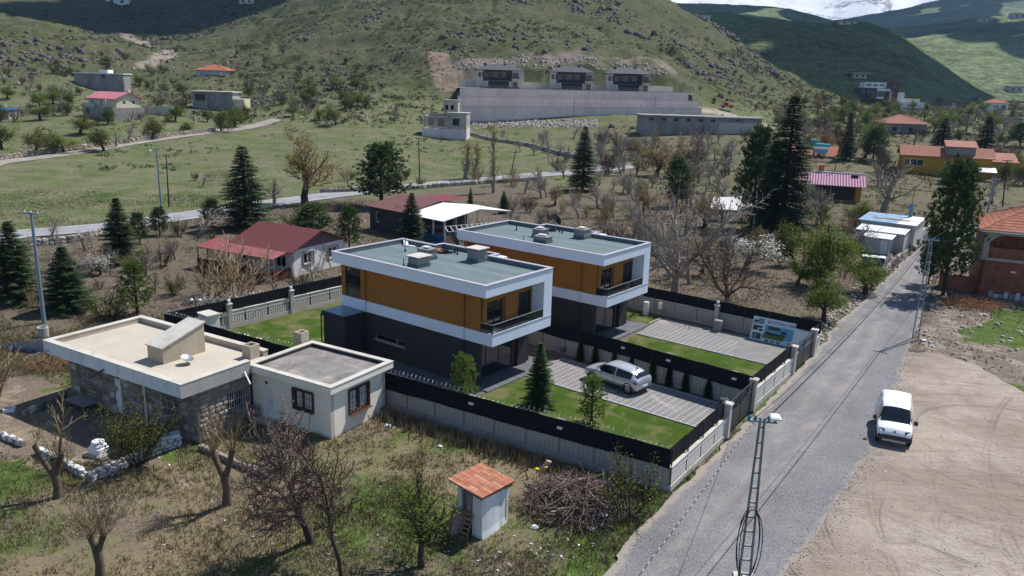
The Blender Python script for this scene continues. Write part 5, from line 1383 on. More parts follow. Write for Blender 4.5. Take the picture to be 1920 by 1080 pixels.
M['ochre'] = plain('ochre_paint', (.48, .25, .03), .12, .8, .85)
M['slateroof'] = plain('dark_slate_roof', (.06, .062, .072), .2, .8, .7)
M['offwhite'] = plain('offwhite_render', (.46, .44, .41), .08, .8, .9)
M['brownclad'] = plain('brown_cladding', (.12, .055, .035), .2, 1.5, .8)

# retaining walls in three tiers under the hillside villas
def tier(label, lb, rb, lt, rt, Yl, Yr, th=1.6):
    """wall between left/right bottom and top pixels at distances Yl, Yr"""
    a, b, c, d = at_y(*lb, Yl), at_y(*rb, Yr), at_y(*rt, Yr), at_y(*lt, Yl); a[2] -= 2.5; b[2] -= 2.5
    c[0], c[1] = b[0], b[1]; d[0], d[1] = a[0], a[1]
    e = empty('retaining_wall', (a[0], a[1], 0), 0, label, 'wall', 'hillside retaining walls')
    o = a*[1, 1, 0]; n = 12
    for i in range(n):
        s, s2 = i/n, (i+1)/n; f = lambda p, q, t: p*(1-t)+q*t - o
        A_, B_, C_, D_ = f(a, b, s), f(a, b, s2), f(d, c, s2), f(d, c, s); k = np.array([0, th, 0])
        g_ = .02
        MB().add([A_+[g_,0,0], B_-[g_,0,0], C_-[g_,0,0], D_+[g_,0,0], A_+k, B_+k, C_+k, D_+k], [(0,1,2,3),(3,2,6,7),(5,4,7,6),(0,3,7,4),(1,5,6,2)]).build('wall_section', M['retain'], e)
    m = MB().beam(d - o + [0, .3, .08], c - o + [0, .3, .08], .7, .16); m.build('coping', M['conc'], e)
    m = MB()
    for i in range(40):
        p = d*(1-i/39) + c*(i/39) - o; m.beam(p + [0, .3, .1], p + [0, .3, 1.2], .06)
    for zz_ in (.65, 1.15): m.beam(d - o + [0, .3, zz_], c - o + [0, .3, zz_], .05)
    m.build('railing', M['steel'], e, kind='stuff')
    return a, b, c, d
t1 = tier('lowest hillside retaining wall, along the rubble strip', (858,219), (1315,216), (858,199), (1315,203), 264, 274)
t2 = tier('middle hillside retaining wall with two small openings', (858,200), (1310,204), (858,180), (1310,190), 268, 278)
t3 = tier('upper hillside retaining wall carrying the three villas', (862,182), (1290,192), (862,165), (1290,174), 274, 284)
tz = 17.15
td = MB(); td.add([(t3[0][0]-2, t3[0][1]+1, tz), (t3[1][0]+4, t3[1][1]+1, tz), (t3[1][0]+4, t3[1][1]+24, tz), (t3[0][0]-2, t3[0][1]+26, tz)], [(0, 1, 2, 3)])
o = td.build('terrace_ground', M['conc_lt']); tag(o, kind='structure')
bw = MB().box(0, 76, 0, .6, -2, 2.4); o = bw.build('garden_wall', M['conc_lt'], None, loc=(t3[0][0]-1, t3[0][1]+15, tz), rot=(0, 0, R(4))); tag(o, 'pale block wall behind the three hillside villas', 'wall')
def hill_villa(u, v, Y, rz, label, extra):
    p = at_y(u, v, Y); e = house('hillside_villa', (p[0], p[1], tz), R(rz), 16.5 if extra else 15.0, 9.5, 6.2, M['offwhite'], label, 'house', group='three hillside villas',
        front=[(.6, 1.6, 3.7, 5.3, 'w'), (2.8, 4.2, 3.7, 5.3, 'w'), (5.6, 7.6, 3.7, 5.2, 'w'), (8.6, 10.4, 3.7, 5.2, 'w'), (12.6, 14.6, 3.5, 5.4, 'w'), (12.8, 14.4, .2, 2.3, 'w'), (4.2, 11.4, .2, 2.4, 'o')], frame=M['black'], th=.4)
    Lh = 16.5 if extra else 15.0
    hip_roof(e, Lh, 9.5, 6.2, 2.1, .9, M['slateroof'], 0, 6.0, M['black'])
    MB().box(11.6, 12.4, -.13, -.02, 2.4, 6.15).build('dark_pier', M['dark'], e); MB().box(2.4, 11.55, -.12, -.01, 5.3, 6.15).build('fascia_band', M['dark'], e); MB().box(2.4, 11.55, -.1, -.02, 2.5, 3.65).build('fascia_band', M['dark'], e)
    for x0, x1 in ((4.3, 5.5), (7.7, 8.5)): MB().box(x0, x1, -.08, -.02, 3.7, 5.2).build('timber_panel', M['brownclad'], e)
    for x0, x1 in ((2.0, 2.75), (4.25, 4.3), (5.5, 5.6), (7.6, 7.7), (8.5, 8.6), (10.4, 11.6)): MB().box(x0, x1, -.09, -.03, 3.66, 5.29).build('dark_panel', M['dark'], e)
    MB().slab((3.5, -2.6, 2.5), (12.0, -2.6, 2.5), (12.0, -.05, 3.1), (3.5, -.05, 3.1), .15).build('porch_roof', M['slateroof'], e)
    for x_ in (3.8, 11.7): MB().beam((x_, -2.4, 0), (x_, -2.4, 2.45), .3).build('porch_post', M['offwhite'], e)
    MB().box(12.2, 15.0, -1.6, -.02, 3.0, 3.3).build('balcony', M['offwhite'], e); MB().box(12.2, 15.0, -1.6, -1.5, 3.3, 4.2).build('balcony_guard', M['smoke'], e)
    for x_ in (9.5, 2.5): MB().box(x_, x_+.9, 4.0, 4.9, 6.6, 8.5).build('chimney', M['black'], e)
    MB().box(1.0, 15, -3.4, -3.2, 0, .5).build('hedge_kerb', M['dark'], e)
hill_villa(893, 163, 287, 2, 'leftmost of the three dark-roofed hillside villas', True)
hill_villa(1030, 167, 287, -4, 'middle of the three dark-roofed hillside villas', False)
hill_villa(1136, 170, 287, -4, 'rightmost of the three dark-roofed hillside villas', False)
# long concrete barn
p = at_y(1203, 249, 236); pz_ = 5.4
BN = house('concrete_barn', (p[0], p[1], p[2]), R(2), 35, 9, 4.9, M['greywall'], 'long grey concrete barn below the hillside retaining walls', 'barn', z0=-2.5, th=.3,
    front=[(2.0+3.6*i, 3.3+3.6*i, 3.6, 4.4, 'o') for i in range(6)] + [(24.0, 25.6, .1, 3.0, 'd'), (30.5, 31.8, .6, 3.0, 'o'), (27.5, 28.5, 4.0, 4.6, 'o')], door=M['fencered'])
MB().box(-.6, 35.6, -.8, 9.6, 4.9, 5.2).build('roof_slab', M['conc_dk'], BN); MB().box(18, 35.6, -.86, -.8, 4.95, 5.22).build('roof_edge', M['lime'], BN)
MB().box(22.5, 35.05, -.12, -.02, -1.5, 3.6).build('render_panel', M['offwhite'], BN).scale = (1, 1, 1)
BN.children[-1].hide_render = False
# ruined house
p = at_y(794, 250, 236)
M['ruin'] = plain('weathered_ruin_render', (.42, .38, .31), .25, .5, .95, dirt=(.16, .14, .12)); RU = empty('ruined_house', (p[0], p[1], p[2]), R(-6), 'roofless ruined pale house below the left end of the retaining walls', 'ruin')
m = MB(); wall_grid(m, (0, 0), X2, (0, -1), 7.6, 2.0, 5.0, .4, [(1.2, 3.0, 2.4, 4.6), (4.0, 6.2, 2.2, 4.5)]); m.box(0, .4, .4, 6, 2, 5.2); m.box(0, 7.6, 6, 6.4, 2, 5.6); m.build('broken_wall', M['ruin'], RU)
m = MB(); wall_grid(m, (7.2, -1.2), X2, (0, -1), 5.6, 1.6, 6.0, .4, [(1.6, 3.6, 2.6, 4.6)]); wall_grid(m, (12.8, -1.197), Y2, (1, 0), 6.5, 1.6, 6.3, .4, [(1, 1.7, 2.8, 4.6), (3.5, 4.2, 2.8, 4.6)]); m.box(7.2, 7.6, -.8, 5, 1.6, 6); m.box(7.5, 12.5, 4.9, 5.3, 1.6, 6); m.build('right_block', M['ruin'], RU)
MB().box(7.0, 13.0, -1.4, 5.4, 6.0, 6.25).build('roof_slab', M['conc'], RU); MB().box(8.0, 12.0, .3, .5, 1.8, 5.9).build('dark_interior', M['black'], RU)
m = MB(); wall_grid(m, (5.0, 4.0), X2, (0, -1), 4.4, 6.0, 9.4, .3, [(.5, 1.5, 6.8, 8.2), (2.2, 3.2, 6.8, 8.2)]); m.box(9.1, 9.4, 4.3, 7.5, 6, 9.4); m.box(5, 5.3, 4.3, 7.5, 6, 9.4); m.build('upper_room', M['ruin'], RU); MB().box(4.8, 9.6, 3.8, 7.6, 9.4, 9.7).build('upper_roof', M['conc'], RU)
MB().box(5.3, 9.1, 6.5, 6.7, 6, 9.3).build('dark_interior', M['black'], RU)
MB().box(-.1, 12.9, -1.25, 5.3, -2, 1.6).build('basement', M['retain'], RU); MB().box(0.4, 7.2, 3.0, 3.2, 2.0, 4.8).build('inner_wall', M['conc_dk'], RU)
# ---- left slope
p = P(168, 216)
YH = house('yellow_house', (p[0], p[1], p[2]+2.3), R(-26), 10.5, 7.5, 2.4, M['yellowwall'], 'pale yellow house with pink gable roof on a grey basement', 'house', front=[(1.2, 2.0, .8, 1.9, 'w'), (4.6, 5.4, .3, 2.0, 'w')], right=[(2.0, 2.9, .8, 1.8, 'w'), (4.9, 5.6, .8, 1.8, 'w')], z0=0, gable=1.4)
gable_roof(YH, 10.5, 7.5, 2.4, 1.4, .7, M['pinkroof'], .12, 0, .5)
MB().box(-.5, 11, -1.4, 8, -4.0, -.01).build('basement', M['greywall'], YH); MB().box(-.3, 4.0, -1.45, -1.38, 0, .9).build('balcony_guard', M['steel'], YH); MB().box(1.0, 1.9, -1.45, -1.39, -2.2, -.4).build('basement_door', M['brownclad'], YH)
MB().beam((8.3, -1.2, 0), (8.3, -1.2, 2.2), .2).build('porch_post', M['yellowwall'], YH); MB().box(9.6, 10.3, 4.2, 4.9, 3.2, 4.5).build('chimney', M['yellowwall'], YH)
o = MB().box(0, 9, 0, .5, -2.5, 2.0).box(4.5, 9, -.05, 0, -2.5, 2.02).build('garden_wall', M['conc_lt'], None, loc=P(262, 212), rot=(0, 0, R(4))); tag(o, 'pale concrete wall right of the pale yellow house', 'wall')
OH = far_house('tile_roof_house', 368, 143, 0, 11.5, 8, 2.6, M['palewall'], 'small house with orange hip roof high on the left slope', front=[(1.5, 2.4, .6, 1.6, 'w'), (3.2, 4.0, .6, 1.6, 'w'), (9.0, 9.8, .3, 2.0, 'd')], z0=-2.5); hip_roof(OH, 11.5, 8, 2.6, 2.2, .8, M['orangetile'], .5, 2.0)
WR = far_house('flat_roof_house', 362, 202, -4, 12.5, 6, 4.8, M['greywall'], 'unfinished flat-roofed pale house behind leafless trees on the left slope', front=[(.8, 4.0, 2.2, 4.2, 'o'), (6.2, 6.9, 2.4, 3.6, 'w'), (7.6, 8.3, 2.4, 3.6, 'w')], z0=-1.5)
MB().box(-.6, 13, -.6, 6.5, 4.8, 5.1).build('roof_slab', M['conc_lt'], WR); MB().box(12.52, 16, .5, 5, -1, 3.0).build('side_wing', M['yellowwall'], WR)
GW = far_house('hillside_shed', 140, 157, -3, 17, 5, 3.2, M['greywall'], 'low grey shed with white roof edge on the left slope', 'shed', front=[(9.5, 11.0, 2.0, 3.0, 'o')], z0=-2.5)
MB().box(-.3, 17.3, -.3, 5.3, 3.2, 3.5).build('roof_slab', M['lime'], GW); MB().box(8.6, 11.6, .5, 4, 3.5, 4.6).build('roof_room', M['lime'], GW)
BS = far_house('blue_roof_shed', -22, 224, -10, 6, 4, 2.4, M['offwhite'], 'small white shed with blue roof at the left edge', 'shed'); MB().slab((-.3, -.3, 2.45), (6.3, -.3, 2.45), (6.3, 4.3, 2.9), (-.3, 4.3, 2.9), .1).build('roof', M['bluepanel'], BS)
# ---- right side
p = at_y(1607, 186, 440)
MH = empty('modern_house', p, R(-6), 'modern white, grey and brown cubic house at the foot of the dark hill', 'house')
MB().box(0, 9.5, 0, 9, -3, 6.0).build('grey_block', M['dark'], MH); MB().box(3.4, 15, 1, 10, 6.0, 9.0).build('white_block', M['lime'], MH); MB().box(14.5, 20.3, -.5, 9, -3, 9.2).build('brown_block', M['brownclad'], MH)
MB().box(9.4, 15.9, -1.6, 1, 4.6, 5.8).build('canopy', M['lime'], MH); MB().beam((16.2, -1.5, -1), (16.2, -1.5, 4.6), .6).build('column', M['lime'], MH); MB().box(9.2, 14.6, .4, 1, -1, 4.6).build('glazing', M['glass'], MH)
MB().box(9.4, 13.0, -1.5, .3, .6, 1.6).build('balcony', M['lime'], MH)
for i in range(3): MB().box(4.3+3.3*i, 6.6+3.3*i, .93, 1.0, 7.2, 8.0).build('panel', M['brownclad'], MH)
for x_, z_ in ((2.2, 3.2), (4.6, 3.2), (17.6, 6.0), (17.0, 2.2)): MB().box(x_, x_+1.3, -.56 if x_ > 14 else -.06, -.5 if x_ > 14 else 0, z_, z_+1.8).build('window', M['glass'], MH)
for i in range(3): MB().box(6.6+.9*i, 7.0+.9*i, -.06, 0, .5, 4.8).build('window', M['glass'], MH)
MB().box(20.2, 24, 0, 6, -3, 4.2).build('terrace_wing', M['lime'], MH); MB().box(19.5, 34, -3, -2.6, -4.5, -.6).build('terrace_wall', M['lime'], MH); MB().box(21, 33, 2, 2.4, -2, 1.2).build('pale_wall', M['yellowwall'], MH)
VH = far_house('white_house', 1852, 209, -8, 8.5, 7, 4.0, M['lime'], 'white house with clay hip roof near the right edge', front=[(2.0, 2.8, 1.8, 3.0, 'w'), (3.3, 4.1, 1.8, 3.0, 'w'), (5.8, 7.6, .8, 3.0, 'o')]); hip_roof(VH, 8.5, 7, 4.0, 1.9, .6, M['orangetile'], .5, 1.6)
HB = far_house('brown_roof_house', 1660, 250, -6, 12.5, 11, 3.2, M['greywall'], 'low house with broad brown hip roof among bare trees', front=[(2, 3.4, .8, 2.2, 'o'), (7, 8.4, .8, 2.2, 'o')]); hip_roof(HB, 12.5, 11, 3.2, 2.7, 1.0, M['browntile'], .5, 2.5)
p = P(1688, 322)
YL = house('ochre_house', p, R(-20), 18.5, 8, 4.2, M['ochre'], 'ochre house with clay tile roof and dormer right of the tall pines', 'house', front=[(.6, 1.6, 1.6, 3.2, 'w'), (1.8, 4.6, 1.6, 3.2, 'w'), (9, 10.2, 1.4, 2.8, 'w')], right=[(2, 3.4, 1.2, 3.2, 'w')], z0=-1.5, gable=1.8, inset=.03)
gable_roof(YL, 18.5, 8, 4.2, 1.8, .6, M['browntile'], .12, .45)
MB().box(9.0, 15.0, .6, 4.2, 4.2, 6.5).build('dormer', M['conc_dk'], YL); MB().slab((8.7, -.2, 6.4), (15.3, -.2, 6.4), (15.3, 4.4, 7.6), (8.7, 4.4, 7.6), .12).build('dormer_roof', M['browntile'], YL)
AN = MB().box(18.52, 24, 3.0, 9, -1.5, 3.4); AN.build('annex', plain('lime_yellow_wall', (.42, .38, .08), .15, .8), YL); MB().slab((18.3, 2.6, 3.3), (24.4, 2.6, 3.3), (24.4, 9.2, 5.0), (18.3, 9.2, 5.0), .12).build('annex_roof', M['browntile'], YL)
MB().beam((17.0, -.8, 4.2), (18.6, -.8, 4.2), .1).build('gutter', M['pvc'], YL)
for i in range(5): MB().slab((14+i*1.0, -4.6, 1.4), (15+i*1.0, -4.6, 1.4), (15.1+i*1.0, -1.5, 2.2), (14+i*1.0, -1.5, 2.2), .05).build('canopy_sheet', M['whitemet'], YL)
for x_ in (14, 19):
    for y_ in (-4.4, -1.6): MB().beam((x_, y_, -1.5), (x_, y_, 1.5 if y_ < -4 else 2.1), .12).build('canopy_post', M['greywood'], YL)
st_ = MB().tube([(26, -1, -1.5), (26, -1, 2.0)], .5, 8).build('stove_base', M['conc_lt'], YL); MB().tube([(26, -1, 2.0), (26.3, -1, 5.6)], .2, 8).build('stove_pipe', M['black'], YL)
p = P(1500, 372)
PK = house('magenta_roof_house', p, R(-20), 10.2, 6.5, 3.3, M['ochre'], 'house with sloping magenta sheet roof and orange chimney', 'house', front=[(1.0, 9.2, .2, 2.6, 'o')], right=[(2.4, 3.2, 1.2, 2.5, 'w')], z0=-1.0)
for i in range(8):
    a_, b_ = -.6 + i*1.42, -.6 + (i+1)*1.42 + .04
    corrugated(MB(), (a_, -2.4, 3.0), (b_, -2.4, 3.0), (b_, 4.6, 4.5), (a_, 4.6, 4.5), 3, .04).build('roof_sheet', M['magenta'], PK)
MB().slab((-.6, 4.6, 4.5), (10.8, 4.6, 4.5), (10.8, 6.8, 4.2), (-.6, 6.8, 4.2), .12).build('rear_roof', M['conc'], PK); MB().box(-.6, 10.8, 4.5, 4.8, 4.5, 4.75).build('ridge_flashing', M['whitemet'], PK)
MB().box(2.6, 3.6, 4.9, 5.7, 4.3, 5.9).build('chimney', plain('orange_brick', (.5, .17, .06), .15), PK); MB().beam((5.5, 4.9, 4.4), (5.5, 4.9, 8.0), .12).build('mast', M['black'], PK); MB().box(8.4, 9.7, 2.6, 4.2, 4.52, 4.6).build('roof_opening', M['black'], PK)
for x_ in (.2, 5.0, 10.0): MB().beam((x_, -2.2, -.5), (x_, -2.2, 2.95), .14).build('veranda_post', M['wood'], PK)
p = P(1515, 330); p = np.array([p[0]+4, p[1]+26, p[2]])
SR = house('salmon_roof_house', p, R(-20), 11, 8, 3.0, M['palewall'], 'house with salmon tile roof and solar water heater behind the magenta roof', 'house', z0=-1.0); gable_roof(SR, 11, 8, 3.0, 1.9, .6, M['orangetile'], .1, .5)
sw = empty('solar_heater', place_local(p, R(-20), 7.0, -3.5), R(-20), 'white solar water heater with two cyan tanks on a roof', 'solar heater')
cy = plain('cyan_tank', (.05, .4, .46), .1, 1, .4)
for z_, x0, x1 in ((6.4, -1.5, 2.4), (7.4, -2.2, -.7)): MB().tube([(x0, 0, z_), (x1, 0, z_)], .4, 10).build('tank', cy, sw)
for x_ in (-1.4, 2.2):
    for y_ in (-.4, .8): MB().beam((x_, y_, 0), (x_, y_, 6.2 if y_ > 0 else 4.4), .1).build('stand_leg', M['whitemet'], sw)
MB().slab((-1.4, -1.0, 4.4), (2.3, -1.0, 4.4), (2.3, .4, 6.0), (-1.4, .4, 6.0), .08).build('collector', M['steel'], sw)
d1 = empty('satellite_dish', place_local(p, R(-20), 2.4, -1.2, p[2]), 0, 'large grey satellite dish behind the orange chimney', 'dish'); dish(d1, (0, 0, 3.6), .85, R(-110), M['steel'], 'reflector', 1.6, .6)
# white tarpaulin shelter among the trees
p = P(1330, 415)
TP = empty('tarpaulin_shelter', p, R(-14), 'white tarpaulin shelter sagging between the bare trees', 'shelter')
wt_ = plain('white_tarpaulin', (.66, .64, .6), .08, 1.5, .7)
def tarp(m, a, b, c, d, sag, n=8):
    a, b, c, d = [np.array(q, float) for q in (a, b, c, d)]; vs_ = []
    for i in range(n+1):
        for j in range(n+1):
            s, t = i/n, j/n; q = (a*(1-s)+b*s)*(1-t) + (d*(1-s)+c*s)*t; q[2] -= sag*4*s*(1-s)*(.5+2*t*(1-t)); vs_.append(q)
    m.add(vs_, [(i*(n+1)+j, (i+1)*(n+1)+j, (i+1)*(n+1)+j+1, i*(n+1)+j+1) for i in range(n) for j in range(n)])
m = MB(); tarp(m, (0, 0, 2.0), (4.6, 0, 2.0), (4.8, 4, 3.6), (.2, 4, 3.2), .25); m.build('sheet', wt_, TP, True)
m = MB(); tarp(m, (4.7, .5, 2.3), (7.4, 1.5, 3.0), (7.4, 4.5, 5.0), (4.9, 4.2, 3.7), .3); m.build('sheet', wt_, TP, True)
for x_, y_, z_ in ((0, 0, 2), (4.6, 0, 2), (4.8, 4, 3.6), (.2, 4, 3.2), (7.4, 4.5, 5), (7.4, 1.5, 3)): MB().beam((x_, y_, -.3), (x_, y_, z_), .1).build('pole', M['wood'], TP)
# houses up on the far slopes, each set down on the hill it stands on
bpy.context.view_layer.update()
_dg = bpy.context.evaluated_depsgraph_get()
def RC(u, v):
    r = Vector(ray(u, v)).normalized(); ok, loc, *_ = scene.ray_cast(_dg, Vector((0, 0, CH)), r, distance=12000)
    return np.array(loc) if ok else at_y(u, v, 800)
def ridge_house(u, v, L, h, lab, wall, roof, ov=.6):
    p = RC(u, v); e = empty('distant_house', p, 0, lab, 'house', 'distant hill houses')
    MB().box(-L/2, L/2, 0, L*.6, -3, h).build('wall', wall, e); MB().box(-L/2-ov, L/2+ov, -ov, L*.6+ov, h, h+.5).build('roof', roof, e)
    for x in (-.3, .15): MB().box(L*x, L*(x+.14), -.08, .05, h*.25, h*.75).build('window', M['black'], e)
for a_ in ((1612, 147, 9, 3.2, 'beige flat house on the shaded hillside above the modern house', M['yellowwall'], M['conc_lt'], 3.0), (1590, 46, 15, 3.2, 'low house on top of the second hill', M['yellowwall'], M['brownclad'], .8), (1905, 172, 14, 4.5, 'distant white house with dark red roof at the right edge', M['offwhite'], M['maroon'], .8),
           (220, 8, 18, 4, 'tiny white house at the top of the left valley', M['lime'], M['conc_lt']), (462, 8, 10, 4, 'tiny cream house on the upper left skyline', M['yellowwall'], M['conc_lt']), (1322, 38, 5, 2, 'tiny white ruin on the second hill', M['lime'], M['conc_lt']), (1850, 42, 20, 6, 'tiny pale house on the right-hand far hill', M['offwhite'], M['conc_lt']), (1912, 34, 22, 7, 'tiny red-roofed house at the far right skyline', M['offwhite'], M['maroon']), (1690, 40, 16, 5, 'tiny grey house near the far ridge', M['greywall'], M['conc_dk'])):
    ridge_house(*a_)
# ================================================================ VEHICLES
def catmull(xs, ys, q):
    xs, ys = np.array(xs, float), np.array(ys, float); m = np.gradient(ys, xs)
    i = np.clip(np.searchsorted(xs, q) - 1, 0, len(xs)-2); h = xs[i+1]-xs[i]; t = (q-xs[i])/h
    return (2*t**3-3*t**2+1)*ys[i] + (t**3-2*t**2+t)*h*m[i] + (-2*t**3+3*t**2)*ys[i+1] + (t**3-t**2)*h*m[i+1]
def paint(name, c, metal=0.0, rough=.25):
    t = NT(name); t.done(c, rough, metal, .5); t.b.inputs['Coat Weight'].default_value = .6; t.b.inputs['Coat Roughness'].default_value = .08; return t.m
M['tyre'] = plain('tyre_rubber', (.02, .02, .021), .2, 5, .85); M['carglass'] = M['glass']
def vehicle(name, loc, rz, st, gl, mat, label, cat, axles, wr, hw, side=(0, 1), screen=(0, 1), rear=None):
    """body lofted through stations (x, half width, sill z, shoulder z, top edge z, top edge y, top centre z)"""
    e = empty(name, loc, rz, label, cat)
    st = np.array(st, float); q = np.unique(np.concatenate([np.linspace(st[0, 0], st[-1, 0], 60), st[:, 0]]))
    S = np.stack([catmull(st[:, 0], st[:, k], q) for k in range(1, 7)], 1)
    rows = []
    for w, zs, zh, ze, ye, zc in S:
        prof = [(0, zs-.02), (w*.82, zs-.02), (w*.97, zs+.06), (w*1.0, zs + (zh-zs)*.45), (w*1.0, zs+(zh-zs)*.75), (w*.965, zh), (w*.965*.8+ye*.2, zh+(ze-zh)*.2), (w*.965*.45+ye*.55, zh+(ze-zh)*.6), (ye*1.02, ze-.02*(ze-zh > .1)), (ye*.9, ze+(zc-ze)*.4), (ye*.5, ze+(zc-ze)*.85), (0, zc)]
        rows.append(prof)
    rows = np.array(rows); nq, nr = rows.shape[:2]
    body, glass, wind, rearg = MB(), MB(), MB(), MB()
    def isglass(x, r):
        return gl['side'][0] < x < gl['side'][1] and r in (5, 6, 7) and not any(abs(x-p) < .05 for p in gl.get('pillars', ()))
    for sg in (1, -1):
        for i in range(nq-1):
            x = (q[i]+q[i+1])/2
            for r in range(nr-1):
                vs_ = [(q[i], sg*rows[i, r, 0], rows[i, r, 1]), (q[i+1], sg*rows[i+1, r, 0], rows[i+1, r, 1]), (q[i+1], sg*rows[i+1, r+1, 0], rows[i+1, r+1, 1]), (q[i], sg*rows[i, r+1, 0], rows[i, r+1, 1])]
                if sg > 0: vs_ = vs_[::-1]
                tgt = body
                if isglass(x, r): tgt = glass
                if gl['front'][0] < x < gl['front'][1] and r >= 8: tgt = wind
                if gl.get('rear') and gl['rear'][0] < x < gl['rear'][1] and r >= 8: tgt = rearg
                tgt.add(vs_, [(0, 1, 2, 3)])
    def cap(i, rev):
        pts = [(q[i], rows[i, r, 0], rows[i, r, 1]) for r in range(nr)] + [(q[i], -rows[i, r, 0], rows[i, r, 1]) for r in range(nr-2, 0, -1)]
        body.add(pts, [tuple(range(len(pts)))[::(-1 if rev else 1)]])
    cap(0, False); cap(nq-1, True)
    def weld(m, nm, mt):
        o = m.build(nm, mt, e, True); bm = bmesh.new(); bm.from_mesh(o.data); bmesh.ops.remove_doubles(bm, verts=bm.verts, dist=1e-4); bmesh.ops.recalc_face_normals(bm, faces=bm.faces); bm.to_mesh(o.data); bm.free(); return o
    weld(body, 'body', mat); weld(glass, 'side_windows', M['carglass'])
    if wind.v: weld(wind, 'windscreen', M['carglass'])
    if rearg.v: weld(rearg, 'rear_window', M['carglass'])
    for ax in axles:
        for sg in (1, -1):
            yo = hw-.02
            w_ = MB(); prof = [(wr*.55, -.09), (wr*.93, -.1), (wr, -.05), (wr, .05), (wr*.93, .1), (wr*.55, .09)]
            wh = w_.lathe(prof, 20).build('wheel', M['tyre'], e, True, loc=(ax, sg*(yo-.08), wr), rot=(R(90), 0, 0))
            rim = MB().lathe([(.04, -.02), (wr*.62, -.02), (wr*.64, .0), (wr*.05, .03)], 16)
            for k in range(7):
                a = 2*math.pi*k/7; rim.beam((.03*math.cos(a), .03*math.sin(a), .03), (wr*.6*math.cos(a), wr*.6*math.sin(a), .02), .05, .03)
            rim.build('rim', M['steel'], wh, loc=(0, 0, -.095*sg), rot=(R(180) if sg > 0 else 0, 0, 0))
            a_ = MB(); pts = [(ax + (wr+.05)*math.cos(t), sg*(yo+.012), wr + (wr+.05)*math.sin(t)) for t in np.linspace(-.25, math.pi+.25, 14)]
            a_.tube(pts, .035, 5).build('wheel_arch', M['black'], e)
            MB().lathe([(wr+.05, 0), (wr+.05, .01)], 18).build('wheel_well', M['black'], e, loc=(ax, sg*(yo-.0), wr), rot=(R(90), 0, 0))
    return e
silver = paint('silver_paint', (.56, .58, .61), .45, .3)
CAR = vehicle('hatchback_car', (7.05, 48.70, .02), R(136), [
    (-2.12, .66, .44, .74, .78, .62, .79), (-2.05, .80, .34, .88, .98, .70, 1.0), (-1.9, .87, .28, .97, 1.12, .64, 1.16), (-1.5, .90, .27, .99, 1.33, .58, 1.38), (-.9, .90, .27, .96, 1.40, .60, 1.47), (-.1, .90, .27, .94, 1.44, .62, 1.51),
    (.5, .90, .27, .94, 1.40, .62, 1.47), (1.32, .89, .27, .92, .98, .70, 1.03), (1.8, .86, .28, .84, .89, .62, .94), (2.15, .78, .31, .72, .75, .55, .79), (2.30, .62, .38, .58, .6, .48, .62)],
    {'side': (-1.62, .95), 'pillars': (-.35,), 'front': (.55, 1.28), 'rear': (-2.0, -1.64)}, silver, 'silver hatchback parked on the patterned driveway', 'car', (-1.425, 1.425), .33, .9)
for sg in (1, -1):
    MB().add([(-2.09, sg*.55, .86), (-2.0, sg*.84, .88), (-1.8, sg*.905, .93), (-1.83, sg*.91, .83), (-2.04, sg*.83, .76), (-2.11, sg*.56, .77)], [tuple(range(6)) if sg < 0 else tuple(range(5, -1, -1))]).build('tail_light', plain('red_lens', (.35, .01, .015), .1, 3, .15), CAR)
    MB().add([(2.2, sg*.45, .68), (2.1, sg*.72, .72), (1.85, sg*.86, .8), (2.0, sg*.82, .66), (2.2, sg*.62, .6)], [tuple(range(5)) if sg > 0 else tuple(range(4, -1, -1))]).build('headlight', M['glass'], CAR)
    MB().cbox(.72, .9, *(sorted((sg*.92, sg*1.1))), .95, 1.09, .03).build('mirror', silver, CAR)
    MB().box(-1.0, 1.0, *(sorted((sg*.895, sg*.912))), .3, .38).build('sill_trim', M['black'], CAR)
    for x_ in (-.7, .15): MB().box(x_, x_+.16, *(sorted((sg*.905, sg*.925))), .80, .83).build('door_handle', silver, CAR)
for x_ in (-1.25, -.35, .72):
    for sg in (1, -1): MB().box(x_-.006, x_+.006, *(sorted((sg*.897, sg*.906))), .4, .92).build('door_seam', M['black'], CAR)
MB().box(-2.16, -2.1, -.26, .26, .5, .61).build('number_plate', M['pvc'], CAR); MB().box(-2.13, -1.95, -.6, .6, .28, .42).build('rear_valance', M['black'], CAR); MB().cbox(-1.5, -1.36, -.05, .05, 1.49, 1.57, .02).build('aerial', M['black'], CAR)
white = paint('white_paint', (.8, .8, .8), 0, .3)
VAN = vehicle('delivery_van', (22.0, 42.25, .02), R(-114), [
    (-2.08, .78, .42, 1.05, 1.72, .62, 1.78), (-2.0, .88, .32, 1.08, 1.8, .68, 1.87), (-1.2, .9, .3, 1.07, 1.84, .70, 1.91), (-.1, .9, .3, 1.06, 1.82, .70, 1.9), (.35, .9, .3, 1.06, 1.72, .68, 1.8),
    (1.15, .9, .3, 1.04, 1.1, .74, 1.16), (1.5, .88, .32, .98, 1.03, .70, 1.09), (1.8, .82, .36, .88, .92, .6, .96), (1.98, .70, .42, .72, .75, .5, .77)],
    {'side': (-.75, .85), 'pillars': (-.1,), 'front': (.38, 1.12)}, white, 'white delivery van with its front bumper missing, on the sand', 'van', (-1.3, 1.3), .32, .9)
MB().box(1.93, 2.02, -.62, .62, .4, .68).build('front_recess', M['black'], VAN); MB().cbox(1.98, 2.1, -.6, .6, .34, .46, .03).build('bumper_beam', M['steel'], VAN)
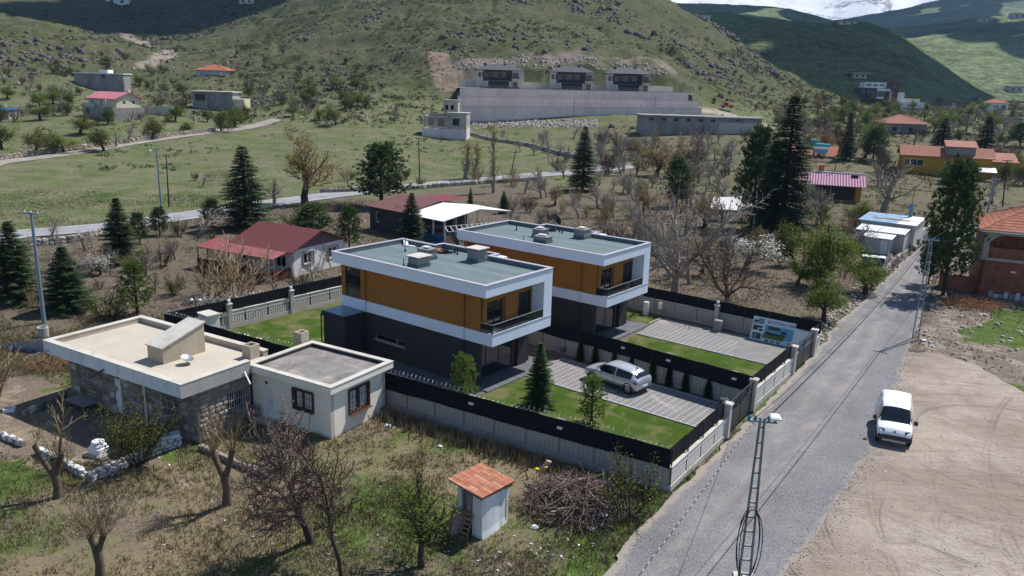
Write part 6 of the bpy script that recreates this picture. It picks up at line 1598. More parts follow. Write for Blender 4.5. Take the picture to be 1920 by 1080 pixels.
for sg in (1, -1):
    MB().add([(1.86, sg*.5, .93), (1.74, sg*.78, .95), (1.72, sg*.84, .8), (1.9, sg*.72, .72), (1.96, sg*.52, .78)], [tuple(range(5)) if sg > 0 else tuple(range(4, -1, -1))]).build('headlight', M['glass'], VAN)
    MB().cbox(.75, .92, *(sorted((sg*.93, sg*1.15))), 1.05, 1.27, .03).build('mirror', M['black'], VAN)
    MB().cbox(1.9, 1.99, *(sorted((sg*.55, sg*.82))), .36, .66, .03).build('exposed_corner', M['black'], VAN)
for x_ in (-1.15, -.1, .82):
    for sg in (1, -1): MB().box(x_-.006, x_+.006, *(sorted((sg*.897, sg*.907))), .42, 1.04).build('door_seam', M['black'], VAN)
MB().box(1.955, 1.97, -.55, .55, .7, .75).build('grille', M['black'], VAN)
MB().lathe([(.07, 0), (.07, .015)], 10, (0, 0, 0)).build('badge', plain('grille_badge', (.1, .1, .16), .1), VAN, loc=(1.9, 0, .85), rot=(0, R(60), 0))
MB().tube([(.3, 0, 1.8), (.15, 0, 2.0)], .012, 4).build('aerial', M['black'], VAN)
o = P(1366, 198)
o = at_y(1363, 201, 285)
RT = empty('red_pickup', (o[0], o[1], o[2]-.3), R(170), 'small red pickup truck on the dirt ramp beside the retaining walls', 'truck')
MB().cbox(-2.3, 2.2, -.9, .9, .5, 1.1, .1).build('body', paint('red_paint', (.4, .01, .02)), RT); MB().cbox(-.3, 1.1, -.8, .8, 1.1, 1.75, .12).build('cab', M['glass'], RT); MB().cbox(-.2, 1.0, -.78, .78, 1.72, 1.82, .05).build('roof', paint('red_paint_b', (.4, .01, .02)), RT)
for x_ in (-1.4, 1.4):
    for y_ in (-.85, .85): MB().lathe([(.38, -.1), (.38, .1)], 12).build('wheel', M['tyre'], RT, loc=(x_, y_, .38), rot=(R(90), 0, 0))

# ================================================================ POLES AND WIRES
M['pole'] = plain('pole_steel', (.2, .23, .25), .15, 2, .55, .4)
M['bluepole'] = plain('bluegrey_pole', (.22, .29, .34), .15, 2, .55, .3)
M['woodpole'] = plain('tarred_pole', (.07, .055, .045), .2, 2, .9)
M['cable'] = plain('black_cable', (.012, .012, .013), .1, 3, .6)
def lattice_pole(u, v, h, rz, label, lamp=True, loc=None):
    p = G(u, v) if loc is None else np.array(loc)
    e = empty('lattice_pole', p, rz, label, 'pole', 'lattice street poles')
    w0, w1 = .22, .075
    for sg in (-1, 1):
        m = MB(); m.beam((sg*w0, 0, -.2), (sg*w1, 0, h), .05, .085); m.build('leg', M['pole'], e)
    n = 11
    for i in range(n):
        t = (i+.4)/n; z = h*t; w = w0*(1-t) + w1*t
        MB().box(-w+.04, w-.04, -.05, .05, z-.03, z+.03).build('rung', M['pole'], e)
    MB().beam((-.55, 0, h-.15), (.55, 0, h-.15), .07).build('crossarm', M['bluepole'], e)
    for x_ in (-.48, -.25, .25, .48):
        MB().lathe([(.04, 0), (.07, .05), (.04, .1), (.06, .14), (.02, .18)], 8, (x_, 0, h-.1)).build('insulator', M['bluepanel'], e)
    if lamp:
        a = MB().tube([(.15, 0, h-.2), (.28, -.1, h+.05), (.4, -.2, h+.12)], .03, 6).build('lamp_arm', M['steel'], e)
        MB().cbox(.22, .62, -.42, .1, h+.1, h+.2, .05).build('lamp_head', M['pvc'], a)
    if lamp: MB().box(-.4, .4, -.35, .35, -.15, .1).build('footing', M['conc_lt'], e)
    return e, p, h
LP1 = lattice_pole(1395, 1086, 6.9, R(-8), 'nearest grey lattice pole with street lamp at the road edge')
m = MB()
for k, (r_, y_) in enumerate(((.45, -.12), (.38, .1), (.5, -.16))):
    pts = [(.02 + (.36+.06*k)*math.sin(t)*(1 if k % 2 else 1), y_, 1.6 + 1.55*math.cos(t)) for t in np.linspace(-math.pi, math.pi, 22)]
    m.tube(pts, .018, 4, False)
o = m.build('cable_loop', M['cable'], LP1[0])
LP2 = lattice_pole(1716, 636, 8.2, R(-35), 'lattice pole beside the road near the parked van', False)
LP0 = lattice_pole(0, 0, 6.9, R(-8), 'lattice pole below the camera at the foot of the road', True, (-5.0, 4.0, 0))
def wire(name, a, b, sag, r, label, mat=None, n=24, twist=False):
    a, b = np.array(a, float), np.array(b, float); m = MB()
    pts = [a*(1-t) + b*t - np.array([0, 0, sag*4*t*(1-t)]) for t in np.linspace(0, 1, n)]
    base = pts[0]; m.tube([p - base for p in pts], r, 5, False); o = m.build(name, mat or M['cable'], None, loc=base)
    tag(o, label, 'cable')
    if twist:
        for i in range(0, n*6, 2):
            t0, t1 = i/(n*6), (i+.7)/(n*6); f = lambda t: a*(1-t)+b*t - np.array([0, 0, sag*4*t*(1-t)]) - base
            MB().tube([f(t0), f(t1)], r*1.1, 5, False).build('pale_band', M['pole'], o)
    return o
tp = lambda L, dx=0.0, dz=-.1: np.array([L[1][0]+dx, L[1][1], L[2]+dz+L[1][2]])
wire('overhead_cable', tp(LP1, -.3), tp(LP0, 0), .35, .016, 'twisted black and white cable running from the nearest lattice pole down the road', twist=True)
wire('overhead_cable', tp(LP1, .1), tp(LP2, 0), .5, .026, 'cable strung between the two lattice poles above the road', twist=False)
wire('overhead_cable', tp(LP1, -.45, -.2), tp(LP2, -.3, -.2), .75, .012, 'thin second cable between the two lattice poles')
wire('service_cable', tp(LP2, 0, -.2), (45.8, 77.0, 6.2), .4, .012, 'thin service cable from the far lattice pole to the brick house')
wire('service_cable', tp(LP1, -.3, -.3), LW(13.58, 9.05, 1.9), .3, .012, 'thin service cable from the nearest pole to the near gate post')
def mast(u, v, vt, label, kind='steel', ut=None, lamp=False, arm=True, group='utility poles'):
    p = P(u, v); h = height_over(p, ut if ut is not None else u, vt)
    r_ = ray(ut if ut is not None else u, vt); t = math.hypot(p[0], p[1])/math.hypot(r_[0], r_[1]); top = np.array([r_[0]*t - p[0], r_[1]*t - p[1], h])
    top[:2] = np.clip(top[:2], -1.2, 1.2) if kind != 'lean' else top[:2]
    e = empty('utility_pole', p, 0, label, 'pole', group)
    mt = {'steel': M['bluepole'], 'wood': M['woodpole'], 'lean': M['woodpole']}[kind]; w = .17 if kind == 'steel' else .13
    MB().tube([(0, 0, -.3), top*.5, top], [w, w*.8, w*.6], 8).build('shaft', mt, e)
    if arm:
        a = MB().beam(top + [-.7, .2, -.1], top + [.7, -.2, -.1], .1).build('crossarm', mt, e)
        for x_ in (-.6, 0, .6): MB().lathe([(.04, 0), (.07, .06), (.03, .16)], 6, tuple(top + np.array([x_, -.28*x_, -.05]))).build('insulator', M['pvc'], a)
    if lamp:
        a = MB().tube([top + [0, 0, -.6], top + [-.7, -.2, -.3]], .03, 5).build('lamp_arm', M['steel'], e); MB().lathe([(.05, .1), (.2, 0), (.16, -.1)], 10, tuple(top + np.array([-.8, -.22, -.3]))).build('lamp_head', M['pvc'], a, True)
    return p + top
m1 = mast(83, 606, 398, 'blue-grey steel pole with crossarm at the far left', 'steel', 58)
m2 = mast(303, 394, 278, 'tall blue-grey pole beside the asphalt road at left', 'steel', 293, True)
m2b = mast(317, 388, 288, 'thin dark pole just right of the tall roadside pole', 'wood', 311, False, False)
m3 = mast(787, 346, 258, 'lattice-like dark pole with a lamp on the meadow edge', 'wood', 785, True)
m4 = mast(957, 330, 280, 'leaning dark wooden pole beside the asphalt road', 'lean', 968, False, False)
m5 = mast(1158, 312, 247, 'dark pole with a lamp behind the middle spruce', 'wood', 1155, True)
m6 = mast(1075, 232, 186, 'steel lamp pole in front of the retaining walls', 'steel', 1077, True, False)
m7 = mast(1226, 218, 181, 'steel pole in front of the right part of the retaining walls', 'steel', 1229, False)
m8 = mast(1880, 388, 300, 'dark wooden pole on the field behind the brick house', 'wood', 1888, False)
m9 = mast(1850, 400, 335, 'bluish pole left of the brick house roof', 'steel', 1868, False)
m10 = mast(1712, 300, 240, 'thin dark pole left of the ochre house', 'wood', 1718, False, False)
m11 = mast(1812, 258, 205, 'brown pole above the ochre house roof', 'wood', 1817, False, False)
m12 = mast(262, 178, 156, 'lamp pole behind the pale yellow house', 'wood', 261, True, False)
for k, (a, b, lab) in enumerate(((m1, m2, 'far-left pole to the roadside pole'), (m2, m3, 'roadside pole to the meadow pole'), (m3, m5, 'meadow pole to the pole behind the spruce'), (m9, tp(LP2, 0), 'bluish pole to the lattice pole by the road'), (m1, m1 + np.array([-60, -40, 0]), 'far-left pole out of the picture'), (m5, m5 + np.array([70, 30, 2]), 'pole behind the spruce towards the right'))):
    w = wire('power_line', a, b, 1.2, .012, 'power line from the ' + lab, M['cable'])
    for dz in (.0,):
        pass
# ================================================================ TREES AND PLANTS
def bark(name, c, var=.25): return plain(name, c, var, 3, .95, bump=.5, bscale=10, spec=.1)
M['bark'] = bark('bark_brown', (.13, .095, .07)); M['bark_grey'] = bark('bark_grey', (.27, .235, .2)); M['bark_dark'] = bark('bark_dark', (.06, .045, .038)); M['bark_red'] = bark('twig_plum', (.18, .13, .11)); M['bark_tan'] = bark('twig_straw', (.3, .22, .13))
def leaf_mat(name, stops, trans=.25):
    t = NT(name); oi = t.n('ObjectInfo').outputs['Random']; p = t.pos()
    n = t.noise(p, 1.7, 3); n2 = t.noise(p, 9, 2)
    f = t.math('ADD', t.math('MULTIPLY', n, .5), t.math('ADD', t.math('MULTIPLY', n2, .3), t.math('MULTIPLY', oi, .2)))
    c = t.ramp(f, stops); t.l(c, t.b.inputs['Base Color']); t.b.inputs['Roughness'].default_value = .7; t.b.inputs['Specular IOR Level'].default_value = .15
    tr = t.n('BsdfTranslucent'); t.l(c, tr.inputs[0]); mx = t.n('MixShader'); mx.inputs[0].default_value = trans
    t.l(t.b.outputs[0], mx.inputs[1]); t.l(tr.outputs[0], mx.inputs[2]); t.l(mx.outputs[0], t.o.inputs[0]); return t.m
M['l_spruce'] = leaf_mat('spruce_needles', [(.3, (.028, .056, .022)), (.55, (.07, .115, .042)), (.75, (.14, .185, .07))])
M['l_pine'] = leaf_mat('pine_needles', [(.3, (.03, .06, .02)), (.55, (.075, .125, .036)), (.75, (.145, .2, .06))])
M['l_young'] = leaf_mat('young_pine_needles', [(.3, (.07, .12, .02)), (.55, (.15, .22, .04)), (.75, (.25, .3, .07))], .35)
M['l_bud'] = leaf_mat('spring_leaves', [(.3, (.08, .125, .018)), (.55, (.15, .205, .032)), (.75, (.23, .27, .06))], .4)
M['l_olive'] = leaf_mat('olive_leaves', [(.3, (.07, .085, .02)), (.55, (.14, .15, .035)), (.75, (.21, .21, .06))], .35)
M['l_dark'] = leaf_mat('scrub_leaves', [(.3, (.03, .05, .015)), (.55, (.06, .085, .025)), (.75, (.11, .13, .045))], .3)
M['l_white'] = leaf_mat('blossom', [(.3, (.5, .5, .42)), (.6, (.68, .68, .6)), (.75, (.75, .75, .7))], .4)
M['l_red'] = leaf_mat('red_buds', [(.3, (.085, .055, .045)), (.6, (.145, .095, .075)), (.75, (.2, .135, .105))], .3)
M['l_yellow'] = leaf_mat('yellow_buds', [(.3, (.17, .13, .03)), (.6, (.28, .22, .06)), (.75, (.34, .28, .09))], .4)

def unit(v): return v/(np.linalg.norm(v) + 1e-9)
def grow(rs, p, d, L, r, lvl, par, out, tips):
    n = 4 if lvl < 2 else 3
    pts, rad = [p], [r]; dd = d
    for i in range(n):
        dd = unit(dd + rs.normal(0, par['wob'], 3) + np.array([0, 0, par['up'][lvl]])/n)
        p = p + dd*L/n; pts.append(p); rad.append(max(r*(1 - (i+1)/n*(1-par['taper'])), par['rmin']))
    out.append((pts, rad, lvl))
    if lvl == par['lv']: tips.append((pts[-1], dd)); tips.append((pts[-2], dd)); return
    k = par['kids'][lvl]
    for j in range(k):
        t = par['t0'][lvl] + (1-par['t0'][lvl])*(j+.6*rs.random())/k; i = min(int(t*n), n-1); f = t*n - i
        q = pts[i]*(1-f) + pts[i+1]*f; base = unit(pts[i+1]-pts[i])
        az = j*2.4 + rs.random()*1.2; x = unit(np.cross(base, [.3, .2, 1.] if abs(base[2]) < .9 else [1., 0, 0])); y = np.cross(base, x)
        an = par['ang'][lvl]*(.75 + .5*rs.random()); nd = unit(base*math.cos(an) + (x*math.cos(az)+y*math.sin(az))*math.sin(an))
        grow(rs, q, nd, L*par['len'][lvl]*(.7+.6*rs.random())*(1.15-.5*t), max(rad[i]*par['rk'], par['rmin']), lvl+1, par, out, tips)
    if par.get('cont', True): grow(rs, pts[-1], dd, L*par['len'][lvl]*.9, max(rad[-1]*.9, par['rmin']), lvl+1, par, out, tips)
def tubes(segs):
    m = MB()
    for pts, rad, lvl in segs: m.tube(pts, rad, 6 if lvl == 0 else (4 if lvl == 1 else 3), False)
    return m
def leaves(rs, tips, n, spread, size, flat=.3):
    """small leaf faces scattered about the twig ends"""
    P_ = np.array([t[0] for t in tips]); idx = rs.integers(0, len(P_), n)
    c = P_[idx] + rs.normal(0, spread, (n, 3)); a = rs.normal(size=(n, 3)); a /= np.linalg.norm(a, axis=1)[:, None]; b = np.cross(a, rs.normal(size=(n, 3))); b /= np.linalg.norm(b, axis=1)[:, None]
    s = size*(.6 + .8*rs.random((n, 1)))
    V = np.stack([c - a*s, c - b*s*.5, c + a*s, c + b*s*.5], 1).reshape(-1, 3); F = np.arange(4*n).reshape(-1, 4); return V, F
def norm_h(objs_v, h):
    return 1.0
def make_tree(kind, seed):
    """returns (wood mesh, crown mesh, height, crown radius); base at the origin"""
    rs = np.random.default_rng(seed); out, tips = [], []; H = 6.0
    B = dict(wob=.13, up=[.1, .25, .2, .1, .1], taper=.45, rmin=.012, lv=3, kids=[5, 6, 5, 0], t0=[.35, .2, .15, 0], ang=[.8, .75, .7, .6], len=[.7, .55, .5, .4], rk=.55)
    leafn, lsz, lspread, lm, bm_ = 0, .08, .12, None, M['bark_grey']
    p0 = np.zeros(3)
    if kind == 'bare': B.update(kids=[5, 7, 6, 0], rk=.5); grow(rs, p0, np.array([0, 0, 1.]), 2.2, .2, 0, B, out, tips)
    elif kind == 'bigbare':
        B.update(lv=4, kids=[0, 6, 6, 6, 0], len=[.9, .6, .52, .45, .4], t0=[.3, .25, .15, .1, 0], rmin=.012, wob=.16, up=[.0, .12, .12, .08, .0], ang=[.6, .7, .7, .7, .6]); k = 5
        out.append(([p0, np.array([0, 0, .5]), np.array([0, 0, .9])], [.24, .2, .18], 0))
        for j in range(k):
            a = j*2*math.pi/k + rs.random()*.6; el = .7 + .5*rs.random()
            grow(rs, np.array([0, 0, .7]), unit(np.array([math.cos(a)*el, math.sin(a)*el, 1.0])), 3.6*(.8+.4*rs.random()), .12 if seed % 2 else .125, 1, B, out, tips)
    elif kind == 'plum':
        bm_ = M['bark_dark']; B.update(lv=4, kids=[8, 6, 6, 6, 0], len=[.85, .6, .5, .45, .3], ang=[.75, .8, .8, .8, .7], t0=[.35, .2, .15, .1, 0], rmin=.011, wob=.2, up=[.05, .15, .1, .0, 0]); grow(rs, p0, np.array([.05, 0, 1.]), 2.2, .15, 0, B, out, tips); leafn, lsz, lspread, lm = 3000, .026, .08, M['l_red']
    elif kind == 'slim':
        bm_ = M['bark_dark']; B.update(lv=3, kids=[5, 6, 6, 0], len=[.5, .6, .55, .4], ang=[.7, .8, .8, .7], t0=[.5, .2, .1, 0], wob=.22); grow(rs, p0, unit(np.array([-.3, .1, 1.])), 2.8, .1, 0, B, out, tips); leafn, lsz, lspread, lm = 500, .03, .06, M['l_red']
    elif kind == 'bud': bm_ = M['bark_dark']; B.update(kids=[5, 6, 5, 0], up=[0, .2, .1, .1], ang=[.9, .8, .75, .6]); grow(rs, p0, np.array([0, 0, 1.]), 1.9, .17, 0, B, out, tips); leafn, lsz, lspread, lm = 4600, .058, .22, M['l_bud']
    elif kind == 'olive': bm_ = M['bark_dark']; B.update(kids=[6, 6, 5, 0], ang=[.95, .8, .75, .6]); grow(rs, p0, np.array([0, 0, 1.]), 1.7, .17, 0, B, out, tips); leafn, lsz, lspread, lm = 3600, .065, .24, M['l_olive']
    elif kind == 'willow': bm_ = M['bark_dark']; B.update(kids=[6, 6, 5, 0], up=[0, .5, .4, .3], ang=[.7, .6, .55, .5], wob=.1); grow(rs, p0, np.array([0, 0, 1.]), 1.6, .1, 0, B, out, tips); leafn, lsz, lspread, lm = 1500, .038, .2, M['l_bud']
    elif kind == 'golden': bm_ = M['bark_dark']; B.update(lv=4, kids=[6, 5, 5, 4, 0], len=[.8, .55, .5, .45, .3], up=[.1, .3, .25, .2, .1], t0=[.3, .2, .1, .1, 0], ang=[.7, .65, .6, .6, .5], rmin=.014); grow(rs, p0, np.array([0, 0, 1.]), 2.2, .2, 0, B, out, tips); leafn, lsz, lspread, lm = 1600, .05, .1, M['l_yellow']
    elif kind == 'blossom': bm_ = M['bark_dark']; grow(rs, p0, np.array([0, 0, 1.]), 1.5, .12, 0, B, out, tips); leafn, lsz, lspread, lm = 1500, .06, .12, M['l_white']
    elif kind in ('whips', 'shrub', 'budshrub', 'pinkshrub'):
        B.update(lv=2, kids=[4, 4, 0], len=[.5, .5, .4], up=[.5, .3, .2], ang=[.4, .5, .5], t0=[.3, .2, 0], rmin=.012, wob=.1); bm_ = M['bark_tan'] if kind == 'whips' else M['bark_dark']
        for j in range(16):
            a = rs.random()*6.28; e_ = .25 + .75*rs.random(); grow(rs, np.array([math.cos(a), math.sin(a), 0])*.35*rs.random(), unit(np.array([math.cos(a)*e_, math.sin(a)*e_, 1.])), 2.2*(.6+.6*rs.random()), .035, 0, B, out, tips)
        if kind != 'whips': leafn, lsz, lspread, lm = (3200 if kind == 'shrub' else 1300), .055, .15, {'shrub': M['l_olive'], 'budshrub': M['l_bud'], 'pinkshrub': M['l_red']}[kind]
    elif kind == 'pollard':
        bm_ = M['bark']; heads = []
        B.update(lv=1, kids=[3, 0], len=[.45, .3], up=[.2, .2], ang=[.3, .3], t0=[.4, 0], rmin=.009, wob=.08)
        forks = {0: [(-.25, .05, 1.0), (.22, -.05, 1.15)], 1: [(-.12, 0, .55), (.16, .03, .6)], 2: [(-.45, .0, 1.55), (.2, .1, 1.0), (.05, -.1, .9)]}[seed % 3]
        tk = 1.1 if seed % 3 != 2 else 1.0
        out.append(([p0, np.array([.04, 0, tk*.5]), np.array([0, 0, tk])], [.17, .135, .15], 0))
        for f in forks:
            e_ = np.array([f[0]*1.4, f[1], tk + f[2]*.75]); out.append(([np.array([0, 0, tk-.15]), (np.array([0, 0, tk]) + e_)/2 + [f[0]*.2, 0, 0], e_], [.115, .095, .1], 0))
            for j in range(26 if seed % 3 != 2 else 4):
                a = rs.random()*6.28; s_ = .15 + .6*rs.random(); grow(rs, e_ - [0, 0, .1*rs.random()], unit(np.array([math.cos(a)*s_, math.sin(a)*s_, 1.])), 1.1*(.5+.7*rs.random()), .011, 1, dict(B, lv=2, kids=[0, 3, 0], len=[.4, .45, .3], up=[.2, .2, .2], ang=[.3, .3, .3], t0=[.3, .4, 0], rmin=.007), out, tips)
        if seed % 3 == 2: grow(rs, np.array([.2, .1, tk+.6]), unit(np.array([.35, .1, 1.])), 1.6, .06, 0, dict(B, lv=2, kids=[5, 4, 0], len=[.6, .5, .4], up=[.2, .2, .2], ang=[.7, .6, .5], t0=[.4, .2, 0]), out, tips); leafn, lsz, lspread, lm = 160, .045, .05, M['l_bud']
    elif kind == 'poplar':
        bm_ = M['bark_grey']; B.update(lv=2, kids=[22, 4, 0], len=[.13, .5, .4], up=[.3, .9, .5], ang=[.45, .4, .4], t0=[.18, .2, 0], wob=.03, rmin=.012, taper=.2); grow(rs, p0, np.array([0, 0, 1.]), 9.0, .16, 0, B, out, tips); leafn, lsz, lspread, lm = 900, .07, .12, M['l_yellow']
    V = None
    if kind in ('spruce', 'spruce2', 'pine', 'youngpine', 'cedar'):
        bm_ = M['bark_dark']; H = 8.0; tri = []
        out.append(([p0, np.array([0, 0, H*.4]), np.array([0, 0, H*.97])], [.17, .11, .015], 0))
        if kind in ('spruce', 'spruce2', 'cedar'):
            z = H*.1 if kind != 'cedar' else H*.04
            while z < H*.985:
                q = 1 - z/H; Lb = (2.15 if kind == 'spruce' else 1.75)*(q**.8)*(.8 + .3*rs.random()) + .08
                if kind == 'cedar': Lb = 2.0*(q**.65) + .1
                nb = 8 if q > .25 else 6; a0 = rs.random()*6.28
                for j in range(nb):
                    a = a0 + j*2*math.pi/nb + rs.normal(0, .18); lb = Lb*(.75 + .4*rs.random()); tilt = (-.05 if kind != 'cedar' else .1) - .25*q + rs.normal(0, .08)
                    d = np.array([math.cos(a), math.sin(a), tilt]); sd = np.array([-math.sin(a), math.cos(a), 0]); b0 = np.array([0, 0, z])
                    if lb > .5: out.append(([b0, b0 + d*lb*.55, b0 + d*lb + [0, 0, lb*.1]], [.03, .018, .006], 3))
                    ns = max(3, int(lb/.16))
                    for s in range(ns):
                        t = (s+.4)/ns
                        if t < .12: continue
                        c = b0 + d*lb*t + np.array([0, 0, lb*.1*t*t]); w = .42*(1-.55*t)*min(1, lb) + .1
                        for sg in (-1, 1):
                            for k in range(3):
                                tip = c + (d*(.5+.35*rs.random()) + sd*sg*(.55+.5*rs.random()))*w + np.array([0, 0, -.16*w - .12*rs.random()*w + rs.normal(0, .03)])
                                off = d*.05 + np.array([0, 0, .04]) ; tri.append((c - d*.05, c + d*.07 + [0, 0, .025], tip))
                        tri.append((c, c + [0, 0, -.02] + sd*.06, c + d*w*.9 + rs.normal(0, .04, 3)))
                z += H*(.019 + .01*rs.random())*(.6 + .6*q)
            lm = M['l_spruce']
        else:
            young = kind == 'youngpine'; tf = []
            nl = 12 if young else 17
            for i in range(nl):
                t = .16 + .8*i/nl; z = H*t; nb = 5
                prof = math.sin(min(1, (1.08-t)/.75)*math.pi/2)
                for j in range(nb):
                    a = i*1.3 + j*2*math.pi/nb + rs.normal(0, .25); lb = (1.9 if young else 2.7)*prof*(.6 + .5*rs.random()); d = unit(np.array([math.cos(a), math.sin(a), .35 + .5*t + rs.normal(0, .1)])); b0 = np.array([0, 0, z])
                    out.append(([b0, b0 + d*lb*.5, b0 + d*lb + [0, 0, lb*.12]], [.035, .02, .01], 3))
                    for s in range(11 if young else 14):
                        t2 = .35 + .65*rs.random(); tf.append((b0 + d*lb*t2 + rs.normal(0, .17*(1.2-.4*t2)+.06, 3) + [0, 0, .12*t2], d))
            for k in range(12): tf.append((np.array([0, 0, H*(.88+.1*rs.random())]) + rs.normal(0, .1, 3), np.array([0, 0, 1.])))
            for c, d in tf:
                ax = unit(d*.5 + np.array([0, 0, .9]) + rs.normal(0, .25, 3))
                for k in range(13):
                    nd = unit(ax + rs.normal(0, .75, 3)); s = (.26 if young else .31)*(.7+.5*rs.random()); sd = unit(np.cross(nd, rs.normal(size=3)))*(.034 if young else .044); tri.append((c - sd, c + sd, c + nd*s))
            lm = M['l_young'] if young else M['l_pine']
        A_ = np.array(tri); V, F = A_.reshape(-1, 3), np.arange(len(A_)*3).reshape(-1, 3)
    split = [s for s in out if s[2] == 0], [s for s in out if s[2] > 0]
    trunk = tubes(split[0]).mesh('trunk', bm_, True); crown = None; limbs = None
    if V is None and leafn: V, F = leaves(rs, tips, leafn, lspread, lsz)
    tm = tubes(split[1]) if split[1] else MB()
    allv = np.array(tm.v) if tm.v else np.zeros((1, 3))
    if V is not None: allv = np.vstack([allv, V])
    if tm.v: limbs = tm.mesh('branches', {'plum': M['bark_red'], 'bigbare': M['bark_grey'] if seed % 2 else M['bark'], 'pollard': M['bark_tan'], 'golden': M['bark_tan']}.get(kind, bm_))
    if V is not None: crown = np_mesh('foliage', V, F, lm)
    tv = np.vstack([allv, np.array([v.co for v in trunk.vertices])])
    hh = np.percentile(tv[:, 2], 99.0); rr = np.percentile(np.hypot(allv[:, 0], allv[:, 1]), 99 if V is not None and F.shape[1] == 3 else 94)
    return trunk, limbs, crown, hh, rr
KINDS = {'bare': 4, 'bigbare': 2, 'plum': 1, 'slim': 1, 'bud': 3, 'olive': 3, 'willow': 1, 'golden': 1, 'blossom': 1, 'whips': 2, 'shrub': 2, 'budshrub': 2, 'pinkshrub': 2, 'pollard': 3, 'poplar': 1, 'spruce': 3, 'spruce2': 2, 'pine': 3, 'youngpine': 2, 'cedar': 1}
LIB = {k: [make_tree(k, 3*i + (0 if k == 'pollard' else 11*len(k))) if k != 'pollard' else make_tree(k, i) for i in range(n)] for k, n in KINDS.items()}
NAMES = {'bare': 'bare_tree', 'bigbare': 'bare_tree', 'plum': 'plum_tree', 'slim': 'plum_tree', 'bud': 'leafing_tree', 'olive': 'leafing_tree', 'willow': 'leafing_tree', 'golden': 'bare_tree', 'blossom': 'blossoming_tree', 'whips': 'shrub', 'shrub': 'shrub', 'budshrub': 'shrub', 'pinkshrub': 'shrub', 'pollard': 'pollarded_tree', 'poplar': 'poplar_tree', 'spruce': 'spruce_tree', 'spruce2': 'spruce_tree', 'pine': 'pine_tree', 'youngpine': 'pine_tree', 'cedar': 'spruce_tree'}
CATS = lambda k: 'shrub' if k in ('whips', 'shrub', 'budshrub', 'pinkshrub') else 'tree'
trees = []
def plant(kind, p, h, label, group=None, var=None, w=None, rz=None):
    """tree of height h at p; w = crown width if it is to differ from the model's"""
    vs_ = LIB[kind]; i = (len(trees) if var is None else var) % len(vs_); tr, lb, cr, hh, rr = vs_[i]
    e = empty(NAMES[kind], p, random.random()*6.28 if rz is None else rz, label, CATS(kind), group)
    s = h/hh; sx = (w/2)/rr if w else s
    for nm, me in (('trunk', tr), ('branches', lb), ('foliage', cr)):
        if me is not None: link(nm, me, e, scale=(sx, sx, s))
    trees.append((p, h)); return e
def T2(kind, u, v, vt, label, w=None, group=None, var=None, rz=None):
    p = P(u, v); h = max(.5, height_over(p, u, vt)); ww = w*math.hypot(p[0], p[1])/FPX if w else None
    return plant(kind, p - np.array([0, 0, .05]), h, label, group, var, ww, rz)
# --- foreground
T2('pollard', 425, 945, 765, 'pollarded tree with a two-forked trunk in front of the annex yard', None, var=0, rz=0)
T2('pollard', 188, 1084, 925, 'stubby pollarded tree at the bottom left with thin shoots', None, var=1, rz=0)
T2('pollard', 108, 932, 735, 'sawn-off tree with one budding branch left of the white pedestal', None, var=2, rz=0)
T2('plum', 583, 1016, 762, 'dense purplish leafless plum tree in the foreground', 235, var=0)
T2('slim', 640, 1082, 830, 'thin curved plum tree at the bottom edge', 150, var=0, rz=2.4)
T2('willow', 790, 1062, 895, 'slender tree with fresh green leaves left of the outhouse', 150)
T2('shrub', 262, 872, 752, 'rounded olive-green shrub in front of the stone house', 135, var=0)
T2('budshrub', 1175, 965, 862, 'tall budding shrub between the brush pile and the wall', 140, var=1)
T2('whips', -25, 770, 610, 'leafless shrub at the left edge beside the yard', 150, var=0)
T2('budshrub', 305, 830, 775, 'small leafy shrub against the stone house corner', 60)
T2('budshrub', 120, 885, 825, 'low leafy sprouts below the sawn-off tree', 60)
# --- in the lots
T2('youngpine', 868, 766, 664, 'bright green young pine beside the nearer villa terrace', 84, var=0)
T2('spruce', 1010, 764, 643, 'young spruce on the lawn of the nearer villa', 74, var=0)
T2('youngpine', 1108, 796, 704, 'young pine on the lawn beside the silver car', 74, var=1)
for i, (u, v, vt, k, lab) in enumerate(((1087, 678, 640, 'cedar', 'first'), (1115, 686, 645, 'cedar', 'second'), (1152, 694, 655, 'cedar', 'third'), (1183, 704, 668, 'cedar', 'fourth'), (1222, 717, 668, 'cedar', 'fifth'), (1253, 726, 684, 'cedar', 'sixth'), (1284, 736, 694, 'cedar', 'seventh'), (1326, 749, 712, 'cedar', 'eighth'))):
    p = P(u, v); e = plant(k, p, max(.9, height_over(p, u, vt)), '%s small shrub from the villa in the row along the wall behind the car' % lab, 'shrubs along the middle wall', None, .75)
T2('pinkshrub', 1058, 664, 642, 'little bare shrub at the villa end of the wall bed', 30)
# --- left middle
T2('spruce', 32, 563, 415, 'dark spruce at the left edge', 100, var=1); T2('spruce', 128, 582, 462, 'spruce right of the far-left steel pole', 100, var=2); T2('spruce', 228, 494, 372, 'tall narrow spruce near the stone field wall', 78, var=0)
T2('pine', 262, 457, 398, 'small pine near the bend of the stone wall', 40, var=0); T2('pine', 300, 442, 388, 'small pine beside the roadside pole', 42, var=1); T2('youngpine', 258, 588, 490, 'pine with a bare crooked trunk in the left orchard', 80, var=0)
T2('spruce2', 462, 428, 275, 'large dark spruce behind the red-roofed house', 110, var=0); T2('pine', 398, 424, 372, 'round pine left of the red roof', 46, var=2); T2('pine', 586, 442, 382, 'bushy pine just behind the red gable', 90, var=0); T2('pine', 655, 468, 384, 'dark pine right of the red-roofed house', 56, var=1)
T2('pine', 715, 388, 270, 'big broad pine beside the asphalt road', 118, var=2); T2('spruce', 772, 460, 362, 'spruce in front of the grey house', 66, var=1); T2('spruce', 882, 392, 352, 'small conical spruce behind the pavilion', 18, var=2); T2('spruce', 944, 400, 358, 'small spruce at the pavilion corner', 26, var=0)
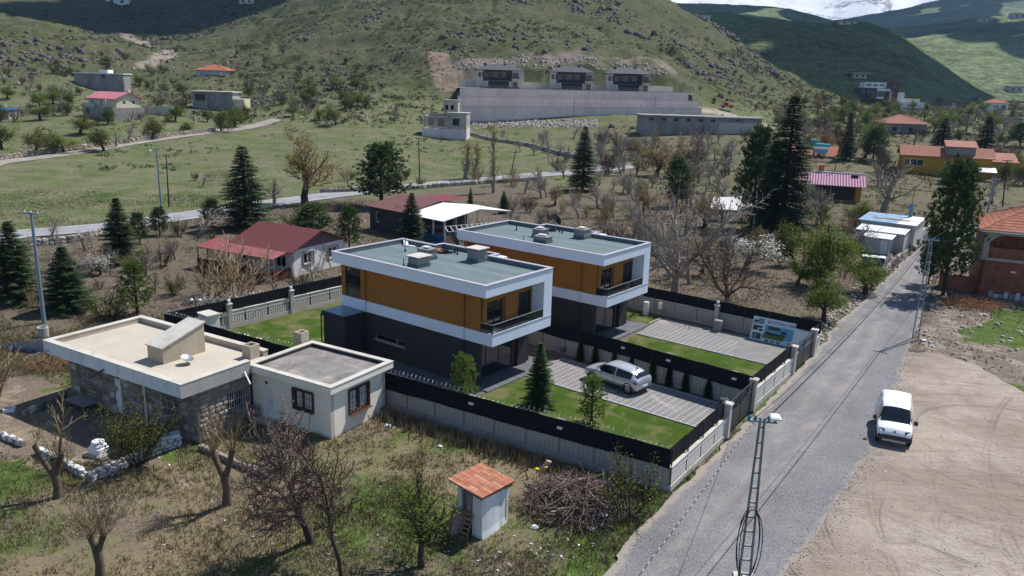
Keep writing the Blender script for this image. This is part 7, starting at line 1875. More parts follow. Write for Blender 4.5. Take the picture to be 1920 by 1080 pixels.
T2('golden', 572, 384, 250, 'large leafless yellowish tree beside the asphalt road', 120); T2('bare', 375, 442, 392, 'gnarled bare tree left of the red awning', 90, var=0); T2('whips', 440, 566, 462, 'clump of bare whips in front of the red awning', 150, var=1); T2('whips', 395, 560, 490, 'thin bare whips left of the red awning', 90, var=0)
T2('bare', 345, 612, 545, 'low sprawling bare tree behind the stone house roof', 170, var=1); T2('bare', 430, 598, 545, 'low bare tree against the back garden wall', 110, var=2); T2('budshrub', 208, 600, 545, 'leafy shrub in the left orchard', 80); T2('blossom', 188, 515, 476, 'white blossoming tree in the left orchard', 50)
T2('bare', 98, 508, 458, 'bare fruit tree near the left spruces', 70, var=3); T2('bare', 160, 470, 430, 'bare fruit tree by the stone field wall', 50, var=0); T2('pinkshrub', 305, 500, 455, 'reddish bare shrub in the left orchard', 50); T2('bud', 270, 505, 465, 'leafing fruit tree in the left orchard', 50); T2('bare', 515, 382, 335, 'bare tree beside the large spruce', 60, var=2); T2('bare', 620, 505, 455, 'slim bare tree beside the white gable wall', 30, var=1); T2('golden', 745, 440, 388, 'straw-coloured bare tree beside the grey house', 40); T2('shrub', 555, 425, 398, 'dark shrub behind the red ridge', 60)
# --- centre and right of the villas
T2('bigbare', 1265, 552, 345, 'huge pale leafless tree right of the farther villa', 260, var=0, rz=.4); T2('bigbare', 1362, 572, 425, 'spreading dark leafless tree behind the far boundary wall', 230, var=1, rz=1.5)
T2('blossom', 1400, 505, 440, 'white blossoming bush among the bare trees', 100); T2('blossom', 1450, 488, 470, 'small white blossoming bush', 25)
T2('bud', 1538, 535, 412, 'broad leafing tree above the gravel road', 120, var=0); T2('bud', 1545, 604, 518, 'small leafing tree at the roadside stones', 90, var=1); T2('bud', 1622, 552, 478, 'leafing tree in front of the sheds', 80, var=2); T2('bud', 1600, 430, 372, 'bright yellow-green leafing tree', 60, var=0)
T2('spruce2', 1462, 448, 182, 'tallest dark spruce right of centre', 125, var=1); T2('pine', 1408, 430, 238, 'dark dense pine left of the tallest spruce', 90, var=0); T2('spruce2', 1438, 440, 250, 'dark spruce in front of the tallest spruce', 70, var=0); T2('pine', 1268, 388, 295, 'dark round pine behind the bare trees', 64, var=1); T2('spruce2', 1092, 358, 238, 'single dark spruce in the middle orchard', 66, var=1)
T2('pine', 1768, 552, 300, 'tall dark pine beside the gravel road at right', 105, var=2); T2('pine', 1740, 535, 430, 'smaller pine below the tall roadside pine', 50, var=1)
T2('bare', 1360, 388, 312, 'brown bare tree above the white tarpaulin', 90, var=1); T2('bare', 1540, 425, 352, 'bare tree in front of the magenta roof', 80, var=2); T2('bare', 1655, 398, 305, 'dense bare tree right of the magenta roof', 100, var=3); T2('bare', 1600, 470, 415, 'bare tree beside the shed roofs', 70, var=0); T2('olive', 1490, 500, 420, 'olive-toned tree below the tall spruces', 70, var=0)
T2('spruce2', 1586, 300, 212, 'slim spruce left of the ochre house', 34, var=0); T2('pine', 1636, 302, 238, 'dark pine in the far right orchard', 52, var=0); T2('spruce2', 1760, 312, 222, 'dark spruce in front of the ochre house roof', 62, var=1); T2('spruce2', 1846, 282, 218, 'dark spruce right of the ochre dormer', 44, var=0); T2('pine', 1912, 275, 230, 'dark pine at the right edge', 44, var=2); T2('pine', 1790, 345, 305, 'dark pine below the white canopy', 60, var=1)
T2('poplar', 925, 362, 228, 'thin straw-coloured poplar behind the villas', 24); T2('poplar', 872, 336, 262, 'left of two leafless poplars on the meadow edge', 34, rz=1); T2('poplar', 890, 335, 266, 'right of two leafless poplars on the meadow edge', 30, rz=2)
ORCH = []
for i, (u, v, vt, w) in enumerate(((985, 362, 325, 40), (1015, 372, 328, 50), (1040, 385, 345, 40), (1085, 410, 358, 60), (1120, 390, 350, 50), (1150, 408, 352, 60), (1205, 405, 345, 70), (1010, 420, 385, 50), (960, 405, 375, 40), (1180, 362, 318, 70), (1230, 330, 268, 90), (1310, 345, 285, 70), (1190, 440, 395, 60), (1130, 440, 410, 50), (1320, 425, 360, 70), (1285, 440, 385, 60))):
    k_ = ('bare', 'bare', 'golden', 'bare')[i % 4]; ORCH.append((T2(k_, u, v, vt, 'tree', w, 'orchard trees behind the villas'), k_, u, v))
for i, (u, v, vt, w) in enumerate(((975, 285, 262, 24), (1000, 290, 268, 24), (1030, 285, 262, 22), (1060, 300, 272, 28), (940, 265, 240, 26), (1100, 300, 270, 26), (1130, 290, 260, 28), (1165, 300, 258, 34), (1190, 295, 255, 34), (1220, 290, 250, 36), (1250, 300, 262, 30), (1280, 290, 258, 28), (1310, 300, 262, 32), (1340, 300, 265, 30), (1370, 305, 262, 34))):
    ORCH.append((T2('bare', u, v, vt, 'tree', w, 'bare trees below the barn'), 'bare', u, v))
LOTW = [LW(*p)[:2] for p in LOTS]; ROADW = ROAD_L + ROAD_R[::-1]
HOUSES = [[place_local(o[:2], rz, x, y)[:2] for x, y in ((-.2, .8), (L, .8), (L, W), (-.2, W))] for o, rz, L, W in (((-27.64, 44.68), R(-30.7), 12.3, 6.4), ((-15.2, 43.9), R(-30.4), 6.5, 5.2), ((-28.5, 78.6), R(-28.5), 8.3, 8.3), ((-18.7, 102.2), R(-42), 14.5, 11))]
YARD = g2((-100,700),(60,690),(330,800),(330,860),(120,850),(-100,815))
def free(x, y):
    k = ~in_poly(x, y, LOTW) & ~in_poly(x, y, ROADW) & ~in_poly(x, y, SAND)
    for h_ in HOUSES: k &= ~in_poly(x, y, h_)
    return k
LAND = [(210,195,'the pale yellow house'),(405,185,'the flat-roofed pale house'),(395,132,'the orange-roofed house'),(180,148,'the low grey shed'),(835,225,'the ruined house'),(1080,200,'the retaining walls'),(1300,235,'the concrete barn'),
 (1640,170,'the modern house'),(1870,198,'the white house'),(1700,235,'the brown hip roof'),(1770,295,'the ochre house'),(1560,325,'the magenta roof'),(1455,330,'the tall spruces'),(1360,392,'the white tarpaulin'),(1680,440,'the sheds'),(1268,340,'the dark round pine'),(1092,300,'the single spruce'),
 (820,395,'the pavilion'),(500,450,'the red roof'),(715,330,'the big broad pine'),(460,350,'the large spruce'),(1880,430,'the brick house'),(1586,260,'the slim spruce'),(1636,270,'the far dark pine'),(1846,250,'the right-hand spruce'),(1363,201,'the red pickup'),(925,300,'the thin poplar'),(70,480,'the far-left pole'),(240,420,'the narrow spruce'),(120,150,'the left crags'),(480,240,'the farm track bend'),(640,200,'the meadow edge')]
LOOK = {'bare': 'bare brown tree', 'bigbare': 'bare tree', 'golden': 'straw-coloured bare tree', 'olive': 'olive-leaved tree', 'bud': 'fresh green tree', 'pinkshrub': 'reddish bush', 'shrub': 'olive bush', 'budshrub': 'green bush', 'whips': 'whippy bare bush', 'spruce': 'spruce', 'pine': 'pine', 'blossom': 'blossoming tree', 'poplar': 'poplar'}
auto = []
def describe(e, kind, u, v, h, lo, hi):
    du = [(math.hypot(u-l[0], (v-l[1])*1.6), l) for l in LAND]; l = min(du, key=lambda q: q[0])[1]
    side = ('left of' if u < l[0] else 'right of') if abs(u-l[0]) > abs(v-l[1])*1.2 else ('above' if v < l[1] else 'below')
    size = 'small' if h < lo + (hi-lo)*.35 else ('tall' if h > lo + (hi-lo)*.7 else 'middling')
    auto.append((e, '%s %s %s %s' % (size, LOOK[kind], side, l[2]), u, v))
def settle():                  # where several still read alike, count them off from the left
    by = {}
    for q in auto: by.setdefault(q[1], []).append(q)
    W = ['leftmost', 'second from left', 'third from left', 'fourth from left', 'fifth from left', 'sixth from left', 'seventh from left', 'eighth from left', 'ninth from left', 'tenth from left']
    for lab, qs in by.items():
        qs.sort(key=lambda q: q[2])
        for i, q in enumerate(qs): q[0]['label'] = lab if len(qs) == 1 else lab + ', ' + (W[i] if i < len(W)-1 and i < len(qs)-1 else 'rightmost' if i == len(qs)-1 else 'number %d from left' % (i+1))
def scatter(kinds, box, n, hs, label, group, seed, cond=None, tries=12):
    r_ = random.Random(seed); c = 0
    for _ in range(n*tries):
        if c >= n: break
        u, v = r_.uniform(box[0], box[2]), r_.uniform(box[1], box[3])
        if cond and not cond(u, v): continue
        p = P(u, v); k = r_.choice(kinds); h = r_.uniform(*hs)
        if not free(np.array([p[0]]), np.array([p[1]]))[0] or min([math.hypot(p[0]-q[0][0], p[1]-q[0][1]) for q in trees[-80:]] + [9]) < 1.5: continue
        e = plant(k, p - np.array([0, 0, .1]), h, label, group, r_.randrange(9), h*r_.uniform(.8, 1.2) if k not in ('poplar', 'spruce', 'spruce2') else None); describe(e, k, u, v, h, *hs); c += 1
# left slope and meadow edge
for i, (u, v, vt, w) in enumerate(((66, 290, 240, 62), (120, 286, 248, 48), (195, 283, 238, 45), (218, 275, 240, 34), (285, 262, 220, 52), (150, 252, 215, 42), (75, 225, 195, 36), (345, 250, 230, 36), (240, 268, 225, 34), (3, 280, 225, 50), (415, 246, 205, 44), (440, 238, 200, 44), (630, 235, 198, 40), (740, 230, 200, 26))):
    k_ = ('olive', 'bud', 'olive', 'bare', 'olive')[i % 5]; describe(T2(k_, u, v, vt, 'tree', w, 'trees above the farm track'), k_, u, v, 4, 3, 6)
scatter(['bare', 'olive', 'bare', 'pinkshrub', 'bud'], (0, 158, 700, 236), 105, (2.2, 4.8), 'scrubby tree on the left lower slope', 'trees on the left slope', 5, lambda u, v: not (155 < u < 275 and 165 < v < 222) and not (355 < u < 465 and 160 < v < 205))
scatter(['shrub', 'pinkshrub', 'olive', 'budshrub'], (0, 100, 700, 165), 70, (1.5, 3.4), 'low bush high on the left slope', 'bushes high on the left slope', 6, lambda u, v: not (360 < u < 430 and 110 < v < 150))
scatter(['bud', 'bare', 'olive', 'bare', 'golden', 'pinkshrub'], (1440, 192, 1915, 262), 130, (3.0, 6.2), 'tree in the wooded valley floor at right', 'trees on the right valley floor', 7, lambda u, v: not (1650 < u < 1745 and v > 235))
scatter(['bare', 'bare', 'pinkshrub', 'olive', 'golden'], (1430, 262, 1915, 350), 75, (2.6, 5.4), 'bare tree among the houses at right', 'trees among the right-hand houses', 8, lambda u, v: not (1675 < u < 1870 and v > 275) and not (1490 < u < 1640 and v > 300))
scatter(['bare', 'pinkshrub', 'golden', 'bare'], (1270, 300, 1520, 440), 34, (2.4, 4.8), 'bare tree in the dense orchard below the tall spruces', 'trees below the tall spruces', 9, lambda u, v: not (1320 < u < 1400 and 370 < v < 425))
scatter(['budshrub', 'whips', 'shrub', 'bare'], (30, 500, 300, 600), 9, (.8, 1.8), 'low shrub in the left orchard', 'shrubs in the left orchard', 10)
scatter(['bare', 'whips', 'shrub'], (330, 335, 1180, 352), 16, (1.6, 3.4), 'roadside bush along the asphalt road', 'bushes along the asphalt road', 12)
scatter(['bare', 'pinkshrub', 'golden', 'whips'], (950, 330, 1260, 470), 26, (1.6, 3.6), 'small bush in the orchard behind the villas', 'bushes behind the villas', 13)
scatter(['bare', 'bare', 'pinkshrub', 'bare'], (900, 255, 1200, 325), 36, (2.0, 4.2), 'tree', 'bare trees past the asphalt road', 21, lambda u, v: v > 250 + (u-880)*.23 - 25 and u > 1000 or v < 250 + (u-880)*.23 - 6)
scatter(['bare', 'bare', 'pinkshrub', 'golden'], (1130, 240, 1440, 330), 60, (2.4, 5.0), 'bare tree', 'bare trees round the barn', 14, lambda u, v: not (1195 < u < 1440 and 205 < v < 262))
scatter(['bare', 'bud', 'shrub', 'whips'], (1480, 380, 1660, 540), 16, (1.6, 3.6), 'tree', 'trees below the magenta roof', 15, lambda u, v: not (u > 1610 and v < 520))
scatter(['bare', 'whips', 'pinkshrub'], (1780, 330, 1915, 400), 10, (2.0, 4.0), 'tree', 'trees behind the brick house', 16)
scatter(['bare', 'bare', 'whips', 'bare', 'golden'], (20, 440, 330, 600), 16, (1.6, 3.4), 'tree', 'fruit trees in the left orchard', 19)
scatter(['bare', 'bare', 'bare', 'golden'], (1000, 330, 1480, 540), 30, (2.4, 4.6), 'tree', 'bare trees right of the villas', 20, lambda u, v: not (u < 1250 and v > 430))
scatter(['bare', 'pinkshrub', 'whips', 'shrub'], (300, 440, 620, 560), 14, (1.0, 2.6), 'bush', 'bushes round the red-roofed house', 17)
scatter(['shrub', 'pinkshrub', 'olive'], (1250, 60, 1600, 215), 30, (1.4, 3.0), 'bush', 'bushes on the right flank of the middle hill', 18, lambda u, v: v > (u-1250)*.62 + 10)
for q in ORCH: describe(q[0], q[1], q[2], q[3], 4, 3, 6)
settle()

# ================================================================ GRASS, SCRUB, STONES
def tufts(name, pts, h, blades, mat, lean=.5, wid=.012, seed=0):
    rs = np.random.default_rng(seed); n = len(pts); b = blades
    base = np.repeat(pts, b, 0) + np.concatenate([rs.normal(0, .06, (n*b, 2)), np.zeros((n*b, 1))], 1)
    hh = np.repeat(h, b)*(.5 + .7*rs.random(n*b)); a = rs.random(n*b)*6.283; ln = lean*hh*rs.random(n*b)
    tip = base + np.stack([np.cos(a)*ln, np.sin(a)*ln, hh], 1); c = rs.random(n*b)*6.283; w = np.stack([np.cos(c), np.sin(c), np.zeros(n*b)], 1)*(wid + .05*hh)[:, None]
    V = np.stack([base - w, base + w, tip], 1).reshape(-1, 3); F = np.arange(len(V)).reshape(-1, 3)
    return link(name, np_mesh(name, V, F, mat))
def pts_on(n, xr, yr, seed, keep):
    rs = np.random.default_rng(seed); x = rs.uniform(*xr, n); y = rs.uniform(*yr, n); k = keep(x, y, rs); x, y = x[k], y[k]
    return np.stack([x, y, T(x, y) - .01], 1)
t_ = NT('dry_stalks'); n_ = t_.noise(t_.pos(), .8, 3); M['straw'] = t_.done(t_.ramp(n_, [(.3, (.16, .12, .065)), (.55, (.28, .22, .125)), (.75, (.39, .325, .2))]), .9, 0, .1)
t_ = NT('grass_blades'); n_ = t_.noise(t_.pos(), .7, 3); M['grass'] = t_.done(t_.ramp(n_, [(.3, (.04, .085, .01)), (.55, (.08, .135, .02)), (.75, (.135, .175, .045))]), .9, 0, .1)
fg = lambda x, y, rs: free(x, y) & ~in_poly(x, y, YARD) & (np.abs(x) < y*.75+4)
p_ = pts_on(110000, (-40, 14), (22, 62), 1, lambda x, y, rs: fg(x, y, rs) & (.6*fbm(x/4, y/4, 31) + .4*fbm(x/.9, y/.9, 32) + (rs.random(len(x))-.5)*.16 > .475))
o = tufts('dry_grass', p_, .12 + .2*fbm(p_[:, 0]/2, p_[:, 1]/2, 33), 4, M['straw'], .8, .008, 2); tag(o, 'tangled dry straw-coloured grass over the foreground plot', 'grass', kind='stuff')
p_ = pts_on(90000, (-40, 14), (22, 62), 3, lambda x, y, rs: fg(x, y, rs) & (.65*fbm(x/6, y/6, 27) + .35*fbm(x/1.1, y/1.1, 38) + (rs.random(len(x))-.5)*.12 > .475))
o = tufts('green_grass', p_, .07 + .12*fbm(p_[:, 0]/2, p_[:, 1]/2, 39), 5, M['grass'], .9, .008, 4); tag(o, 'fresh green grass patches over the foreground plot', 'grass', kind='stuff')
# tall dry weeds along the long wall
wl_ = np.array([LW(a, -5.5 + (a+3)*.095 - off) for a, off in zip(np.random.default_rng(5).uniform(-3, 13, 900), np.abs(np.random.default_rng(6).normal(0, .9, 900)) + .1)]); wl_[:, 2] = T(wl_[:, 0], wl_[:, 1])
o = tufts('tall_weeds', wl_, np.full(len(wl_), .55), 3, M['straw'], .35, .008, 7); tag(o, 'tall dry weeds along the foot of the long boundary wall', 'weeds', kind='stuff')
p_ = pts_on(90000, (-90, 60), (52, 130), 8, lambda x, y, rs: free(x, y) & (fbm(x/6, y/6, 41) + (rs.random(len(x))-.5)*.35 > .56))
o = tufts('orchard_grass', p_, .12 + .15*fbm(p_[:, 0]/3, p_[:, 1]/3, 43), 3, M['grass'], .9, .02, 9); tag(o, 'green grass patches under the orchard trees', 'grass', kind='stuff')
p_ = pts_on(60000, (-90, 60), (52, 130), 10, lambda x, y, rs: free(x, y) & (fbm(x/5, y/5, 47) + (rs.random(len(x))-.5)*.35 > .55))
o = tufts('orchard_straw', p_, .12 + .15*fbm(p_[:, 0]/3, p_[:, 1]/3, 49), 3, M['straw'], .9, .02, 11); tag(o, 'dry grass between the orchard trees', 'grass', kind='stuff')
for nm, mt, sd, thr, lab in (('meadow_grass', M['grass'], 12, .5, 'green tussocks across the meadow past the asphalt road'), ('meadow_straw', M['straw'], 13, .56, 'dry tussocks across the meadow past the asphalt road')):
    p_ = pts_on(70000, (-150, 140), (95, 265), sd, lambda x, y, rs: (y > yflat(x)+5) & (np.abs(x) < y*.75) & (fbm(x/9, y/9, sd+40) + (rs.random(len(x))-.5)*.3 > thr) & (dist_poly(x, y, ASPH) > 3.2) & (dist_poly(x, y, TRACK) > 2.4))
    o = tufts(nm, p_, np.full(len(p_), .12), 2, mt, 1.2, .05, sd); tag(o, lab, 'grass', kind='stuff')
def blob_scatter(name, pts, size, per, mat, label, seed, cat='bushes', tall=.8, leafs=.35):
    rs = np.random.default_rng(seed); n = len(pts); N = n*per
    d = rs.normal(size=(N, 3)); d /= np.linalg.norm(d, axis=1)[:, None]; d *= (rs.random((N, 1))**.4); d[:, 2] = np.abs(d[:, 2])*tall
    s = np.repeat(size, per)[:, None]; c = np.repeat(pts, per, 0) + d*s
    a = rs.normal(size=(N, 3)); a /= np.linalg.norm(a, axis=1)[:, None]; b = np.cross(a, rs.normal(size=(N, 3))); b /= np.linalg.norm(b, axis=1)[:, None]
    l = s*leafs*(.6 + .8*rs.random((N, 1)))
    V = np.stack([c - a*l, c + b*l*.8, c + a*l], 1).reshape(-1, 3); o = link(name, np_mesh(name, V, np.arange(N*3).reshape(-1, 3), mat)); tag(o, label, cat, kind='stuff'); return o
def hill_pts(n, seed, dens, thr, xr=(-330, 300), yr=(225, 640)):
    rs = np.random.default_rng(seed); x = rs.uniform(*xr, n); y = rs.uniform(*yr, n); z = T(x, y)
    k = (z > 6) & (np.abs(x) < y*.72 + 10) & (.6*fbm(x/dens, y/dens, seed+50) + .4*fbm(x/7, y/7, seed+80) + (rs.random(n)-.5)*.1 > thr) & ~((x > -26) & (x < 74) & (y > 255) & (y < 312))
    return np.stack([x[k], y[k], z[k]], 1), rs
p_, rs_ = hill_pts(42000, 21, 40, .545); blob_scatter('hillside_scrub', p_, .35 + 1.2*rs_.random(len(p_))**2, 16, M['l_dark'], 'dark green scrub dotted over the hillsides', 22)
p_, rs_ = hill_pts(26000, 23, 35, .55); blob_scatter('hillside_brush', p_, .4 + .8*rs_.random(len(p_))**2, 14, M['l_red'], 'brownish leafless brush dotted over the hillsides', 24)
p_, rs_ = hill_pts(26000, 29, 40, .48); blob_scatter('hillside_tussocks', p_, .3 + .35*rs_.random(len(p_)), 7, M['l_olive'], 'olive tussocks over the hillsides', 30, tall=.5, leafs=.5)
for nm, mt, sd, thr, lab in (('undergrowth', M['l_red'], 51, .53, 'brownish undergrowth between the trees at right'), ('green_undergrowth', M['l_bud'], 53, .58, 'green undergrowth between the trees at right')):
    p_ = pts_on(9000, (20, 200), (88, 330), sd, lambda x, y, rs: free(x, y) & (np.abs(x) < y*.72) & (x > 20 + .05*y) & (fbm(x/10, y/10, sd) + (rs.random(len(x))-.5)*.25 > thr) & (dist_poly(x, y, ASPH) > 3.5))
    blob_scatter(nm, p_, .25 + .7*np.random.default_rng(sd).random(len(p_))**2, 18, mt, lab, sd+1, leafs=.28)
p_ = pts_on(5000, (-200, 0), (150, 330), 55, lambda x, y, rs: (np.abs(x) < y*.72) & (y > yflat(x)+60) & (fbm(x/10, y/10, 55) + (rs.random(len(x))-.5)*.25 > .55) & (dist_poly(x, y, TRACK) > 3))
blob_scatter('slope_undergrowth', p_, .3 + .8*np.random.default_rng(55).random(len(p_))**2, 18, M['l_dark'], 'dark undergrowth on the left lower slope', 56, leafs=.28)
def rock_scatter(name, pts, size, mat, label, seed, cat='rocks'):
    rs = np.random.default_rng(seed); n = len(pts)
    cube = np.array([(-1,-1,-1),(1,-1,-1),(1,1,-1),(-1,1,-1),(-.7,-.7,1),(.7,-.7,1),(.7,.7,1),(-.7,.7,1)], float)*.5
    V = cube[None]*(1 + .5*(rs.random((n, 8, 3))-.5)); a = rs.random(n)*6.283; c_, s_ = np.cos(a)[:, None], np.sin(a)[:, None]
    V = np.stack([V[..., 0]*c_ - V[..., 1]*s_, V[..., 0]*s_ + V[..., 1]*c_, V[..., 2]], -1)*(size[:, None]*np.stack([np.ones(n), .6+.6*rs.random(n), .5+.5*rs.random(n)], 1))[:, None, :] + pts[:, None]
    f = np.array([(0,3,2,1),(4,5,6,7),(0,1,5,4),(1,2,6,5),(2,3,7,6),(3,0,4,7)]); F = (f[None] + 8*np.arange(n)[:, None, None]).reshape(-1, 4)
    o = link(name, np_mesh(name, V.reshape(-1, 3), F, mat)); tag(o, label, cat, kind='stuff'); return o
M['rock'] = plain('hill_rock', (.1, .088, .078), .4, .25, .95, bump=.5, bscale=2); M['rock_lt'] = plain('pale_rubble', (.36, .315, .28), .3, .6, .95, bump=.4, bscale=4)
p_, rs_ = hill_pts(60000, 31, 40, .58); rock_scatter('hillside_rocks', p_, .35 + 1.3*rs_.random(len(p_))**3 + 1.6*np.maximum(0, fbm(p_[:, 0]/14, p_[:, 1]/14, 99)-.56)*8*rs_.random(len(p_)), M['rock'], 'dark rock outcrops scattered over the hillsides', 32)
p_, rs_ = hill_pts(24000, 33, 30, .6); rock_scatter('pale_hillside_rocks', p_, .3 + .7*rs_.random(len(p_))**3, M['rock_lt'], 'pale loose rocks scattered over the hillsides', 34)
# rocky brow on the left hill
rs_ = np.random.default_rng(35); q = np.array([P(u, v) for u, v in zip(rs_.normal(90, 75, 260), rs_.normal(95, 26, 260))]); rock_scatter('left_hill_crags', q, .8 + 1.9*rs_.random(len(q))**2, M['rock'], 'dark crags on the brow of the left hill', 36)
q = np.array([P(u, v) for u, v in zip(rs_.uniform(840, 1120, 150), rs_.normal(72, 14, 150))]); rock_scatter('middle_hill_crags', q, .8 + 1.7*rs_.random(len(q))**2, M['rock'], 'dark crags above the hillside villas', 37)
# rubble strip under the retaining wall, cut slope debris
q = np.array([P(u, v) for u, v in zip(rs_.uniform(885, 1120, 900), rs_.normal(232, 3.5, 900))]); rock_scatter('rubble_strip', q, .35 + .6*rs_.random(len(q)), M['rock_lt'], 'pale rubble strip along the foot of the retaining walls', 38, 'rubble')
q = np.array([at_y(u, v, Y) for u, v, Y in zip(rs_.uniform(850, 1250, 500), rs_.uniform(118, 150, 500), rs_.uniform(303, 312, 500))]); q[:, 2] = T(q[:, 0], q[:, 1]); rock_scatter('cut_slope_debris', q, .3 + .9*rs_.random(len(q))**2, M['rock_lt'], 'broken rock on the cut slope behind the hillside villas', 39, 'rubble')
# stones on the rough ground right of the road, gravel crumbs at the road edges, litter
q = np.array([G(u, v) for u, v in zip(rs_.uniform(1725, 2000, 650), rs_.normal(625, 40, 650))]); k_ = ~in_poly(q[:, 0], q[:, 1], SAND) & ~in_poly(q[:, 0], q[:, 1], ROADW); q = q[k_]; q[:, 2] = T(q[:, 0], q[:, 1]); rock_scatter('roadside_rubble', q, .04 + .4*rs_.random(len(q))**6, M['rock_lt'], 'stones and rubble on the rough ground right of the road', 40, 'rubble')
rl = np.array(resample(ROAD_L, 700)[0]); rl = rl[(rl[:, 1] > 56)]; q = np.concatenate([np.repeat(rl, 2, 0) + np.random.default_rng(41).normal(0, .7, (len(rl)*2, 2)) + [-1.0, .5], np.zeros((len(rl)*2, 1))], 1); q[:, 2] = T(q[:, 0], q[:, 1]); rock_scatter('road_edge_stones', q, .08 + .35*rs_.random(len(q))**2, M['rock_lt'], 'tumbled stones along the left edge of the upper road', 42, 'rubble')
q = np.array([G(u, v) for u, v in zip(rs_.uniform(0, 1250, 1100), rs_.uniform(760, 1085, 1100))]); k_ = free(q[:, 0], q[:, 1]); q = q[k_]; q[:, 2] = T(q[:, 0], q[:, 1]) + .01; rock_scatter('plot_stones', q, .03 + .1*rs_.random(len(q))**3, plain('plot_stone', (.24, .21, .18), .3, 2), 'small pale stones scattered over the foreground plot', 43, 'stones')
q = np.array([G(u, v, .02) for u, v in zip(rs_.uniform(1130, 1920, 1500), rs_.uniform(640, 1085, 1500))]); k_ = in_poly(q[:, 0], q[:, 1], SAND) | in_poly(q[:, 0], q[:, 1], ROADW); q = q[k_]; rock_scatter('loose_pebbles', q, .02 + .045*rs_.random(len(q))**4, M['rock_lt'], 'loose pebbles over the gravel road and sand', 44, 'stones')
rr_ = np.array(resample(ROAD_R, 900)[0]); q = np.concatenate([np.repeat(rr_, 5, 0) + np.random.default_rng(45).normal(0, .45, (len(rr_)*5, 2)), np.full((len(rr_)*5, 1), .012)], 1); q = q[q[:, 1] > 24]; rock_scatter('road_edge_gravel', q, .02 + .05*rs_.random(len(q))**2, plain('grey_gravel', (.2, .2, .215), .4, 3), 'grey gravel spilled along the edge of road and sand', 46, 'gravel')
# field walls of dark stone
rubble_wall('field_wall', [PG(-60, 480), PG(60, 462), PG(130, 455), PG(230, 430)], .8, 'dark dry-stone field wall below the asphalt road at left', S_FLD, .8, None, .6, 11, 240)
rubble_wall('field_wall', [PG(600, 362), PG(760, 356), PG(900, 345), PG(1010, 338)], .8, 'dark dry-stone wall along the asphalt road in the middle', S_FLD, 1.0, None, .7, 12, 260)
rubble_wall('field_wall', [PG(880, 252), PG(950, 268), PG(1040, 288), PG(1140, 310)], 1.0, 'dark dry-stone wall crossing the meadow to the asphalt road', S_FLD, 1.1, None, .8, 13, 260)
rubble_wall('field_wall', [PG(-30, 305), PG(120, 283), PG(280, 262), PG(402, 247)], 1.0, 'tan stone wall along the farm track', S_RUB, 1.1, None, .8, 14, 300)
# ================================================================ BRUSH PILE, LITTER, SMALL THINGS
M['stick'] = rand_mat('cut_branch', [(0, (.06, .046, .038)), (.5, (.13, .098, .075)), (1, (.25, .195, .15))], .95, 14)
bp = P(1075, 950)
BP = empty('brush_pile', bp, 0, 'large heap of cut branches between the outhouse and the road', 'brush pile')
rs_ = np.random.default_rng(77)
for i in range(110):
    r_ = 1.9*math.sqrt(rs_.random()); a = rs_.random()*6.283; z = .15 + max(0, 1.25*(1 - (r_/2.1)**2))*rs_.random(); c = np.array([r_*math.cos(a)*1.15, r_*math.sin(a)*1.0, z]); d = rs_.normal(size=3); d[2] *= .35; d = unit(d); L = .5 + .8*rs_.random(); w = .025 + .05*rs_.random()**2
    MB().tube([c - d*L, c + rs_.normal(0, .08, 3), c + d*L + rs_.normal(0, .1, 3)], [w, w*.9, w*.6], 6).build('branch', M['stick'], BP)
m = MB()
for i in range(520):
    r_ = 2.3*math.sqrt(rs_.random()); a = rs_.random()*6.283; z = .1 + max(0, 1.35*(1 - (r_/2.5)**2))*rs_.random(); c = np.array([r_*math.cos(a)*1.15, r_*math.sin(a), z]); d = rs_.normal(size=3); d[2] = abs(d[2])*.5; d = unit(d); L = .35 + .6*rs_.random()
    m.tube([c - d*L, c, c + d*L + rs_.normal(0, .15, 3)], [.014, .012, .006], 3, False)
m.build('twigs', M['bark_red'], BP, kind='stuff')
brick_b = MB().box(-.14, .14, -.06, .06, 0, .62); o = brick_b.build('leaning_board', plain('pinkish_board', (.5, .34, .27), .1), None, loc=P(1016, 898) + np.array([0, 0, .5]), rot=(R(20), R(24), R(30))); tag(o, 'short pinkish board sticking up from the brush pile', 'board')
def rag(u, v, s, c, label, name='plastic_bag', z=.05):
    r2 = np.random.default_rng(int(u*7+v)); bm = bmesh.new(); bmesh.ops.create_icosphere(bm, subdivisions=2, radius=s)
    for v_ in bm.verts: v_.co = Vector(np.array(v_.co)*(.6 + .7*r2.random())*np.array([1, .8, .55]))
    me = bpy.data.meshes.new(name); bm.to_mesh(me); bm.free(); me.materials.append(c); o = link(name, me, None, P(u, v) + np.array([0, 0, z])); tag(o, label, 'litter'); return o
yl, bl, wh_ = plain('yellow_plastic', (.6, .45, .02), .2, 4, .4), plain('blue_plastic', (.06, .25, .55), .3, 4, .4), plain('white_plastic_bag', (.68, .68, .7), .15, 4, .5)
rag(1006, 905, .13, yl, 'yellow plastic scrap on the left of the brush pile', z=.75); rag(1022, 903, .09, yl, 'small yellow scrap beside the pinkish board', z=.8)
rag(1128, 912, .22, bl, 'blue and white plastic sheet at the back of the brush pile', z=.3); rag(1110, 905, .18, wh_, 'white plastic sheet behind the brush pile', z=.3)
rag(1130, 975, .18, wh_, 'white rag hanging at the right of the brush pile', z=.25); rag(1002, 990, .16, wh_, 'white bag on the grass left of the brush pile'); rag(1108, 993, .14, wh_, 'white foam piece in front of the brush pile')
rag(727, 800, .2, wh_, 'white bag caught in the weeds beside the annex'); rag(940, 852, .16, bl, 'blue plastic strip at the foot of the long wall'); rag(826, 838, .13, wh_, 'white scrap in the weeds near the long wall')
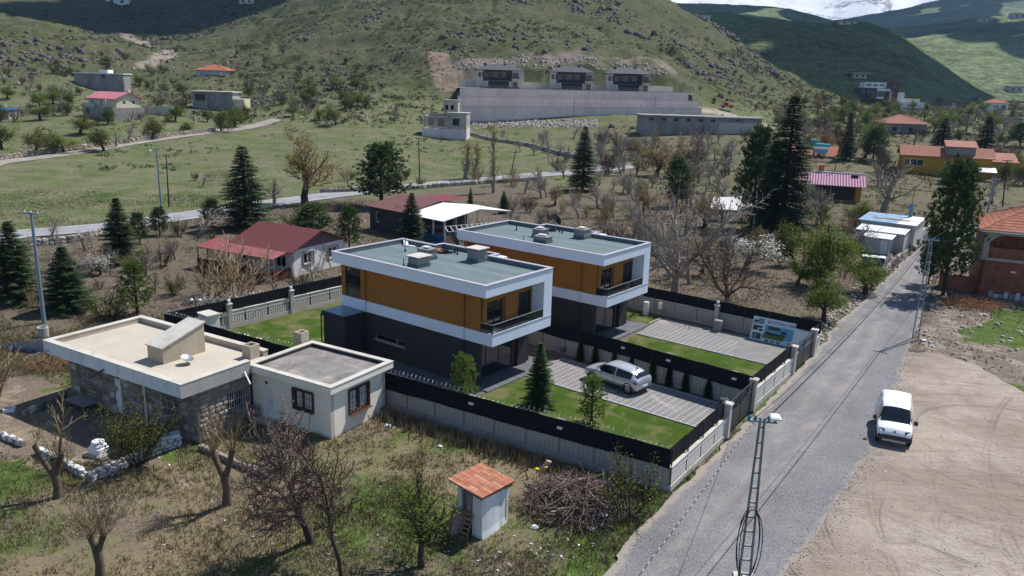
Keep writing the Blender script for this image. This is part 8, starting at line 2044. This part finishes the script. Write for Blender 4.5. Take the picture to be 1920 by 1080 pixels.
rag(1730, 640, .3, wh_, 'white sack at the foot of the far lattice pole'); rag(1748, 650, .22, wh_, 'pale stone-like sack right of the far lattice pole'); rag(1845, 592, .3, plain('pale_cardboard', (.6, .5, .42), .1), 'pale cardboard on the green grass at right')
rag(22, 552, .28, plain('red_plastic', (.5, .05, .02), .1), 'red plastic tub under the left spruce'); rag(1660, 886, .2, wh_, 'white powder spill on the sand', z=.0)
rs_ = np.random.default_rng(91)
q = np.array([P(u, v) for u, v in zip(np.concatenate([rs_.uniform(20, 1000, 50), rs_.normal(1010, 60, 45), rs_.uniform(60, 700, 50)]), np.concatenate([rs_.uniform(820, 1078, 50), rs_.normal(1040, 22, 45), rs_.uniform(300, 420, 50)]))]); k_ = free(q[:, 0], q[:, 1]); q = q[k_]; q[:, 2] += .03
def scraps(name, q, mat, label, seed, s=.055):
    rs = np.random.default_rng(seed); n = len(q); a = rs.normal(size=(n, 3)); a[:, 2] *= .3; a /= np.linalg.norm(a, axis=1)[:, None]; b = np.cross(a, [0, 0, 1.]) + rs.normal(0, .2, (n, 3)); sc = s*(.5 + rs.random((n, 1))); dist = np.linalg.norm(q[:, :2], axis=1)[:, None]/35; sc = sc*np.clip(dist, 1, 3)
    V = np.stack([q - a*sc - b*sc*.6, q + a*sc - b*sc*.5 + [0, 0, .02], q + a*sc + b*sc*.6, q - a*sc + b*sc*.4 + [0, 0, .03]], 1).reshape(-1, 3); o = link(name, np_mesh(name, V, np.arange(4*n).reshape(-1, 4), mat)); tag(o, label, 'litter', kind='stuff')
scraps('white_litter', q[::2], wh_, 'scraps of white litter over the grass', 92); scraps('blue_litter', q[1::9], bl, 'scraps of blue litter over the grass', 93, .05)
# dry brush and tangle on the rough ground, tyres and scrap by the tree
def tangle(u, v, r, n, mat, label, h=.7, name='dry_brush'):
    p = P(u, v); m = MB(); rs = np.random.default_rng(int(u+v))
    for i in range(n):
        a = rs.random()*6.283; q = np.array([math.cos(a), math.sin(a)*.7, 0])*r*math.sqrt(rs.random()); d = unit(np.array([rs.normal(), rs.normal(), .6*rs.random()])); L = r*.35*(.5+rs.random()); m.tube([q + [0, 0, h*rs.random()*.7], q + d*L*.5 + [0, 0, h*.5*rs.random()], q + d*L + [0, 0, h*.3*rs.random()]], [.02, .015, .008], 3, False)
    o = m.build(name, mat, None, loc=p); tag(o, label, 'brush'); return o
tangle(1822, 575, 2.6, 420, plain('rusty_brush', (.27, .13, .055), .3, 2, .95), 'rust-brown dry brush heap in front of the brick house', 1.0); tangle(1900, 575, 2.6, 120, M['bark_grey'], 'grey dead twigs below the brick house', .5); tangle(85, 690, 1.8, 260, plain('brown_hay', (.2, .12, .06), .3, 2, .95), 'brown hay heap left of the stone house', .5, 'hay_heap')
tangle(590, 392, 3.2, 260, M['bark_dark'], 'dark heap of cut branches under the large yellowish tree', 1.2, 'branch_heap'); tangle(640, 388, 3.0, 200, M['bark_dark'], 'second dark branch heap beside the asphalt road', 1.0, 'branch_heap')
for k_, (u, v, lab) in enumerate(((1766, 538, 'left'), (1776, 534, 'middle'), (1786, 538, 'right'))):
    m = MB(); m.tube([(.3*math.cos(t), .3*math.sin(t), .12) for t in np.linspace(0, 2*math.pi, 17)], .12, 8, False); o = m.build('old_tyre', M['tyre'], None, True, loc=P(u, v), rot=(R(15*k_), R(10), 0)); tag(o, '%s of the old tyres dumped under the roadside pine' % lab, 'tyre')
o = MB().slab((0, 0, .5), (2.6, 0, .5), (2.6, 1.2, .7), (0, 1.2, .7), .04).box(.1, .2, .1, .2, 0, .5).box(2.4, 2.5, .1, .2, 0, .5).build('sheet_table', M['whitemet'], None, loc=P(1812, 505), rot=(0, 0, R(-20))); tag(o, 'pale metal sheet on legs left of the brick house', 'sheet')
tp_ = tangle(60, 655, 1.9, 30, M['bluepanel'], 'dark tarpaulin heap left of the stone house', .4, 'tarpaulin_heap')
rt = P(60, 655); bm = bmesh.new(); bmesh.ops.create_icosphere(bm, subdivisions=3, radius=1.0)
for v_ in bm.verts: c = np.array(v_.co); v_.co = Vector(c*np.array([1.7, .8, .35])*(1 + .25*float(fbm(c[0]*2+5, c[1]*2+c[2], 3))))
me = bpy.data.meshes.new('cover'); bm.to_mesh(me); bm.free(); me.materials.append(plain('dark_tarpaulin', (.02, .026, .04), .3, 2, .4)); link('cover', me, tp_, (0, 0, .1))
cb = empty('concrete_ring', P(82, 632), 0, 'short concrete ring behind the stone house corner', 'ring'); MB().lathe([(.38, 0), (.38, .8), (.28, .8), (.28, .5)], 14).build('ring', M['conc'], cb)
sl = empty('street_lamp', LW(-21.6, -6.2, 0), 0, 'thin black garden lamp post behind the stair house', 'lamp'); MB().tube([(0, 0, 0), (0, 0, 3.1)], .05, 8).build('post', M['black'], sl); MB().beam((-.35, 0, 3.1), (.35, 0, 3.1), .05).build('bar', M['black'], sl)
for x_ in (-.3, .3): MB().lathe([(.05, 0), (.1, .06), (.12, .14), (.08, .22)], 10, (x_, 0, 3.1)).build('globe', M['pvc'], sl, True)
oh = empty('chimney_oven', LW(-21.8, -5.2, 0), -PHI, 'white garden oven beside the back wall corner', 'oven'); MB().cbox(-.6, .6, -.45, .45, 0, 1.9, .04).build('body', M['lime'], oh); MB().cbox(-.7, .7, -.55, .55, 1.9, 2.05, .03).build('slab', M['conc_lt'], oh); MB().box(-.4, .4, -.47, -.44, .9, 1.4).build('mouth', M['black'], oh)
o = MB().tube([(0, 0, 0), (0, 0, .9)], .05, 8).build('marker_post', plain('pink_marker', (.5, .12, .4), .2), None, loc=LW(-8.2, -2.6, 0)); tag(o, 'short pink-topped marker post against the charcoal wall', 'post')
# ================================================================ CLOUDS AND HAZE
t_ = NT('cloud_white'); M['cloud'] = t_.done((.8, .8, .82), 1.0, 0, 0)
def cloud(cx, cy, cz, rx, ry, seed, n=26):
    rs = np.random.default_rng(seed); bm = bmesh.new()
    for i in range(n):
        a = rs.random()*6.283; r_ = math.sqrt(rs.random()); s = (.2 + .22*rs.random())*min(rx, ry)
        m_ = Matrix.Translation((rx*r_*math.cos(a), ry*r_*math.sin(a), s*.3*rs.random())) @ Matrix.Diagonal((s, s, s*.5, 1))
        bmesh.ops.create_icosphere(bm, subdivisions=2, radius=1.0, matrix=m_)
    me = bpy.data.meshes.new('cloud'); bm.to_mesh(me); bm.free(); me.materials.append(M['cloud']); me.polygons.foreach_set('use_smooth', [True]*len(me.polygons))
    o = link('cloud', me, None, (cx, cy, cz)); tag(o, kind='structure')
def shade(x, y, rx, ry, seed, z=900.0, n=26):     # cloud whose shadow falls about x, y
    k = z/math.tan(R(SUN_EL)); cloud(x + k*math.cos(R(SUN_AZ)), y + k*math.sin(R(SUN_AZ)), z, rx, ry, seed, n)
shade(-190, 640, 150, 130, 1); shade(-420, 560, 170, 150, 6); shade(215, 640, 150, 160, 2, n=36); shade(420, 1500, 320, 380, 3, n=30); shade(700, 1080, 150, 150, 7, n=50); shade(1300, 3000, 500, 420, 8, n=22); shade(60, 720, 130, 130, 4); shade(900, 2600, 450, 320, 5, n=60)
hz = MB().box(-4600, 4600, -4600, 4600, -60, 760)
o = hz.build('haze', None); tag(o, 'thin bluish haze in the valley air', 'haze', kind='stuff')
hm = bpy.data.materials.new('haze_air'); hm.use_nodes = True; nt = hm.node_tree; nt.nodes.remove(nt.nodes['Principled BSDF'])
pv = nt.nodes.new('ShaderNodeVolumePrincipled'); pv.inputs['Color'].default_value = (.42, .64, 1.0, 1); pv.inputs['Density'].default_value = .00008; pv.inputs['Anisotropy'].default_value = .1
nt.links.new(pv.outputs[0], nt.nodes['Material Output'].inputs['Volume']); o.data.materials.append(hm)
